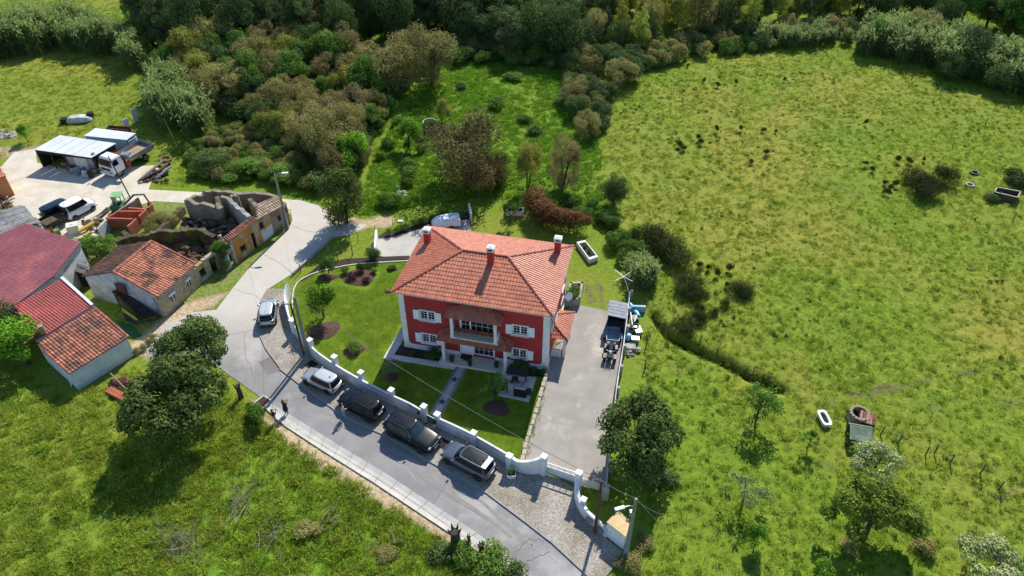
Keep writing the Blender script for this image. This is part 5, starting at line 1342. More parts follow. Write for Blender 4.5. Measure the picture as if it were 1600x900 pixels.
for s in (1, -1):
    qp('side_window', [(-.2, s * 1.14, 1.62), (-1.0, s * 1.14, 1.62), (-1.0, s * 1.07, 2.3), (-.4, s * 1.07, 2.3)], M['dark_glass'], .06)
    MB().cbox((.2, s * 1.3, 1.95), (.06, .16, .4)).build('mirror', M['black'], tr)
    MB().cbox((.13, s * .85, .85), (.06, .3, .2)).build('headlight', M['chrome'], tr)
    for x in (-.8, -4.9): wheel(tr, x, s * .95, .48, .3)
    MB().box(-6.4, -2.6, s * 1.2 - .03, s * 1.2 + .03, 1.25, 1.75).build('side_board', M['galv'], tr)
MB().cbox((.13, 0, 1.2), (.05, 1.5, .3)).build('grille', M['black'], tr)
MB().cbox((.12, 0, .62), (.2, 2.2, .3)).build('bumper', M['white_van'], tr, bevel=.04)
MB().box(-6.4, -1.9, -.45, .45, .6, .95).build('chassis', M['black'], tr)
MB().box(-6.4, -2.6, -1.17, 1.17, 1.12, 1.25).build('bed', mat('sandy_bed', '#a08d76', '#8b7964', 2), tr)
MB().box(-6.44, -6.4, -1.2, 1.2, 1.25, 1.75).build('tail_board', M['galv'], tr); MB().box(-2.6, -2.56, -1.2, 1.2, 1.25, 1.9).build('head_board', M['galv'], tr)
M['crane_red'] = mat('crane_red', '#8e3526', '#74301f', 3, 0.6)
cr = MB().box(-2.35, -1.95, -.25, .25, .95, 2.3).build('crane_column', M['crane_red'], tr)
MB().tube([(-2.15, .2, 2.2), (-2.1, 1.3, 2.5)], .13, 8).build('crane_arm', M['crane_red'], tr); MB().tube([(-2.0, -1.2, 2.1), (-2.05, 1.35, 2.35)], .11, 8).build('crane_arm', M['crane_red'], tr)
MB().cbox((-2.15, -1.3, 1.2), (.35, .35, .9)).build('outrigger', M['crane_red'], tr); MB().cbox((-2.15, 1.3, 1.2), (.35, .35, .9)).build('outrigger', M['crane_red'], tr)
MB().cbox((-2.1, 1.5, 2.55), (.7, 1.1, .2), R(20)).build('crane_boom_end', M['galv'], tr)
# trailer, quad bike and carport on the driveway
tb = G(957, 530); ta = heading((955, 545), (957, 515))
tl = thing('box_trailer', 'small blue-grey box trailer behind the quad bike', 'trailer', tb, ta)
M['trailer'] = mat('trailer_panel', '#8d9aa6', '#7b8995', 2, 0.5)
MB().box(-.95, .75, -.55, .55, .45, .5).build('floor', M['trailer'], tl)
for q in ((-.95, .75, -.6, -.55), (-.95, .75, .55, .6), (-1.0, -.95, -.6, .6), (.75, .8, -.6, .6)): MB().box(*q, .45, .85).build('side', M['trailer'], tl)
for s in (1, -1):
    wheel(tl, -.1, s * .74, .27, .18)
    MB().cbox((-.1, s * .74, .62), (.75, .24, .05)).build('mudguard', M['trailer'], tl, bevel=.02)
MB().tube([(-1.0, 0, .42), (-1.75, 0, .42)], .04, 6).build('drawbar', M['galv'], tl)
MB().tube([(.75, -.45, .5), (.75, -.45, 1.0)], .02).build('corner_post', M['galv'], tl)
qb = G(953, 557); qa = heading((955, 545), (952, 570))
qd = thing('quad_bike', 'black quad bike parked facing the gate on the driveway', 'quad bike', qb, qa)
for x in (.62, -.62):
    for s in (1, -1): wheel(qd, x, s * .45, .3, .26)
lath = loft([[(x, y, z) for y, z in ((w, z0), (w, z1), (w * .6, z2), (-w * .6, z2), (-w, z1), (-w, z0))] for x, w, z0, z1, z2 in ((-.95, .2, .45, .6, .66), (-.6, .26, .4, .66, .8), (-.15, .2, .4, .66, .78), (.25, .2, .4, .72, .86), (.6, .24, .4, .74, .82), (.95, .16, .45, .6, .66))])
lath.build('body', M['black'], qd, smooth=True)
for x, s in ((.62, 1), (.62, -1), (-.62, 1), (-.62, -1)): MB().cbox((x, s * .45, .66), (.62, .34, .06), None).build('mudguard', M['black'], qd, bevel=.03)
MB().cbox((-.3, 0, .84), (.75, .32, .14)).build('seat', M['rubber'], qd, bevel=.05)
MB().tube([(.3, -.42, 1.08), (.36, -.15, 1.02), (.36, .15, 1.02), (.3, .42, 1.08)], .025, 6).build('handlebar', M['galv'], qd)
for k in range(4): MB().tube([(.55 + k * .13, -.35, .86), (.55 + k * .13, .35, .86)], .015, 5).build('rack_bar', M['galv'], qd)
for k in range(4): MB().tube([(-.6 - k * .12, -.38, .88), (-.6 - k * .12, .38, .88)], .015, 5).build('rack_bar', M['galv'], qd)
for s in (1, -1): MB().cbox((-.75, s * .3, .95), (.3, .22, .14)).build('storage_box', M['sheet_grey'], qd, bevel=.03); MB().ball((1.0, s * .22, .6), .07, 8, 6).build('headlight', M['chrome'], qd)
cp = thing('carport', 'grey tiled lean-to carport at the head of the driveway', 'carport', G(963, 505))
RQ = [PZ(q) for q in ((949.5, 492, 2.1), (977.5, 498, 2.1), (982, 473.5, 2.3), (952.5, 468.5, 2.3))]
M['grey_tile'] = mat('grey_roof_sheet', '#8a9097', '#7c8289', 1.2, 0.6, tone=0.12)
tag(tile_slope(RQ, 0.22, 0.4, 0.03, 4, 0.02).build('roof_slope', M['grey_tile'], cp, world=True), kind='stuff')
c = sum(RQ, Vector()) / 4
for a, b in ((1, 2), (2, 3), (3, 0)): strip_wall(MB(), [RQ[a].lerp(c, .05), RQ[b].lerp(c, .05)], [RQ[a].z - .06, RQ[b].z - .06], .05).build('wall', M['dark_and_shade'], cp, world=True)  # black shade under the roof is put into the wall colour
# white low caravan behind the house
bt = G(697, 354); ba = heading((715, 352), (679, 356))
bo = thing('caravan', 'white low caravan trailer with tapered nose behind the house', 'caravan', bt, ba)
sec = []
for x, w, z0, z1 in ((-1.6, .78, .5, 1.2), (-1.45, .82, .45, 1.26), (.3, .82, .45, 1.25), (1.0, .68, .48, 1.15), (1.45, .4, .52, .95), (1.6, .2, .6, .85)):
    sec.append([(x, y, z) for y, z in ((w, z0), (w, z1 - .2), (w * .85, z1), (-w * .85, z1), (-w, z1 - .2), (-w, z0))])
loft(sec).build('shell', M['white_van'], bo, bevel=.05)
for s in (1, -1):
    wheel(bo, -.5, s * .8, .3, .2)
MB().box(-1.2, .8, -.35, -.32, 1.24, 1.27).build('roof_seam', M['galv'], bo); MB().box(-1.63, -1.59, -.7, .7, .45, .8).build('rear_panel', M['black'], bo)
# green mini excavator
ex = thing('mini_excavator', 'green mini excavator behind the unfinished brick shed', 'excavator', G(190, 330), R(10))
GR = mat('excavator_green', '#2f7a4a', '#26663d', 2, 0.5)
for s in (1, -1):
    MB().box(-.9, .9, s * .6 - .16, s * .6 + .16, 0.02, .42).build('track', M['rubber'], ex, bevel=.1)
MB().box(-.9, .55, -.6, .6, .45, 1.0).build('engine_housing', GR, ex, bevel=.08)
for x in (-.3, .6):
    for s in (1, -1): MB().box(x - .04, x + .04, s * .5 - .04, s * .5 + .04, 1.0, 2.2).build('cab_post', GR, ex)
MB().box(-.45, .75, -.62, .62, 2.2, 2.3).build('cab_roof', mat('faded_green', '#77a86f', None), ex, bevel=.04)
MB().box(-.3, -.26, -.46, .46, 1.0, 2.2).build('cab_back', M['dark_glass'], ex); MB().box(-.1, .3, -.25, .25, 1.0, 1.3).build('seat', M['black'], ex)
MB().tube([(.6, 0, .9), (1.9, .2, 1.9), (2.9, .35, 1.75)], [.14, .13, .1], 6).build('boom', mat('pale_green_arm', '#7c9068', '#6a7d58', 2), ex)
MB().tube([(2.9, .35, 1.75), (3.2, .3, .55)], [.1, .09], 6).build('stick', M['rust'], ex); MB().cbox((3.15, .3, .4), (.4, .5, .4), R(10)).build('bucket', M['rust'], ex)
# ---------------------------------------------------------------- smaller things
# flower pot, patio set, barbecue, pots on the porch
fp = thing('flower_pot', 'square white flower pot on cobbles beside the grey crossover', 'planter', G(799, 746) + Vector((0, 0, .09)))
MB().add([(-.22, -.22, 0), (.22, -.22, 0), (.22, .22, 0), (-.22, .22, 0), (-.34, -.34, .55), (.34, -.34, .55), (.34, .34, .55), (-.34, .34, .55)], [(0, 3, 2, 1), (0, 1, 5, 4), (1, 2, 6, 5), (2, 3, 7, 6), (3, 0, 4, 7)]).build('pot', M['white'], fp).modifiers.new('s', 'SOLIDIFY').thickness = 0.05
MB().box(-.27, .27, -.27, .27, .4, .47).build('soil', M['soil'], fp)
def chair(name, label, c, ang, m, w=.55, group='patio chairs'):
    t = thing(name, label, 'chair', c, ang, group)
    MB().box(-w / 2, w / 2, -.25, .25, .4, .46).build('seat', m, t); MB().box(-w / 2, w / 2, .22, .27, .46, .9).build('backrest', m, t)
    for sx in (-1, 1):
        for sy in (-1, 1): MB().box(sx * (w / 2 - .04) - .025, sx * (w / 2 - .04) + .025, sy * .21 - .025, sy * .21 + .025, 0, .4).build('leg', M['black'], t)
    return t
PT = 0.11
M['chair_white'] = mat('grey_resin', '#b9babd', None, rough=.5); M['chair_dark'] = mat('dark_rattan', '#2b2a2c', '#353437', 12, .8)
tbp = thing('patio_table', 'long dark patio table under the shrubs by the house', 'table', hloc(11.35, -1.0, PT), HYAW)
MB().box(-.95, .95, -.4, .4, .7, .75).build('table_top', M['chair_dark'], tbp)
for sx in (-1, 1):
    for sy in (-1, 1): MB().box(sx * .85 - .04, sx * .85 + .04, sy * .32 - .04, sy * .32 + .04, 0, .7).build('leg', M['chair_dark'], tbp)
for i, (x, y, a) in enumerate(((10.75, -1.62, PI), (11.3, -1.62, PI), (11.85, -1.55, PI))):
    chair('patio_chair', ['left of the pale chairs drawn up to the dark patio table', 'middle of the pale chairs drawn up to the dark patio table', 'right of the pale chairs drawn up to the dark patio table'][i], hloc(x, y, PT), HYAW + a, M['chair_white'] if i != 1 else M['chair_dark'])
bn = thing('garden_bench', 'dark curved garden bench at the left edge of patio', 'bench', hloc(10.35, -3.0, PT), HYAW + R(20))
MB().box(-.6, .6, -.22, .22, .4, .45).build('seat', M['wood_dark'], bn); MB().box(-.6, .6, .2, .25, .45, .85).build('backrest', M['wood_dark'], bn)
for sx in (-1, 1): MB().box(sx * .52 - .03, sx * .52 + .03, -.2, .2, 0, .4).build('leg', M['black'], bn)
gr_ = thing('barbecue', 'black barbecue cabinet with steel lid on patio', 'barbecue', hloc(12.05, -3.0, PT), HYAW)
MB().box(-.55, .55, -.3, .3, .08, .95).build('cabinet', M['black'], gr_, bevel=.02); MB().box(-.5, .5, -.27, .27, .95, 1.18).build('lid', M['galv'], gr_, bevel=.06)
MB().box(-.95, -.57, -.25, .25, .85, .9).build('side_shelf', M['chair_white'], gr_); MB().box(.57, .95, -.25, .25, .45, .5).build('side_shelf', M['chair_dark'], gr_)
for sx in (-1, 1): MB().box(sx * .45 - .04, sx * .45 + .04, -.25, .25, 0, .08).build('foot', M['rubber'], gr_)
st_ = tag(MB().lathe((0, 0, 0), [(.0, .46), (.2, .46), (.2, .42), (.06, .4), (.06, .05), (.2, 0)], 12).build('stool', M['chair_dark']), 'small round stool right of the barbecue', 'stool'); st_.location = hloc(12.75, -2.6, PT)
dm = tag(MB().box(-.5, .5, -.3, .3, 0, .02).build('doormat', M['rubber']), 'dark doormat in front of the entrance door', 'mat'); dm.location = hloc(6.35, 0.15, TZ + .002); dm.rotation_euler = (0, 0, HYAW)
# bathtub, well, shelter and pump house in the meadow
def gz(px, py):
    p = G(px, py); p.z = float(ground_z(np.array([p.x]), np.array([p.y]))[0]); return p
tub = thing('bathtub', 'old white bathtub used as drinking trough in the meadow', 'bathtub', gz(1286.5, 657), R(94))
n = 20
def oval(a, b, z, pw=3.0):
    r = []
    for k in range(n):
        t_ = 2 * PI * k / n; cx_, sy_ = math.cos(t_), math.sin(t_); f = (abs(cx_) ** pw + abs(sy_) ** pw) ** (-1 / pw); r.append((a * cx_ * f, b * sy_ * f, z))
    return r
mb = MB(); rings = [oval(.7, .32, 0.1, 5.), oval(.76, .36, .5, 9.), oval(.78, .38, .52, 9.), oval(.62, .25, .52), oval(.55, .21, .24), oval(.3, .1, .2)]
vs = [p for r in rings for p in r]; fs = [(i * n + k, i * n + (k + 1) % n, (i + 1) * n + (k + 1) % n, (i + 1) * n + k) for i in range(5) for k in range(n)]; fs.append(tuple(range(5 * n, 6 * n)))
mb.add(vs, fs).build('basin', M['white_paint'], tub)
mb = MB(); mb.add(oval(.62, .23, .34), [tuple(range(n))]); mb.build('water', mat('murky_water', '#1d2419', '#2c3222', 4, 0.08), tub)
wl = thing('well', 'round stone well ring with open top in the meadow', 'well', gz(1339, 656))
mb = MB().lathe((0, 0, -.1), [(.8, 0), (.8, .95), (.62, .95), (.62, .1), (0, .1)], 24); mb.build('shaft', M['stone_wall'], wl)
for k in range(16):
    a = 2 * PI * k / 16; MB().cbox((.72 * math.cos(a), .72 * math.sin(a), .92), (.26, .25, .14), a).build('coping_stone', mat('lichen_stone', '#a08f7a', '#857562', 3, .9) if k == 0 else bpy.data.materials['lichen_stone'], wl, bevel=.03)
ph = thing('tiled_pump_hut', 'tiny hut with broken clay tiles beside the stone well', 'hut', gz(1351, 664), R(-24))
MB().box(-.62, .62, -.45, .45, 0, .72).build('wall', M['moss_wall'], ph)
for k in range(5):
    for r in range(2):
        mb = MB(); ridge_caps(mb, (-.5 + k * .25 + rnd.uniform(-.02, .02), -.5 + r * .48, .8 + r * .12), (-.5 + k * .25, .02 + r * .48, .94 + r * .1), .12, .6); mb.build('roof_tile', M['tile_old'] if rnd.random() < .4 else mat('pink_tile', '#b98a7c', '#9c7466', 3) if k == 0 and r == 0 else (bpy.data.materials.get('pink_tile') or M['tile_old']), ph)
sh = thing('field_shelter', 'small green sheet-metal lean-to shelter in the meadow', 'shelter', gz(1339, 688), R(-14))
GS = mat('green_sheet', '#6b8065', '#5b6f57', 2, .6, c3='#8a9480', s3=1.5)
MB().add([(-.85, -.75, .8), (.85, -.75, .8), (.85, .45, 1.25), (-.85, .45, 1.25)], [(0, 1, 2, 3)]).build('roof_sheet', GS, sh).modifiers.new('s', 'SOLIDIFY').thickness = .05
MB().add([(-.9, .45, 1.27), (.9, .45, 1.27), (.9, .75, 1.05), (-.9, .75, 1.05)], [(0, 1, 2, 3)]).build('ridge_sheet', GS, sh).modifiers.new('s', 'SOLIDIFY').thickness = .05
for q in ((-.8, -.7, .74), (.8, -.7, .74), (-.8, .6, 1.1), (.8, .6, 1.1)): MB().box(q[0] - .05, q[0] + .05, q[1] - .05, q[1] + .05, -.1, q[2]).build('post', M['wood_dark'], sh)
MB().box(-.8, .8, .62, .68, 0, 1.05).build('back_panel', M['dark_and_shade'], sh)
ok = thing('stone_pen', 'small roofless stone pen at the right picture edge', 'ruin', gz(1574, 306))
Q = [(1553, 300), (1591, 309), (1596, 299), (1557, 292)]
for i in range(4): top_wall(ok, Q[i], Q[(i + 1) % 4], .9, mat('dark_fieldstone', '#4b4038', '#5a4e43', 2.5, .95, bump=.5, bscale=6) if i == 0 else bpy.data.materials['dark_fieldstone'], 'wall', .16, None, .05, 6, 60 + i)
for i in range(4): strip_wall(MB(), [G(*Q[i], .93), G(*Q[(i + 1) % 4], .93)], .97, .13, .9).build('coping', M['stone'], ok, world=True)
for i, (q, lb) in enumerate((((1515, 290), 'lone tractor tyre ring lying beside dark shrubs'), ((1523, 271), 'dark feed tub lying behind the tyre ring'))):
    p = gz(*q); mb = MB()
    mb.lathe((0, 0, 0), [(.32, .05), (.5, .0), (.55, .12), (.5, .24), (.32, .2), (.32, .05)], 16); o = mb.build('tyre' if i == 0 else 'feed_tub', M['concrete'] if i == 0 else M['black'], smooth=True); o.location = p; tag(o, lb, 'tyre' if i == 0 else 'tub')
gtz = thing('broken_gate', 'collapsed grey wire gate at the end of the ditch', 'gate', gz(1222, 606), R(-25))
for a, b in (((-.8, 0, .05), (.5, .1, .6)), ((-.8, .3, .05), (.6, .35, .5)), ((.5, -.2, 0), (.55, .1, .9)), ((.3, .4, 0), (.7, .0, .9)), ((-.9, -.1, .1), (.4, .5, .15))): MB().tube([a, b], .035, 5).build('rail', M['bark_pale'], gtz)
# field fence posts
FP = [(1045, 512), (1094, 533), (1121, 549), (1147, 567), (1178, 580), (1202, 592), (1375, 680), (1403, 693), (1446, 711), (1460, 708), (1484, 724), (1530, 742), (1560, 765), (1488, 230), (1540, 195), (1557, 312), (1582, 345), (1010, 480), (1008, 575), (1010, 540), (1583, 160)]
p0 = None
for i, q in enumerate(FP):
    p = gz(*q); o = MB().tube([(0, 0, -.1), (rnd.uniform(-.08, .08), rnd.uniform(-.05, .05), 1.15)], [.06, .045], 6).build('fence_post', M['wood'])
    o.location = p; ws = 'along the ditch' if i < 6 else ('below the field shelter' if i < 13 else 'in the far pasture' if i in (13, 14, 20) else 'beside the stone pen' if i < 17 else 'behind the driveway wall')
    tag(o, 'thin weathered fence post %s' % ws, 'post', 'fence posts ' + ws)
def wire(pts, label):
    P_ = [gz(*q) + Vector((0, 0, .85)) for q in pts]; o = MB().tube(P_, .012, 4).build('fence_wire', M['galv'], origin=P_[0]); tag(o, label, 'wire')
wire(FP[:6], 'sagging fence wire strung along the ditch posts'); wire([FP[k] for k in (6, 7, 8, 10, 11, 12)], 'sagging fence wire below the green field shelter')
# chain fence behind the back drive
cf = thing('wire_fence', 'thin wire fence with dark posts behind the back driveway bed', 'fence', G(660, 350))
pts = GL([(560, 376), (600, 358), (650, 342), (700, 331), (735, 325), (790, 319), (824, 318)])
for p, d in along(pts, 2.2): MB().tube([p, p + Vector((0, 0, 1.1))], .03, 6).build('post', M['black'], cf, world=True)
for zz in (.35, .7, 1.05): MB().tube([p + Vector((0, 0, zz)) for p in pts], .008, 4).build('strand', M['black'], cf, world=True)
# rotary clothes dryer
rd = thing('clothes_dryer', 'white rotary clothes dryer standing by the end of driveway wall', 'dryer', G(984, 463))
MB().tube([(0, 0, 0), (-.35, .3, 1.2), (-.75, .5, 2.1)], .04, 6).build('pole', M['white_paint'], rd)
for a in (40, 130, 220, 310): MB().tube([(-.75, .5, 2.1), (-.75 + 1.2 * math.cos(R(a)), .5 + 1.2 * math.sin(R(a)), 2.25)], .03, 6).build('arm', M['white_paint'], rd)
# scrap heap right of the driveway wall
def thing1(name, label, cat, px, mb, m, rz=0, group=None, smooth=False, z=0.0):
    o = mb.build(name, m, smooth=smooth); o.location = G(*px) + Vector((0, 0, z)); o.rotation_euler = (0, 0, rz); return tag(o, label, cat, group)
kay = loft([[(x, w * c_, .25 + z_ + w * s_ * .6) for c_, s_ in [(math.cos(2 * PI * k / 10), math.sin(2 * PI * k / 10)) for k in range(10)]] for x, w, z_ in ((-1.3, .03, .2), (-.9, .2, .1), (0, .36, 0), (.9, .2, .1), (1.3, .03, .2))])
thing1('kayak', 'bright blue plastic kayak lying by the scrap heap', 'kayak', (990, 487), kay, mat('cyan_plastic', '#1d9dc9', None, rough=.35), R(110), smooth=True)
thing1('gas_tank', 'round white-and-blue tank in the scrap heap', 'tank', (981, 531), MB().lathe((0, 0, 0), [(0, 0), (.3, .02), (.34, .3), (.3, .62), (.1, .72), (0, .72)], 14), mat('pale_blue_plastic', '#7fb6cf', None, rough=.4), smooth=True)
for i, (q, s, m, lb) in enumerate((((992, 534), (.7, .5, .5), 'galv', 'grey metal box at the lower end of scrap heap'), ((986, 545), (.8, .6, .35), 'concrete', 'flat pallet box nearest the gate in scrap heap'), ((996, 520), (.6, .9, .5), 'galv', 'upright grey cabinet in the middle of scrap heap'), ((984, 512), (.9, .4, .3), 'black', 'black crate in the upper scrap heap'), ((991, 500), (.5, .6, .4), 'black', 'black bin below the blue kayak'))):
    thing1('scrap_box', lb, 'box', q, MB().box(-s[0] / 2, s[0] / 2, -s[1] / 2, s[1] / 2, 0, s[2]), M[m], rnd.uniform(-.3, .3))
for i, (q, lb) in enumerate((((985, 522), 'old tyre lying on the scrap heap'), ((992, 516), 'dark blue tyre standing in the scrap heap'))):
    thing1('tyre', lb, 'tyre', q, MB().lathe((0, 0, .4), [(.2, .04), (.32, .0), (.36, .1), (.32, .2), (.2, .16), (.2, .04)], 16), M['rubber'], 0, smooth=True)
for i, (a, b, lb) in enumerate((((984, 495), (988, 522), 'white pipe lying lengthwise in the scrap heap'), ((994, 500), (990, 510), 'short white pipe crossing the scrap heap'))):
    p, q = G(*a, .6), G(*b, .5); thing1('pipe', lb, 'pipe', a, MB().tube([(0, 0, .6), q - p + Vector((0, 0, .6))], .07, 8), M['white_paint'])
rb = rubble(None, 978, 998, 538, 556, 26, .1, .28, M['concrete'], 9, .3, 'scrap_rubble'); 
# yard clutter
thing1('water_tank', 'white plastic cube tank below the pickup flatbed', 'tank', (117, 362), MB().box(-.6, .6, -.5, .5, 0, 1.0).lathe((0, 0, 0), [(.15, 1.0), (.15, 1.06), (0, 1.06)], 10), mat('white_plastic', '#d9d6ca', '#cbc7b8', 2, .5), R(25))
for i, (a, b, lb) in enumerate((((124, 366), (149, 354), 'long yellow drain pipe lying beside the cube tank'), ((134, 374), (144, 368), 'short yellow drain pipe near the red barn corner'))):
    p, q = G(*a), G(*b); thing1('drain_pipe', lb, 'pipe', a, MB().tube([(0, 0, .35), (q - p) * .5 + Vector((0, 0, .4)), q - p + Vector((0, 0, .45))], [.22, .22, .25], 12), mat('yellow_pvc', '#d3b54a', '#c2a53f', 3, .5) if i == 0 else bpy.data.materials['yellow_pvc'])
for i in range(9):
    a = (148 + i * 1.8, 348 - (i % 3) * 2 - i * 1.2); p, q = G(*a), G(a[0] + 17, a[1] - 15)
    thing1('timber_plank', 'weathered plank in the pile beside the white pickup', 'plank', a, MB().cbox(((q - p) * .5) + Vector((0, 0, .1 + .07 * (i % 4))), ((q - p).length, .16, .05), math.atan2((q - p).y, (q - p).x) + rnd.uniform(-.1, .1)), M['bark_pale'] if i % 2 else M['wood'], group='planks piled beside the pickup')
rubble(None, 128, 160, 345, 362, 40, .1, .35, M['rubble'], 15, .3, 'earth_heap')
for i in range(6):
    a = (70 + i * 3, 350 - i * .6); thing1('steel_frame', 'dark steel frame piece stacked beside the navy people carrier', 'frame', a, MB().cbox((0, 0, .35 + .06 * i), (1.9, .12, .08), R(20 + 12 * i)), M['galv'] if i % 2 else M['black'], group='steel pieces by the navy car')
thing1('drum', 'orange rusty drum beside the grey shed corner', 'drum', (80, 364), MB().lathe((0, 0, 0), [(0, 0), (.3, 0), (.3, .8), (.27, .8), (0, .78)], 14), mat('orange_drum', '#b06a2a', '#8e5523', 4, .7))
thing1('drum', 'mossy green drum between orange drum and cube tank', 'drum', (92, 368), MB().lathe((0, 0, 0), [(0, 0), (.3, 0), (.3, .8), (.27, .8), (0, .78)], 14), mat('green_drum', '#7a8a55', '#5f6f45', 4, .7))
for i, q in enumerate(((104, 262), (118, 270), (126, 272), (132, 268), (110, 268), (138, 276))):
    thing1('scrap_sheet', ['folded', 'crumpled', 'leaning', 'torn', 'rusty', 'bent'][i] + ' grey sheet in the clutter before the open shed', 'sheet', q, MB().cbox((0, 0, .4), (.9 + .1 * i, .08, .8), Matrix.Rotation(R(35 * i), 3, 'Z') @ Matrix.Rotation(R(25), 3, 'X')), [M['galv'], M['white_old'], M['blue_sheet'], M['galv'], M['rust'], M['white_old']][i])
thing1('drum', 'dark drum next to the front of crane lorry', 'drum', (143, 277), MB().lathe((0, 0, 0), [(0, 0), (.3, 0), (.3, .85), (0, .83)], 14), M['black'])
thing1('beam', 'yellow beam lying before the lorry front', 'beam', (150, 272), MB().cbox((0, 0, .5), (2.2, .25, .2), R(50)), mat('yellow_beam', '#b59a4a', '#9c8440', 3, .7))
# scrap pile right of the lorry
sp_ = [((238, 272), 4.2, 60, 'bark_pale', 'long pale plank leaning on scrap pile beyond lorry'), ((246, 275), 3.6, 55, 'rust', 'rusty girder on the scrap pile beyond lorry'), ((254, 270), 3.0, 65, 'rust', 'short rusty beam on the right of the scrap pile'), ((258, 274), 2.2, 58, 'galv', 'corrugated sheet at the right end of scrap pile'), ((234, 280), 2.4, 40, 'bark', 'dark branch heap log left of the scrap pile')]
for q, l, a, m, lb in sp_: thing1('scrap_beam', lb, 'beam', q, MB().cbox((0, 0, .5), (l, .35, .14), Matrix.Rotation(R(a), 3, 'Z') @ Matrix.Rotation(R(-12), 3, 'Y')), M[m])
rubble(None, 228, 264, 268, 284, 34, .12, .4, M['rubble'], 21, .3, 'scrap_rubble')
thing1('tractor_tyre', 'large rusty wheel ring on top of the scrap pile', 'wheel', (260, 254), MB().lathe((0, 0, .3), [(.5, .05), (.8, .0), (.86, .15), (.8, .3), (.5, .25), (.5, .05)], 18), M['rust'], smooth=True)
wk = thing('wrecked_boat', 'grey wrecked vehicle shell lying in the field behind container', 'wreck', G(126, 190), R(12))
loft([[(x, y, z) for y, z in ((w, .1), (w, h * .6), (w * .7, h), (-w * .7, h), (-w, h * .6), (-w, .1))] for x, w, h in ((-1.6, .5, .5), (-1.2, .7, .8), (.2, .75, .9), (1.2, .7, .7), (1.6, .4, .45))]).build('shell', M['white_old'], wk, bevel=.05)
MB().box(-2.4, -1.7, -.4, .5, .05, .7).build('torn_panel', M['black'], wk); MB().box(1.0, 1.7, .2, .9, .3, 1.0).build('torn_panel', M['black'], wk)
rubble(None, 0, 22, 206, 217, 22, .15, .5, M['concrete'], 25, .2, 'stone_heap')
# brick stack with grating under the big loquat
bk = thing('brick_stack', 'stack of red hollow bricks beside the big dark tree', 'bricks', G(186, 622), R(-28))
for r in range(3):
    for k in range(8):
        for l in range(2): MB().box(-1.05 + k * .27, -.81 + k * .27, -.32 + l * .33, -.01 + l * .33, r * .22, r * .22 + .205).build('brick', M['brick'], bk)
gg = thing('wire_mesh_sheet', 'rusty reinforcing mesh lying over rubble behind brick stack', 'mesh', G(192, 606), R(-28))
for k in range(9): MB().tube([(-1.2 + k * .3, -.8, .55), (-1.2 + k * .3, .9, .75)], .014, 4).build('bar', M['rust'], gg)
for k in range(7): MB().tube([(-1.3, -.8 + k * .28, .56 + k * .03), (1.3, -.8 + k * .28, .56 + k * .03)], .014, 4).build('bar', M['rust'], gg)
rubble(None, 178, 215, 596, 616, 36, .15, .35, mat('reddish_rubble', '#6e463c', '#57392f', 3, .95), 29, .35, 'brick_rubble')
for i, (a, b, lb) in enumerate((((159, 624), (200, 648), 'grey pole lying in front of the brick stack'), ((137, 616), (156, 606), 'short white pole on grass left of the brick stack'), ((177, 592), (204, 620), 'pale pole lying across the reinforcing mesh'))):
    p, q = G(*a), G(*b); thing1('pole', lb, 'pole', a, MB().tube([(0, 0, .12 if i < 2 else .7), q - p + Vector((0, 0, .12 if i < 2 else .75))], .06, 6), M['galv'] if i == 0 else M['bark_pale'])
thing1('white_post', 'short white post leaning at the low barn corner', 'post', (112, 604), MB().tube([(0, 0, 0), (.1, .1, .9)], .06, 6), M['white_paint'])
# drain chamber, stumps, manhole
dc_ = thing('drain_chamber', 'square open concrete drain chamber at the start of gutter', 'drain', G(411, 629), R(-35))
for q in ((-.6, .6, -.6, -.45), (-.6, .6, .45, .6), (-.6, -.45, -.45, .45), (.45, .6, -.45, .45)): MB().box(*q, -.2, .1).build('rim', M['gutter'], dc_)
MB().box(-.45, .45, -.45, .45, -.2, .035).build('pit', M['dark_and_shade'], dc_)  # solid dark block whose colour imitates the shade down the chamber
for k in range(5): MB().box(-.42 + k * .18, -.36 + k * .18, -.44, .44, .05, .09).build('grate_bar', M['rust'], dc_)
for i, (q, h, r, lb) in enumerate((((377, 622), 1.5, .22, 'lone dead tree stump on verge near the drain'), ((712, 850), 1.6, .36, 'thick dead stump with splayed top by gutter'), ((733, 853), 1.2, .12, 'thin dead stump right of the thick stump'), ((752, 862), .9, .2, 'short dark stump at the bottom verge'))):
    t = thing('tree_stump', lb, 'stump', G(*q)); MB().tube([(0, 0, -.2), (.03, 0, h * .6), (0, .02, h)], [r * 1.15, r, r * .9], 9).build('trunk', M['bark'], t)
    for k in range(6):
        a = 2 * PI * k / 6; MB().tube([(r * .6 * math.cos(a), r * .6 * math.sin(a), h * .85), (r * 1.3 * math.cos(a), r * 1.3 * math.sin(a), h * 1.1 + rnd.uniform(0, .25))], [r * .4, r * .12], 5).build('snag', M['bark'], t)
for q, lb in (((487, 571), 'dark manhole cover in front of the silver hatchback'), ((692, 694), 'dark square drain cover beside the black off-roader bonnet')): thing1('drain_cover', lb, 'cover', q, MB().box(-.45, .45, -.45, .45, 0, .012), M['dark_and_shade'], R(-35), z=.09)
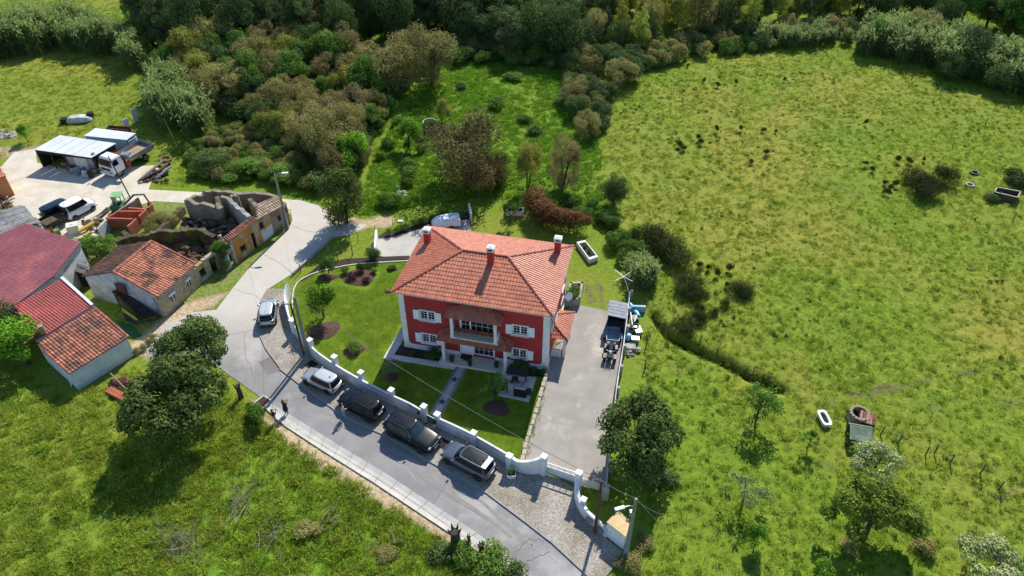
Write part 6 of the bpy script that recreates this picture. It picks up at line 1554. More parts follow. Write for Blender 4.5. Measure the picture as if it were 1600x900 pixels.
# dead branch piles on the south-west field
for i, (q, n_, l, lb) in enumerate((((290, 850), 26, 2.6, 'large pile of bare grey branches low in the left field'), ((375, 790), 18, 2.0, 'middle heap of dry grey brushwood in left field'), ((420, 840), 14, 1.8, 'thin heap of dry twigs right of the large branch pile'), ((520, 810), 12, 1.3, 'small brown twig heap midway to the road'), ((600, 860), 10, 1.1, 'small twig heap nearest the road bend below'))):
    rg = random.Random(50 + i); t = thing('branch_pile', lb, 'branches', gz(*q))
    a0 = rg.uniform(0, 2 * PI)
    for k in range(n_):
        a = a0 + rg.gauss(0, .8) + (PI if rg.random() < .3 else 0); c = Vector((rg.gauss(0, .5), rg.gauss(0, .45), rg.uniform(.05, .45))); ll = l * rg.uniform(.4, 1.0)
        e = Vector((math.cos(a), math.sin(a), rg.uniform(-.02, .3))) * ll; bend = Vector((rg.uniform(-.3, .3), rg.uniform(-.3, .3), rg.uniform(0, .25))) * ll * .5; big_ = k % 9 == 0
        mb = MB(); tr_ = [c, c + e * .35 + bend * .6, c + e * .7 + bend * .8, c + e]; mb.tube(tr_, [.05, .04, .03, .012] if big_ else [.022, .018, .012, .006], 5)
        for w in range(7):
            i0 = rg.randrange(3); q0 = tr_[i0].lerp(tr_[i0 + 1], rg.random()); d2 = (e.normalized() + Vector((rg.gauss(0, .6), rg.gauss(0, .6), rg.uniform(-.1, .6)))).normalized() * ll * rg.uniform(.15, .4); mb.tube([q0, q0 + d2 * .5 + Vector((0, 0, .04)), q0 + d2], [.012, .008, .004], 4)
        mb.build('branch', M['bark_pale'], t)
# tiny white oddments
thing1('white_slab', 'pale stone slab in the rough grass by the junction', 'slab', (626, 346), MB().box(-.3, .3, -.2, .2, 0, .1), M['paving'])
for i in range(7): thing1('boulder', 'pale boulder in cluster behind the laurel tree', 'stone', (626 + rnd.uniform(-9, 12), 300 + rnd.uniform(-8, 8)), MB().ball((0, 0, .15), (rnd.uniform(.2, .4), .25, .22), 8, 6, .5, .2), M['stone'], group='pale boulders in the lush meadow')
thing1('trough', 'round grey concrete trough at the edge of wood', 'trough', (672, 198), MB().lathe((0, 0, 0), [(0, .1), (.8, .1), (.85, .8), (1.0, .8), (1.0, 0)], 18), M['concrete'])
# ---------------------------------------------------------------- vegetation
def leaves_mesh(name, pos, nrm, size, m, aspect=0.5, tone=None, rs=None, up=0.0, fold=0.12):
    """one small diamond-shaped face pair per leaf"""
    n = len(pos); rs = rs or nrs
    nrm = nrm / (np.linalg.norm(nrm, axis=1, keepdims=True) + 1e-9)
    r = rs.normal(size=(n, 3)); r[:, 2] += up * 2
    ax = r - (r * nrm).sum(1, keepdims=True) * nrm; ax /= (np.linalg.norm(ax, axis=1, keepdims=True) + 1e-9)
    sd = np.cross(nrm, ax); s = size[:, None]
    V = np.stack([pos - ax * s * .5, pos + sd * s * aspect * .5 + nrm * s * fold, pos + ax * s * .5, pos - sd * s * aspect * .5 + nrm * s * fold], 1).reshape(-1, 3)
    b = np.arange(n)[:, None] * 4
    Fq = np.concatenate([b + np.array([[0, 1, 2]]), b + np.array([[0, 2, 3]])], 1).reshape(-1, 3)
    tn = np.repeat(tone if tone is not None else rs.rand(n), 4)
    return np_mesh(name, V, Fq, [m], {'tone': ('FLOAT', tn)})
def blobs_crown(name, m, seed, R0, zc, rz, nb=20, rb=0.36, n=6000, leaf=0.26, aspect=0.55, shell=0.62, conical=0.0, flat_base=True, gap=0.0, up=0.0):
    rs = np.random.RandomState(seed)
    d = rs.normal(size=(nb, 3)); d /= np.linalg.norm(d, axis=1, keepdims=True)
    if flat_base: d[:, 2] = np.abs(d[:, 2]) * 1.25 - 0.3
    f = shell * (0.75 + 0.5 * rs.rand(nb))[:, None]
    c = d * f * np.array([R0, R0, rz])
    if conical: c[:, :2] *= np.clip(1 - conical * (c[:, 2:3] / rz), .12, 2)
    br = R0 * rb * (0.7 + 0.6 * rs.rand(nb)); btone = rs.rand(nb)
    if conical: br *= np.clip(1 - conical * .6 * c[:, 2] / rz, .3, 1.5)
    k = rs.choice(nb, n, p=br ** 2 / (br ** 2).sum())
    dd = rs.normal(size=(n, 3)); dd /= np.linalg.norm(dd, axis=1, keepdims=True)
    lump = 1 + 0.22 * np.sin(dd[:, 0] * 7 + k) * np.sin(dd[:, 1] * 6 + 2 * k)
    rad = br[k] * (1 - gap * rs.rand(n)) * (0.72 + 0.36 * rs.rand(n)) * lump
    p = c[k] + dd * rad[:, None] * np.array([1, 1, .85]); p[:, 2] += zc
    keep = p[:, 2] > 0.12
    p, dd, k = p[keep], dd[keep], k[keep]
    nr_ = dd + rs.normal(size=dd.shape) * .55; nr_[:, 2] += .25
    return leaves_mesh(name, p, nr_, leaf * (.6 + .8 * rs.rand(len(p))), m, aspect, .45 * btone[k] + .55 * rs.rand(len(p)), rs, up)
def limbs(name, m, seed, H0, R0, r0, zc, n=7, stems=1, rz=None, twigs=0):
    rg = random.Random(seed); mb = MB(); rz = rz or H0 * .3
    for s in range(stems):
        a0 = rg.uniform(0, 6.28); off = Vector((math.cos(a0), math.sin(a0), 0)) * (0.0 if stems == 1 else r0 * 1.6)
        lean = Vector((rg.uniform(-.12, .12), rg.uniform(-.12, .12), 0)) * H0 * (1 if stems == 1 else 1.6)
        topz = zc + rz * .35
        P_ = [off + Vector((0, 0, -.25)), off + lean * .3 + Vector((0, 0, topz * .35)), off + lean * .7 + Vector((0, 0, topz * .7)), off + lean + Vector((0, 0, topz))]
        mb.tube(P_, [r0 * 1.3, r0, r0 * .7, r0 * .3], 7)
        for k in range(n):
            f = rg.uniform(.4, .95); i = min(2, int(f * 3)); q = P_[i].lerp(P_[i + 1], f * 3 - i)
            a = 2 * PI * (k + rg.random() * .6) / n; e = Vector((math.cos(a) * R0 * rg.uniform(.5, .85), math.sin(a) * R0 * rg.uniform(.5, .85), rz * rg.uniform(.05, .8)))
            m1 = q + e * .5 + Vector((0, 0, -.05 * H0)) * rg.uniform(-.5, 1)
            mb.tube([q, m1, q + e], [r0 * .4, r0 * .25, r0 * .07], 5)
            for w in range(twigs):
                g = q.lerp(q + e, rg.uniform(.4, 1)); mb.tube([g, g + Vector((rg.uniform(-1, 1), rg.uniform(-1, 1), rg.uniform(0, 1))).normalized() * R0 * .35], [r0 * .12, r0 * .04], 4)
    o = mb.build(name, m); me_ = o.data; bpy.data.objects.remove(o); return me_
LM = {
    'dark': leafmat('leaf_dark_evergreen', '#4d642e', '#708243', .15, .22), 'olive': leafmat('leaf_olive_brown', '#908b54', '#a29c5e', .16, .4), 'brown': leafmat('leaf_catkin_brown', '#8d8056', '#9c8f60', .16, .4),
    'yellow': leafmat('leaf_yellow_green', '#8d9140', '#9f9f4a', .18, .35), 'green': leafmat('leaf_fresh_green', '#5d8032', '#72923e', .2, .35), 'pine': leafmat('needle_pine', '#566c3c', '#6a7d49', .18, .15),
    'deep': leafmat('leaf_deep_green', '#4c6331', '#62763f', .2, .2), 'euca': leafmat('leaf_eucalyptus', '#939c40', '#a8ab4c', .25, .35), 'laurel': leafmat('leaf_laurel', '#5e6c31', '#788240', .12, .25),
    'brownd': leafmat('leaf_dark_brown', '#675d3b', '#786c46', .1, .3), 'yg': leafmat('leaf_yellow_green_broad', '#6c8230', '#87963c', .1, .4), 'rushes': leafmat('leaf_rush', '#4a5228', '#5f6232', .2, .2),
    'blossom': leafmat('leaf_blossom', '#c4c596', '#97aa58', .1, .3), 'lime': leafmat('leaf_lime', '#6f9a2b', '#86ac3a', .15, .4), 'reed': leafmat('leaf_reed', '#74884a', '#879757', .2, .35, tone=.35),
    'red': leafmat('leaf_photinia_red', '#7d5239', '#8d6b45', .1, .3), 'gorse': leafmat('leaf_gorse_dark', '#414d24', '#545c2e', .2, .15), 'grass': leafmat('grass_blade', '#88a034', '#99aa40', .25, .5, tone=.35),
    'rough': leafmat('grass_blade_rough', '#94aa3a', '#adb54c', .3, .5, tone=.4), 'silver': leafmat('leaf_silver_green', '#8d9c68', '#7b8d58', .1, .3), 'purple': leafmat('leaf_purple', '#5a3a3c', '#4a3432', .1, .2)}
# kinds of tree: (crown meshes, trunk meshes, radius, height)
KIND = {}
def kind(key, lm, R0, H0, zc, rz, var=2, r0=0.16, bark='bark', stems=1, nl=7, twigs=0, **kw):
    KIND[key] = ([blobs_crown('crown', LM[lm], hash(key) % 977 + 31 * v if False else sum(map(ord, key)) + 31 * v, R0, zc, rz, **kw) for v in range(var)],
                 [limbs('trunk', M[bark], sum(map(ord, key)) + v, H0, R0, r0, zc, nl, stems, rz, twigs) for v in range(var)], R0, H0)
kind('broad', 'dark', 3.5, 6.0, 3.5, 2.6, n=14000, leaf=.29, nb=28, rb=.31, shell=.76, gap=.15, r0=.2, nl=10, twigs=2)
kind('oliveT', 'olive', 3.0, 6.0, 3.1, 2.8, n=10500, leaf=.19, nb=22, rb=.34, shell=.72, stems=3, r0=.12, flat_base=False, twigs=2)
kind('brownT', 'brown', 3.0, 6.2, 3.1, 3.0, n=10500, leaf=.18, nb=22, rb=.34, shell=.72, stems=3, r0=.12, gap=.2, flat_base=False, twigs=2)
kind('brownD', 'brownd', 3.0, 6.2, 3.1, 3.0, n=12000, leaf=.18, nb=26, rb=.36, shell=.7, stems=3, r0=.12, gap=.15, flat_base=False, twigs=2)
kind('yellowT', 'yellow', 2.6, 5.5, 2.9, 2.6, shell=.72, rb=.33, n=9000, leaf=.19, nb=22, stems=2, r0=.12)
kind('greenT', 'green', 2.6, 5.2, 2.8, 2.4, shell=.72, rb=.33, n=7500, leaf=.23, nb=20, r0=.14)
kind('deepT', 'deep', 3.2, 7.5, 3.9, 3.5, n=10000, leaf=.25, nb=30, r0=.18, flat_base=False)
kind('pineT', 'pine', 2.6, 11.0, 6.0, 5.0, n=9000, leaf=.38, aspect=.2, nb=36, rb=.3, conical=.45, r0=.2, flat_base=False, nl=12)
kind('eucaT', 'euca', 1.5, 8.5, 4.7, 3.8, n=5000, leaf=.26, aspect=.35, nb=20, rb=.42, conical=.4, r0=.09, bark='bark_pale', flat_base=False)
kind('laurelT', 'laurel', 2.6, 7.4, 3.6, 3.7, n=9500, leaf=.24, nb=34, rb=.32, conical=.25, flat_base=False, r0=.16)
kind('fruitT', 'green', 1.9, 3.6, 2.2, 1.3, n=1500, leaf=.19, nb=16, rb=.3, r0=.09, gap=.6, nl=9, twigs=3, shell=.75)
kind('sparseT', 'silver', 1.7, 3.0, 1.6, 1.2, var=1, n=900, leaf=.18, nb=14, rb=.28, r0=.07, gap=.6, nl=9, twigs=4, shell=.75, bark='bark_pale')
kind('blossomT', 'blossom', 2.1, 3.8, 2.3, 1.4, n=4200, leaf=.2, nb=20, rb=.32, r0=.1, gap=.3)
kind('limeT', 'lime', 2.4, 4.6, 2.6, 2.0, n=4500, leaf=.26, nb=18, r0=.12, gap=.3)
kind('shrub', 'green', 1.2, 1.7, .75, .8, n=2200, leaf=.17, nb=14, rb=.42, r0=.04, stems=2, nl=4)
kind('shrubD', 'deep', 1.2, 1.7, .75, .8, n=2200, leaf=.17, nb=14, rb=.42, r0=.04, stems=2, nl=4)
kind('shrubO', 'olive', 1.3, 2.0, .9, .9, n=2400, leaf=.17, nb=14, rb=.42, r0=.04, stems=2, nl=4)
kind('gorse', 'gorse', 1.5, 1.6, .7, .85, n=3000, leaf=.17, aspect=.3, nb=16, rb=.42, r0=.05, stems=2, nl=4, up=.5)
kind('rushT', 'rushes', .5, .9, .45, .45, n=500, leaf=.22, aspect=.15, nb=8, rb=.45, r0=.02, nl=3, up=1.5)
kind('ball', 'lime', .5, .8, .42, .42, var=1, n=900, leaf=.09, nb=12, rb=.5, shell=.5, r0=.03, nl=4)
kind('ballS', 'silver', .75, 1.5, .8, .7, var=1, n=1800, leaf=.1, nb=14, rb=.55, shell=.5, r0=.05, nl=4)
kind('purpleS', 'purple', .6, .7, .3, .35, var=1, n=700, leaf=.13, nb=10, rb=.45, r0=.03, nl=4)
kind('ygT', 'yg', 2.8, 5.0, 2.8, 2.2, n=8500, leaf=.24, nb=20, rb=.3, shell=.78, gap=.25, r0=.14, nl=9)
def tree(key, x, y, Rr, Hh, label, cat='tree', group=None, name='tree', z=None, rg=rnd, base0=0.0):
    crowns, trunks, R0, H0 = KIND[key]; i = rg.randrange(len(crowns))
    zz = z if z is not None else float(ground_z(np.array([x]), np.array([y]))[0])
    t = thing(name, label, cat, (x, y, zz + base0), rg.uniform(0, 6.28), group)
    an_ = rg.uniform(.86, 1.16); t.scale = (Rr / R0 * an_, Rr / R0 / an_, Hh / H0)
    link(bpy.data.objects.new('crown' if cat == 'tree' else 'foliage', crowns[i]), t); link(bpy.data.objects.new('trunk' if cat == 'tree' else 'stem', trunks[i]), t)
    return t
def treep(key, cx, cy, zc, Rr, Hh, label, **k):
    """tree whose crown centre, at height zc, is seen at a spot of the photograph"""
    p = G(cx, cy, zc); return tree(key, p.x, p.y, Rr, Hh, label, **k)
# single trees that stand out
treep('broad', 298, 543, 3.2, 3.0, 5.0, 'dark glossy loquat tree nearer the road beside the barn')
treep('broad', 272, 624, 3.4, 3.8, 5.8, 'larger dark loquat tree over the brick stack')
treep('broad', 999, 682, 3.4, 3.2, 5.8, 'round dark green tree right of the driveway wall')
treep('laurelT', 533, 300, 4.1, 2.6, 8.2, 'dense conical laurel tree standing at the road junction')
treep('brownD', 728, 232, 5.0, 4.9, 9.0, 'largest brown-leaved tree standing behind the rear lawn')
treep('brownD', 775, 258, 2.6, 1.9, 4.2, 'small brown tree leaning out right of the largest brown tree')
treep('yellowT', 826, 250, 4.2, 1.9, 7.0, 'slim yellow-olive tree left of the pair behind red hedge')
treep('brownT', 881, 250, 4.0, 2.0, 6.6, 'slim brown tree right of the pair behind red hedge')
treep('deepT', 961, 292, 2.6, 1.65, 4.4, 'small lone round dark tree on the pasture edge')
treep('oliveT', 668, 78, 5.5, 4.1, 9.0, 'tall olive tree with bare forked trunk at meadow corner')
treep('oliveT', 606, 95, 5.0, 4.4, 8.5, 'broad brown-olive tree left of the forked olive tree')
treep('fruitT', 1190, 628, 2.1, 2.0, 3.7, 'sparse young fruit tree with long shadow in the meadow')
treep('fruitT', 1268, 684, 1.3, .85, 2.1, 'tiny round sapling right of the sparse fruit tree')
treep('blossomT', 1372, 722, 2.2, 2.2, 3.8, 'white-blossomed fruit tree below the green shelter')
treep('ygT', 1370, 808, 2.8, 3.2, 5.2, 'large yellow-green tree at lower right below the blossom')
treep('sparseT', 1168, 764, 1.6, 1.7, 3.0, 'straggly silvery half-fallen tree in the lower meadow')
treep('limeT', 1184, 838, 1.2, .9, 2.4, 'faint pale green sapling below the half-fallen tree')
treep('blossomT', 1550, 886, 1.6, 2.6, 3.4, 'white flowering bush cut by the lower right edge')
treep('limeT', 1290, 892, 1.0, .9, 1.8, 'pale green bush at the bottom edge of meadow')
treep('limeT', 22, 528, 3.2, 2.6, 5.6, 'bright green tree at left edge in front of red barn')
treep('deepT', -14, 500, 3.2, 2.6, 5.6, 'darker tree cut by the left picture edge')
treep('limeT', 36, 205, 1.6, .9, 2.6, 'thin sapling in front of the north-west field')
treep('limeT', 636, 205, 2.6, 2.0, 4.4, 'small fresh green tree at the edge of wood')
treep('fruitT', 797, 330, 1.6, .9, 2.9, 'bare little sapling standing before the white planter', z=0.0)
for k_, cx, cy, zc, r_, h_, lb in (('deepT', 1520, 68, 4.2, 3.6, 7.5, 'big dark tree rising out of the right reed bank'), ('deepT', 1492, 100, 2.4, 2.4, 4.4, 'dark bush tree at the front of the reed bank'), ('deepT', 1575, 118, 2.4, 2.6, 4.4, 'dark bush tree at the right end of reed bank'), ('greenT', 1372, 50, 3.2, 2.3, 5.0, 'pale green tree behind the left reed bank end'), ('oliveT', 1440, 40, 3.6, 2.8, 6.0, 'olive tree behind the middle of the reed bank')):
    treep(k_, cx, cy, zc, r_, h_, lb)
# garden plants
def plant(key, px, py, Rr, Hh, label, name='shrub', cat='shrub', z=0.1, group=None):
    p = G(px, py); return tree(key, p.x, p.y, Rr, Hh, label, cat, group, name, z)
treep('limeT', 500, 470, 2.2, 1.75, 4.2, 'tall loose shrub tree in the round mulch bed by poles', z=0.1)
treep('greenT', 512, 416, .9, .95, 1.9, 'round green shrub at the top of the front lawn', cat='shrub', name='shrub', z=.1)
treep('deepT', 583, 397, .8, .85, 1.7, 'dark round shrub beside the back driveway fence post', cat='shrub', name='shrub', z=.1)
treep('fruitT', 773, 606, 1.4, 1.3, 2.7, 'small pruned tree in the shaded front lawn', z=.1)
plant('ballS', 612, 582, .8, 1.35, 'clipped grey-green ball shrub in the shaded lawn')
for i, (x, y) in enumerate(((608, 368), (622, 364), (637, 358), (649, 353), (664, 348))): plant('ball', x, y, .5, .8, ['first', 'second', 'third', 'fourth', 'fifth'][i] + ' clipped lime ball from the short white wall', group='clipped balls along the back driveway')
for i, (x, y) in enumerate(((677, 345), (692, 340), (720, 341), (628, 361), (655, 351))): plant('shrubD', x, y, .55, .75, ['dark low shrub behind the caravan nose', 'dark low shrub above the caravan roof', 'dark shrub by the short wall near red mulch', 'dark shrub between second and third lime balls', 'dark shrub between fourth and fifth lime balls'][i])
plant('shrub', 553, 547, .85, .75, 'low leafy shrub filling the small oval bed'); plant('purpleS', 549, 437, .6, .6, 'purple heather clump in the large mulch bed'); plant('purpleS', 574, 440, .5, .5, 'small purple clump right in the large mulch bed')
plant('ball', 585, 427, .45, .55, 'yellow-green cushion at the right of the mulch bed'); plant('shrubD', 564, 425, .5, 1.1, 'upright dark shrub in the large mulch bed'); plant('shrub', 540, 427, .5, .7, 'green shrub at the left of the large mulch bed'); plant('shrub', 613, 421, .45, .4, 'low plant in the small bed near the house')
def hplant(key, x, y, Rr, Hh, label, z=.08):
    p = hloc(x, y); return tree(key, p.x, p.y, Rr, Hh, label, 'shrub', None, 'shrub', z)
hplant('shrubD', 3.4, -.3, .75, 1.0, 'dark shrub in the bed left of the porch'); hplant('shrubD', 1.4, -.4, .35, .35, 'tiny plant in the bed under the left windows')
hplant('shrubD', 11.4, .0, .9, 1.15, 'dark flowering shrub in the bed behind patio table'); hplant('shrubD', 12.6, -.1, .45, .5, 'small shrub in the right house bed')
hplant('shrubD', 13.5, -.2, .35, .7, 'dark upright shrub at the right house corner')
for i, (x, y) in enumerate(((5.25, -.65), (6.95, -.75), (9.3, -.4))):
    p = hloc(x, y, TZ); t = thing('pot_plant', ['potted plant left of the path on porch', 'potted plant right of the path on porch', 'potted flowers near the right porch column'][i], 'plant', p)
    MB().lathe((0, 0, 0), [(0, 0), (.15, 0), (.2, .32), (.16, .32), (0, .28)], 12).build('pot', M['chair_dark'], t); o = link(bpy.data.objects.new('foliage', KIND['shrubD'][0][0]), t); o.scale = (.24, .24, .3); o.location = (0, 0, .25)
o = link(bpy.data.objects.new('foliage', KIND['shrub'][0][0]), fp); o.scale = (.2, .2, .3); o.location = (0, 0, .42)
for pq, par, z in ((pq1, pl1, .5), (pq2, pl2, .45)):
    for k in range(5):
        c = pq[0].lerp(pq[2], .15 + .17 * k).lerp(pq[1].lerp(pq[3], .15 + .17 * k), rnd.random() * .4) if False else (pq[0] + pq[1]) / 2 + ((pq[2] + pq[3]) / 2 - (pq[0] + pq[1]) / 2) * (.12 + .19 * k)
        if par is pl1: c = (pq[0] + pq[3]) / 2 + ((pq[1] + pq[2]) / 2 - (pq[0] + pq[3]) / 2) * (.1 + .2 * k)
        o = link(bpy.data.objects.new('foliage', KIND['shrub' if k % 2 else 'purpleS'][0][0]), par); o.scale = (.2, .2, .25); o.location = c - par.location; o.location.z = z - .05
o = link(bpy.data.objects.new('foliage', KIND['shrub'][0][0]), t_tr := bpy.data.objects['stone_trough']); o.scale = (.7, .9, .7); o.location = (0, 0, .5)
# red-leaved hedge
rs = np.random.RandomState(3); hp = [Vector(q) for q in resample(GL([(833, 326), (845, 348), (868, 358), (906, 364)]), 26)]
pos, nor, ton, pos2, nor2 = [], [], [], [], []
for i, p in enumerate(hp):
    f = i / 25; hh = 2.7 - .5 * f + .15 * math.sin(i * 1.7); ww = 1.0
    for k in range(420):
        a = rs.rand() * PI * 1.3 - .15 * PI; rr = (.8 + .3 * rs.rand()); q = np.array([p.x + rs.normal() * .28 + ww * rr * math.cos(a) * .9, p.y + rs.normal() * .28 + ww * rr * math.cos(a) * .5, hh * .62 + hh * .42 * rr * math.sin(a)])
        (pos if q[2] > hh * (.62 + .12 * rs.normal()) else pos2).append(q); (nor if pos and pos[-1] is q else nor2).append([math.cos(a), rs.normal() * .5, math.sin(a) + .3])
for i, p in enumerate(hp):
    for k in range(150):
        a = rs.rand() * 2 * PI; q = np.array([p.x + math.cos(a) * rs.uniform(.4, .95), p.y + math.sin(a) * rs.uniform(.3, .6), rs.uniform(.15, 1.7)]); pos2.append(q); nor2.append([math.cos(a), math.sin(a) - .3, .3])
hg = thing('hedge', 'red-topped photinia hedge curving behind the roof', 'hedge', hp[12])
for nm, P_, N_, m in (('red_foliage', pos, nor, LM['red']), ('green_foliage', pos2, nor2, LM['laurel'])):
    me = leaves_mesh(nm, np.array(P_) - np.array(hp[12]), np.array(N_) + rs.normal(size=(len(N_), 3)) * .4, .2 * (.6 + .8 * rs.rand(len(P_))), m, .5, None, rs); link(bpy.data.objects.new(nm, me), hg)
for i in range(0, 26, 3): MB().tube([hp[i], hp[i] + Vector((rnd.uniform(-.2, .2), rnd.uniform(-.1, .1), 1.4))], [.06, .03], 6).build('stem', M['bark'], hg, world=True)
# ivy and bushes about the ruins
treep('greenT', 346, 396, 1.5, 1.15, 2.9, 'ivy mass swallowing the wall end of the low ruin', cat='shrub', name='ivy', z=0)
treep('deepT', 352, 412, .8, .6, 1.7, 'dark ivy hanging below the ivy mass', cat='shrub', name='ivy', z=0)
treep('greenT', 146, 388, 1.1, 1.9, 2.3, 'wide green bush between red barn and cottage', cat='shrub', name='bush', z=0); treep('deepT', 122, 398, .9, 1.2, 1.8, 'darker bush tucked against the red barn wall', cat='shrub', name='bush', z=0)
treep('limeT', 176, 376, .8, 1.0, 1.5, 'pale bush over the brick shell corner', cat='shrub', name='bush', z=0); treep('oliveT', 252, 348, .7, 1.6, 1.7, 'dry brown bush in the brick shell yard', cat='shrub', name='bush', z=0)
for i, q in enumerate(((225, 545), (214, 552), (240, 530), (234, 538))): plant('shrubO', q[0], q[1], .4, .6, ['dry', 'low', 'thin', 'ragged'][i] + ' tuft of weeds beside the green tarpaulin', name='weed', z=0)
# woods: trees set out region by region
def scatter_poly(px_poly, dmin, n, seed, tries=6000):
    rg = random.Random(seed); P_ = poly_np(px_poly); lo, hi = P_.min(0), P_.max(0); out = []
    for _ in range(tries):
        x, y = rg.uniform(lo[0], hi[0]), rg.uniform(lo[1], hi[1])
        if not pip(np.array([x]), np.array([y]), P_)[0]: continue
        if all((x - a) ** 2 + (y - b) ** 2 > dmin * dmin for a, b in out):
            out.append((x, y))
            if len(out) >= n: break
    return out
WOODS = [
    ('thicket between field and meadow', [(265, 120), (330, 88), (450, 90), (560, 110), (620, 150), (585, 190), (570, 235), (550, 280), (500, 270), (455, 225), (385, 185), (330, 165)], 3.1, 92, (('oliveT', 3.6), ('brownT', 2), ('yellowT', 3), ('greenT', 3), ('deepT', 2)), (1.8, 3.5), (3.4, 7.2)),
    ('pine wood behind the thicket', [(200, 85), (225, 30), (330, -45), (760, -45), (700, 30), (640, 80), (540, 95), (420, 85), (300, 88)], 3.6, 95, (('pineT', 5), ('deepT', 2.5), ('oliveT', 1), ('brownT', .7)), (2.4, 3.6), (8.5, 12.5)),
    ('dark copse above the lush meadow', [(690, 62), (720, 10), (760, -40), (920, -40), (930, 40), (905, 98), (840, 95), (760, 88)], 3.6, 52, (('deepT', 5), ('greenT', .8), ('pineT', 2)), (2.7, 4.0), (6.0, 9.5)),
    ('young eucalyptus plantation along the top', [(915, 80), (930, -45), (1350, -45), (1335, 30), (1230, 48), (1090, 62), (1000, 88)], 2.7, 125, (('eucaT', 7), ('deepT', 1.6), ('pineT', 1.2), ('oliveT', .8)), (1.4, 2.3), (6.5, 10.0)),
    ('dark trees beyond the reed bank', [(1330, 35), (1350, -45), (1700, -45), (1700, 70), (1560, 70), (1440, 40)], 3.8, 50, (('deepT', 5), ('brownT', 1), ('pineT', 1), ('greenT', 1)), (2.6, 3.8), (5.5, 8.5)),
    ('scrub line between meadow and pasture', [(885, 118), (905, 100), (985, 105), (990, 125), (950, 150), (942, 205), (915, 215), (895, 165)], 2.5, 22, (('deepT', 4), ('shrubD', 1), ('oliveT', 2), ('gorse', 1)), (1.3, 2.4), (2.2, 4.2)),
]
WN = {'oliveT': 'brownish olive tree', 'brownT': 'brown-leaved tree', 'yellowT': 'yellow-olive tree', 'greenT': 'fresh green broadleaf tree', 'deepT': 'dark green broadleaf tree', 'pineT': 'dark pine tree', 'eucaT': 'slim yellow-green tree', 'shrubD': 'dark bush', 'gorse': 'gorse bush'}
FAR = []
for wi, (where, poly, dmin, n, mixw, rr, hr) in enumerate(WOODS):
    rg = random.Random(100 + wi)
    for (x, y) in scatter_poly(poly, dmin, n, 200 + wi):
        k = rg.choices([m_[0] for m_ in mixw], [m_[1] for m_ in mixw])[0]; sz = rg.random()
        r_, h_ = rr[0] + (rr[1] - rr[0]) * sz * rg.uniform(.8, 1.1), hr[0] + (hr[1] - hr[0]) * sz
        if k == 'deepT' and 'eucalyptus' in where: r_ *= 1.5; h_ *= .8
        if k == 'eucaT': r_ = rg.uniform(1.1, 1.7)
        sh_ = k in ('shrubD', 'gorse')
        if sh_: h_ = min(h_, 2.2)
        if y > 146 or abs(x) > 30 + .49 * y:
            i_ = rg.randrange(2); FAR.append((x, y, max(r_ / KIND[k][2], .8 * h_ / KIND[k][3]), rg.uniform(0, 6.28), k, i_)); continue
        tree(k, x, y, r_, h_, '%s in the %s' % (WN[k], where), 'shrub' if sh_ else 'tree', '%ss of the %s' % (WN[k], where), 'bush' if sh_ else 'tree', rg=rg)

for i, (k, cx, cy, zc, r_, h_, lb) in enumerate((('oliveT', 440, 155, 3, 2.9, 5.2, 'rounded olive bush standing forward of the thicket'), ('yellowT', 412, 192, 2.2, 2.3, 4.0, 'yellow-olive bush at the thicket foot'), ('deepT', 494, 205, 3.2, 2.4, 5.8, 'dark green tree on the right thicket front'), ('limeT', 553, 236, 2.9, 2.6, 5.2, 'pale lime-green tree at the lower thicket corner'), ('greenT', 572, 118, 3.2, 2.9, 5.6, 'bright green tree between brown olive trees'), ('yellowT', 538, 188, 2.6, 2.2, 4.6, 'yellowish tree in the middle thicket front'),
                                               ('deepT', 330, 250, 1.4, 2.6, 2.6, 'dark bramble mound by the reed clump'), ('greenT', 385, 262, 1.0, 2.6, 2.0, 'long green bramble mound beyond the ruin'), ('greenT', 440, 272, .9, 2.4, 1.9, 'green bramble mound behind the street lamp'), ('yellowT', 690, 172, 1.8, 1.2, 3.4, 'thin yellow tree above the largest brown tree'))):
    treep(k, cx, cy, zc, r_, h_, lb, cat='tree' if 'tree' in lb else 'shrub', name='tree' if 'tree' in lb else 'bush')
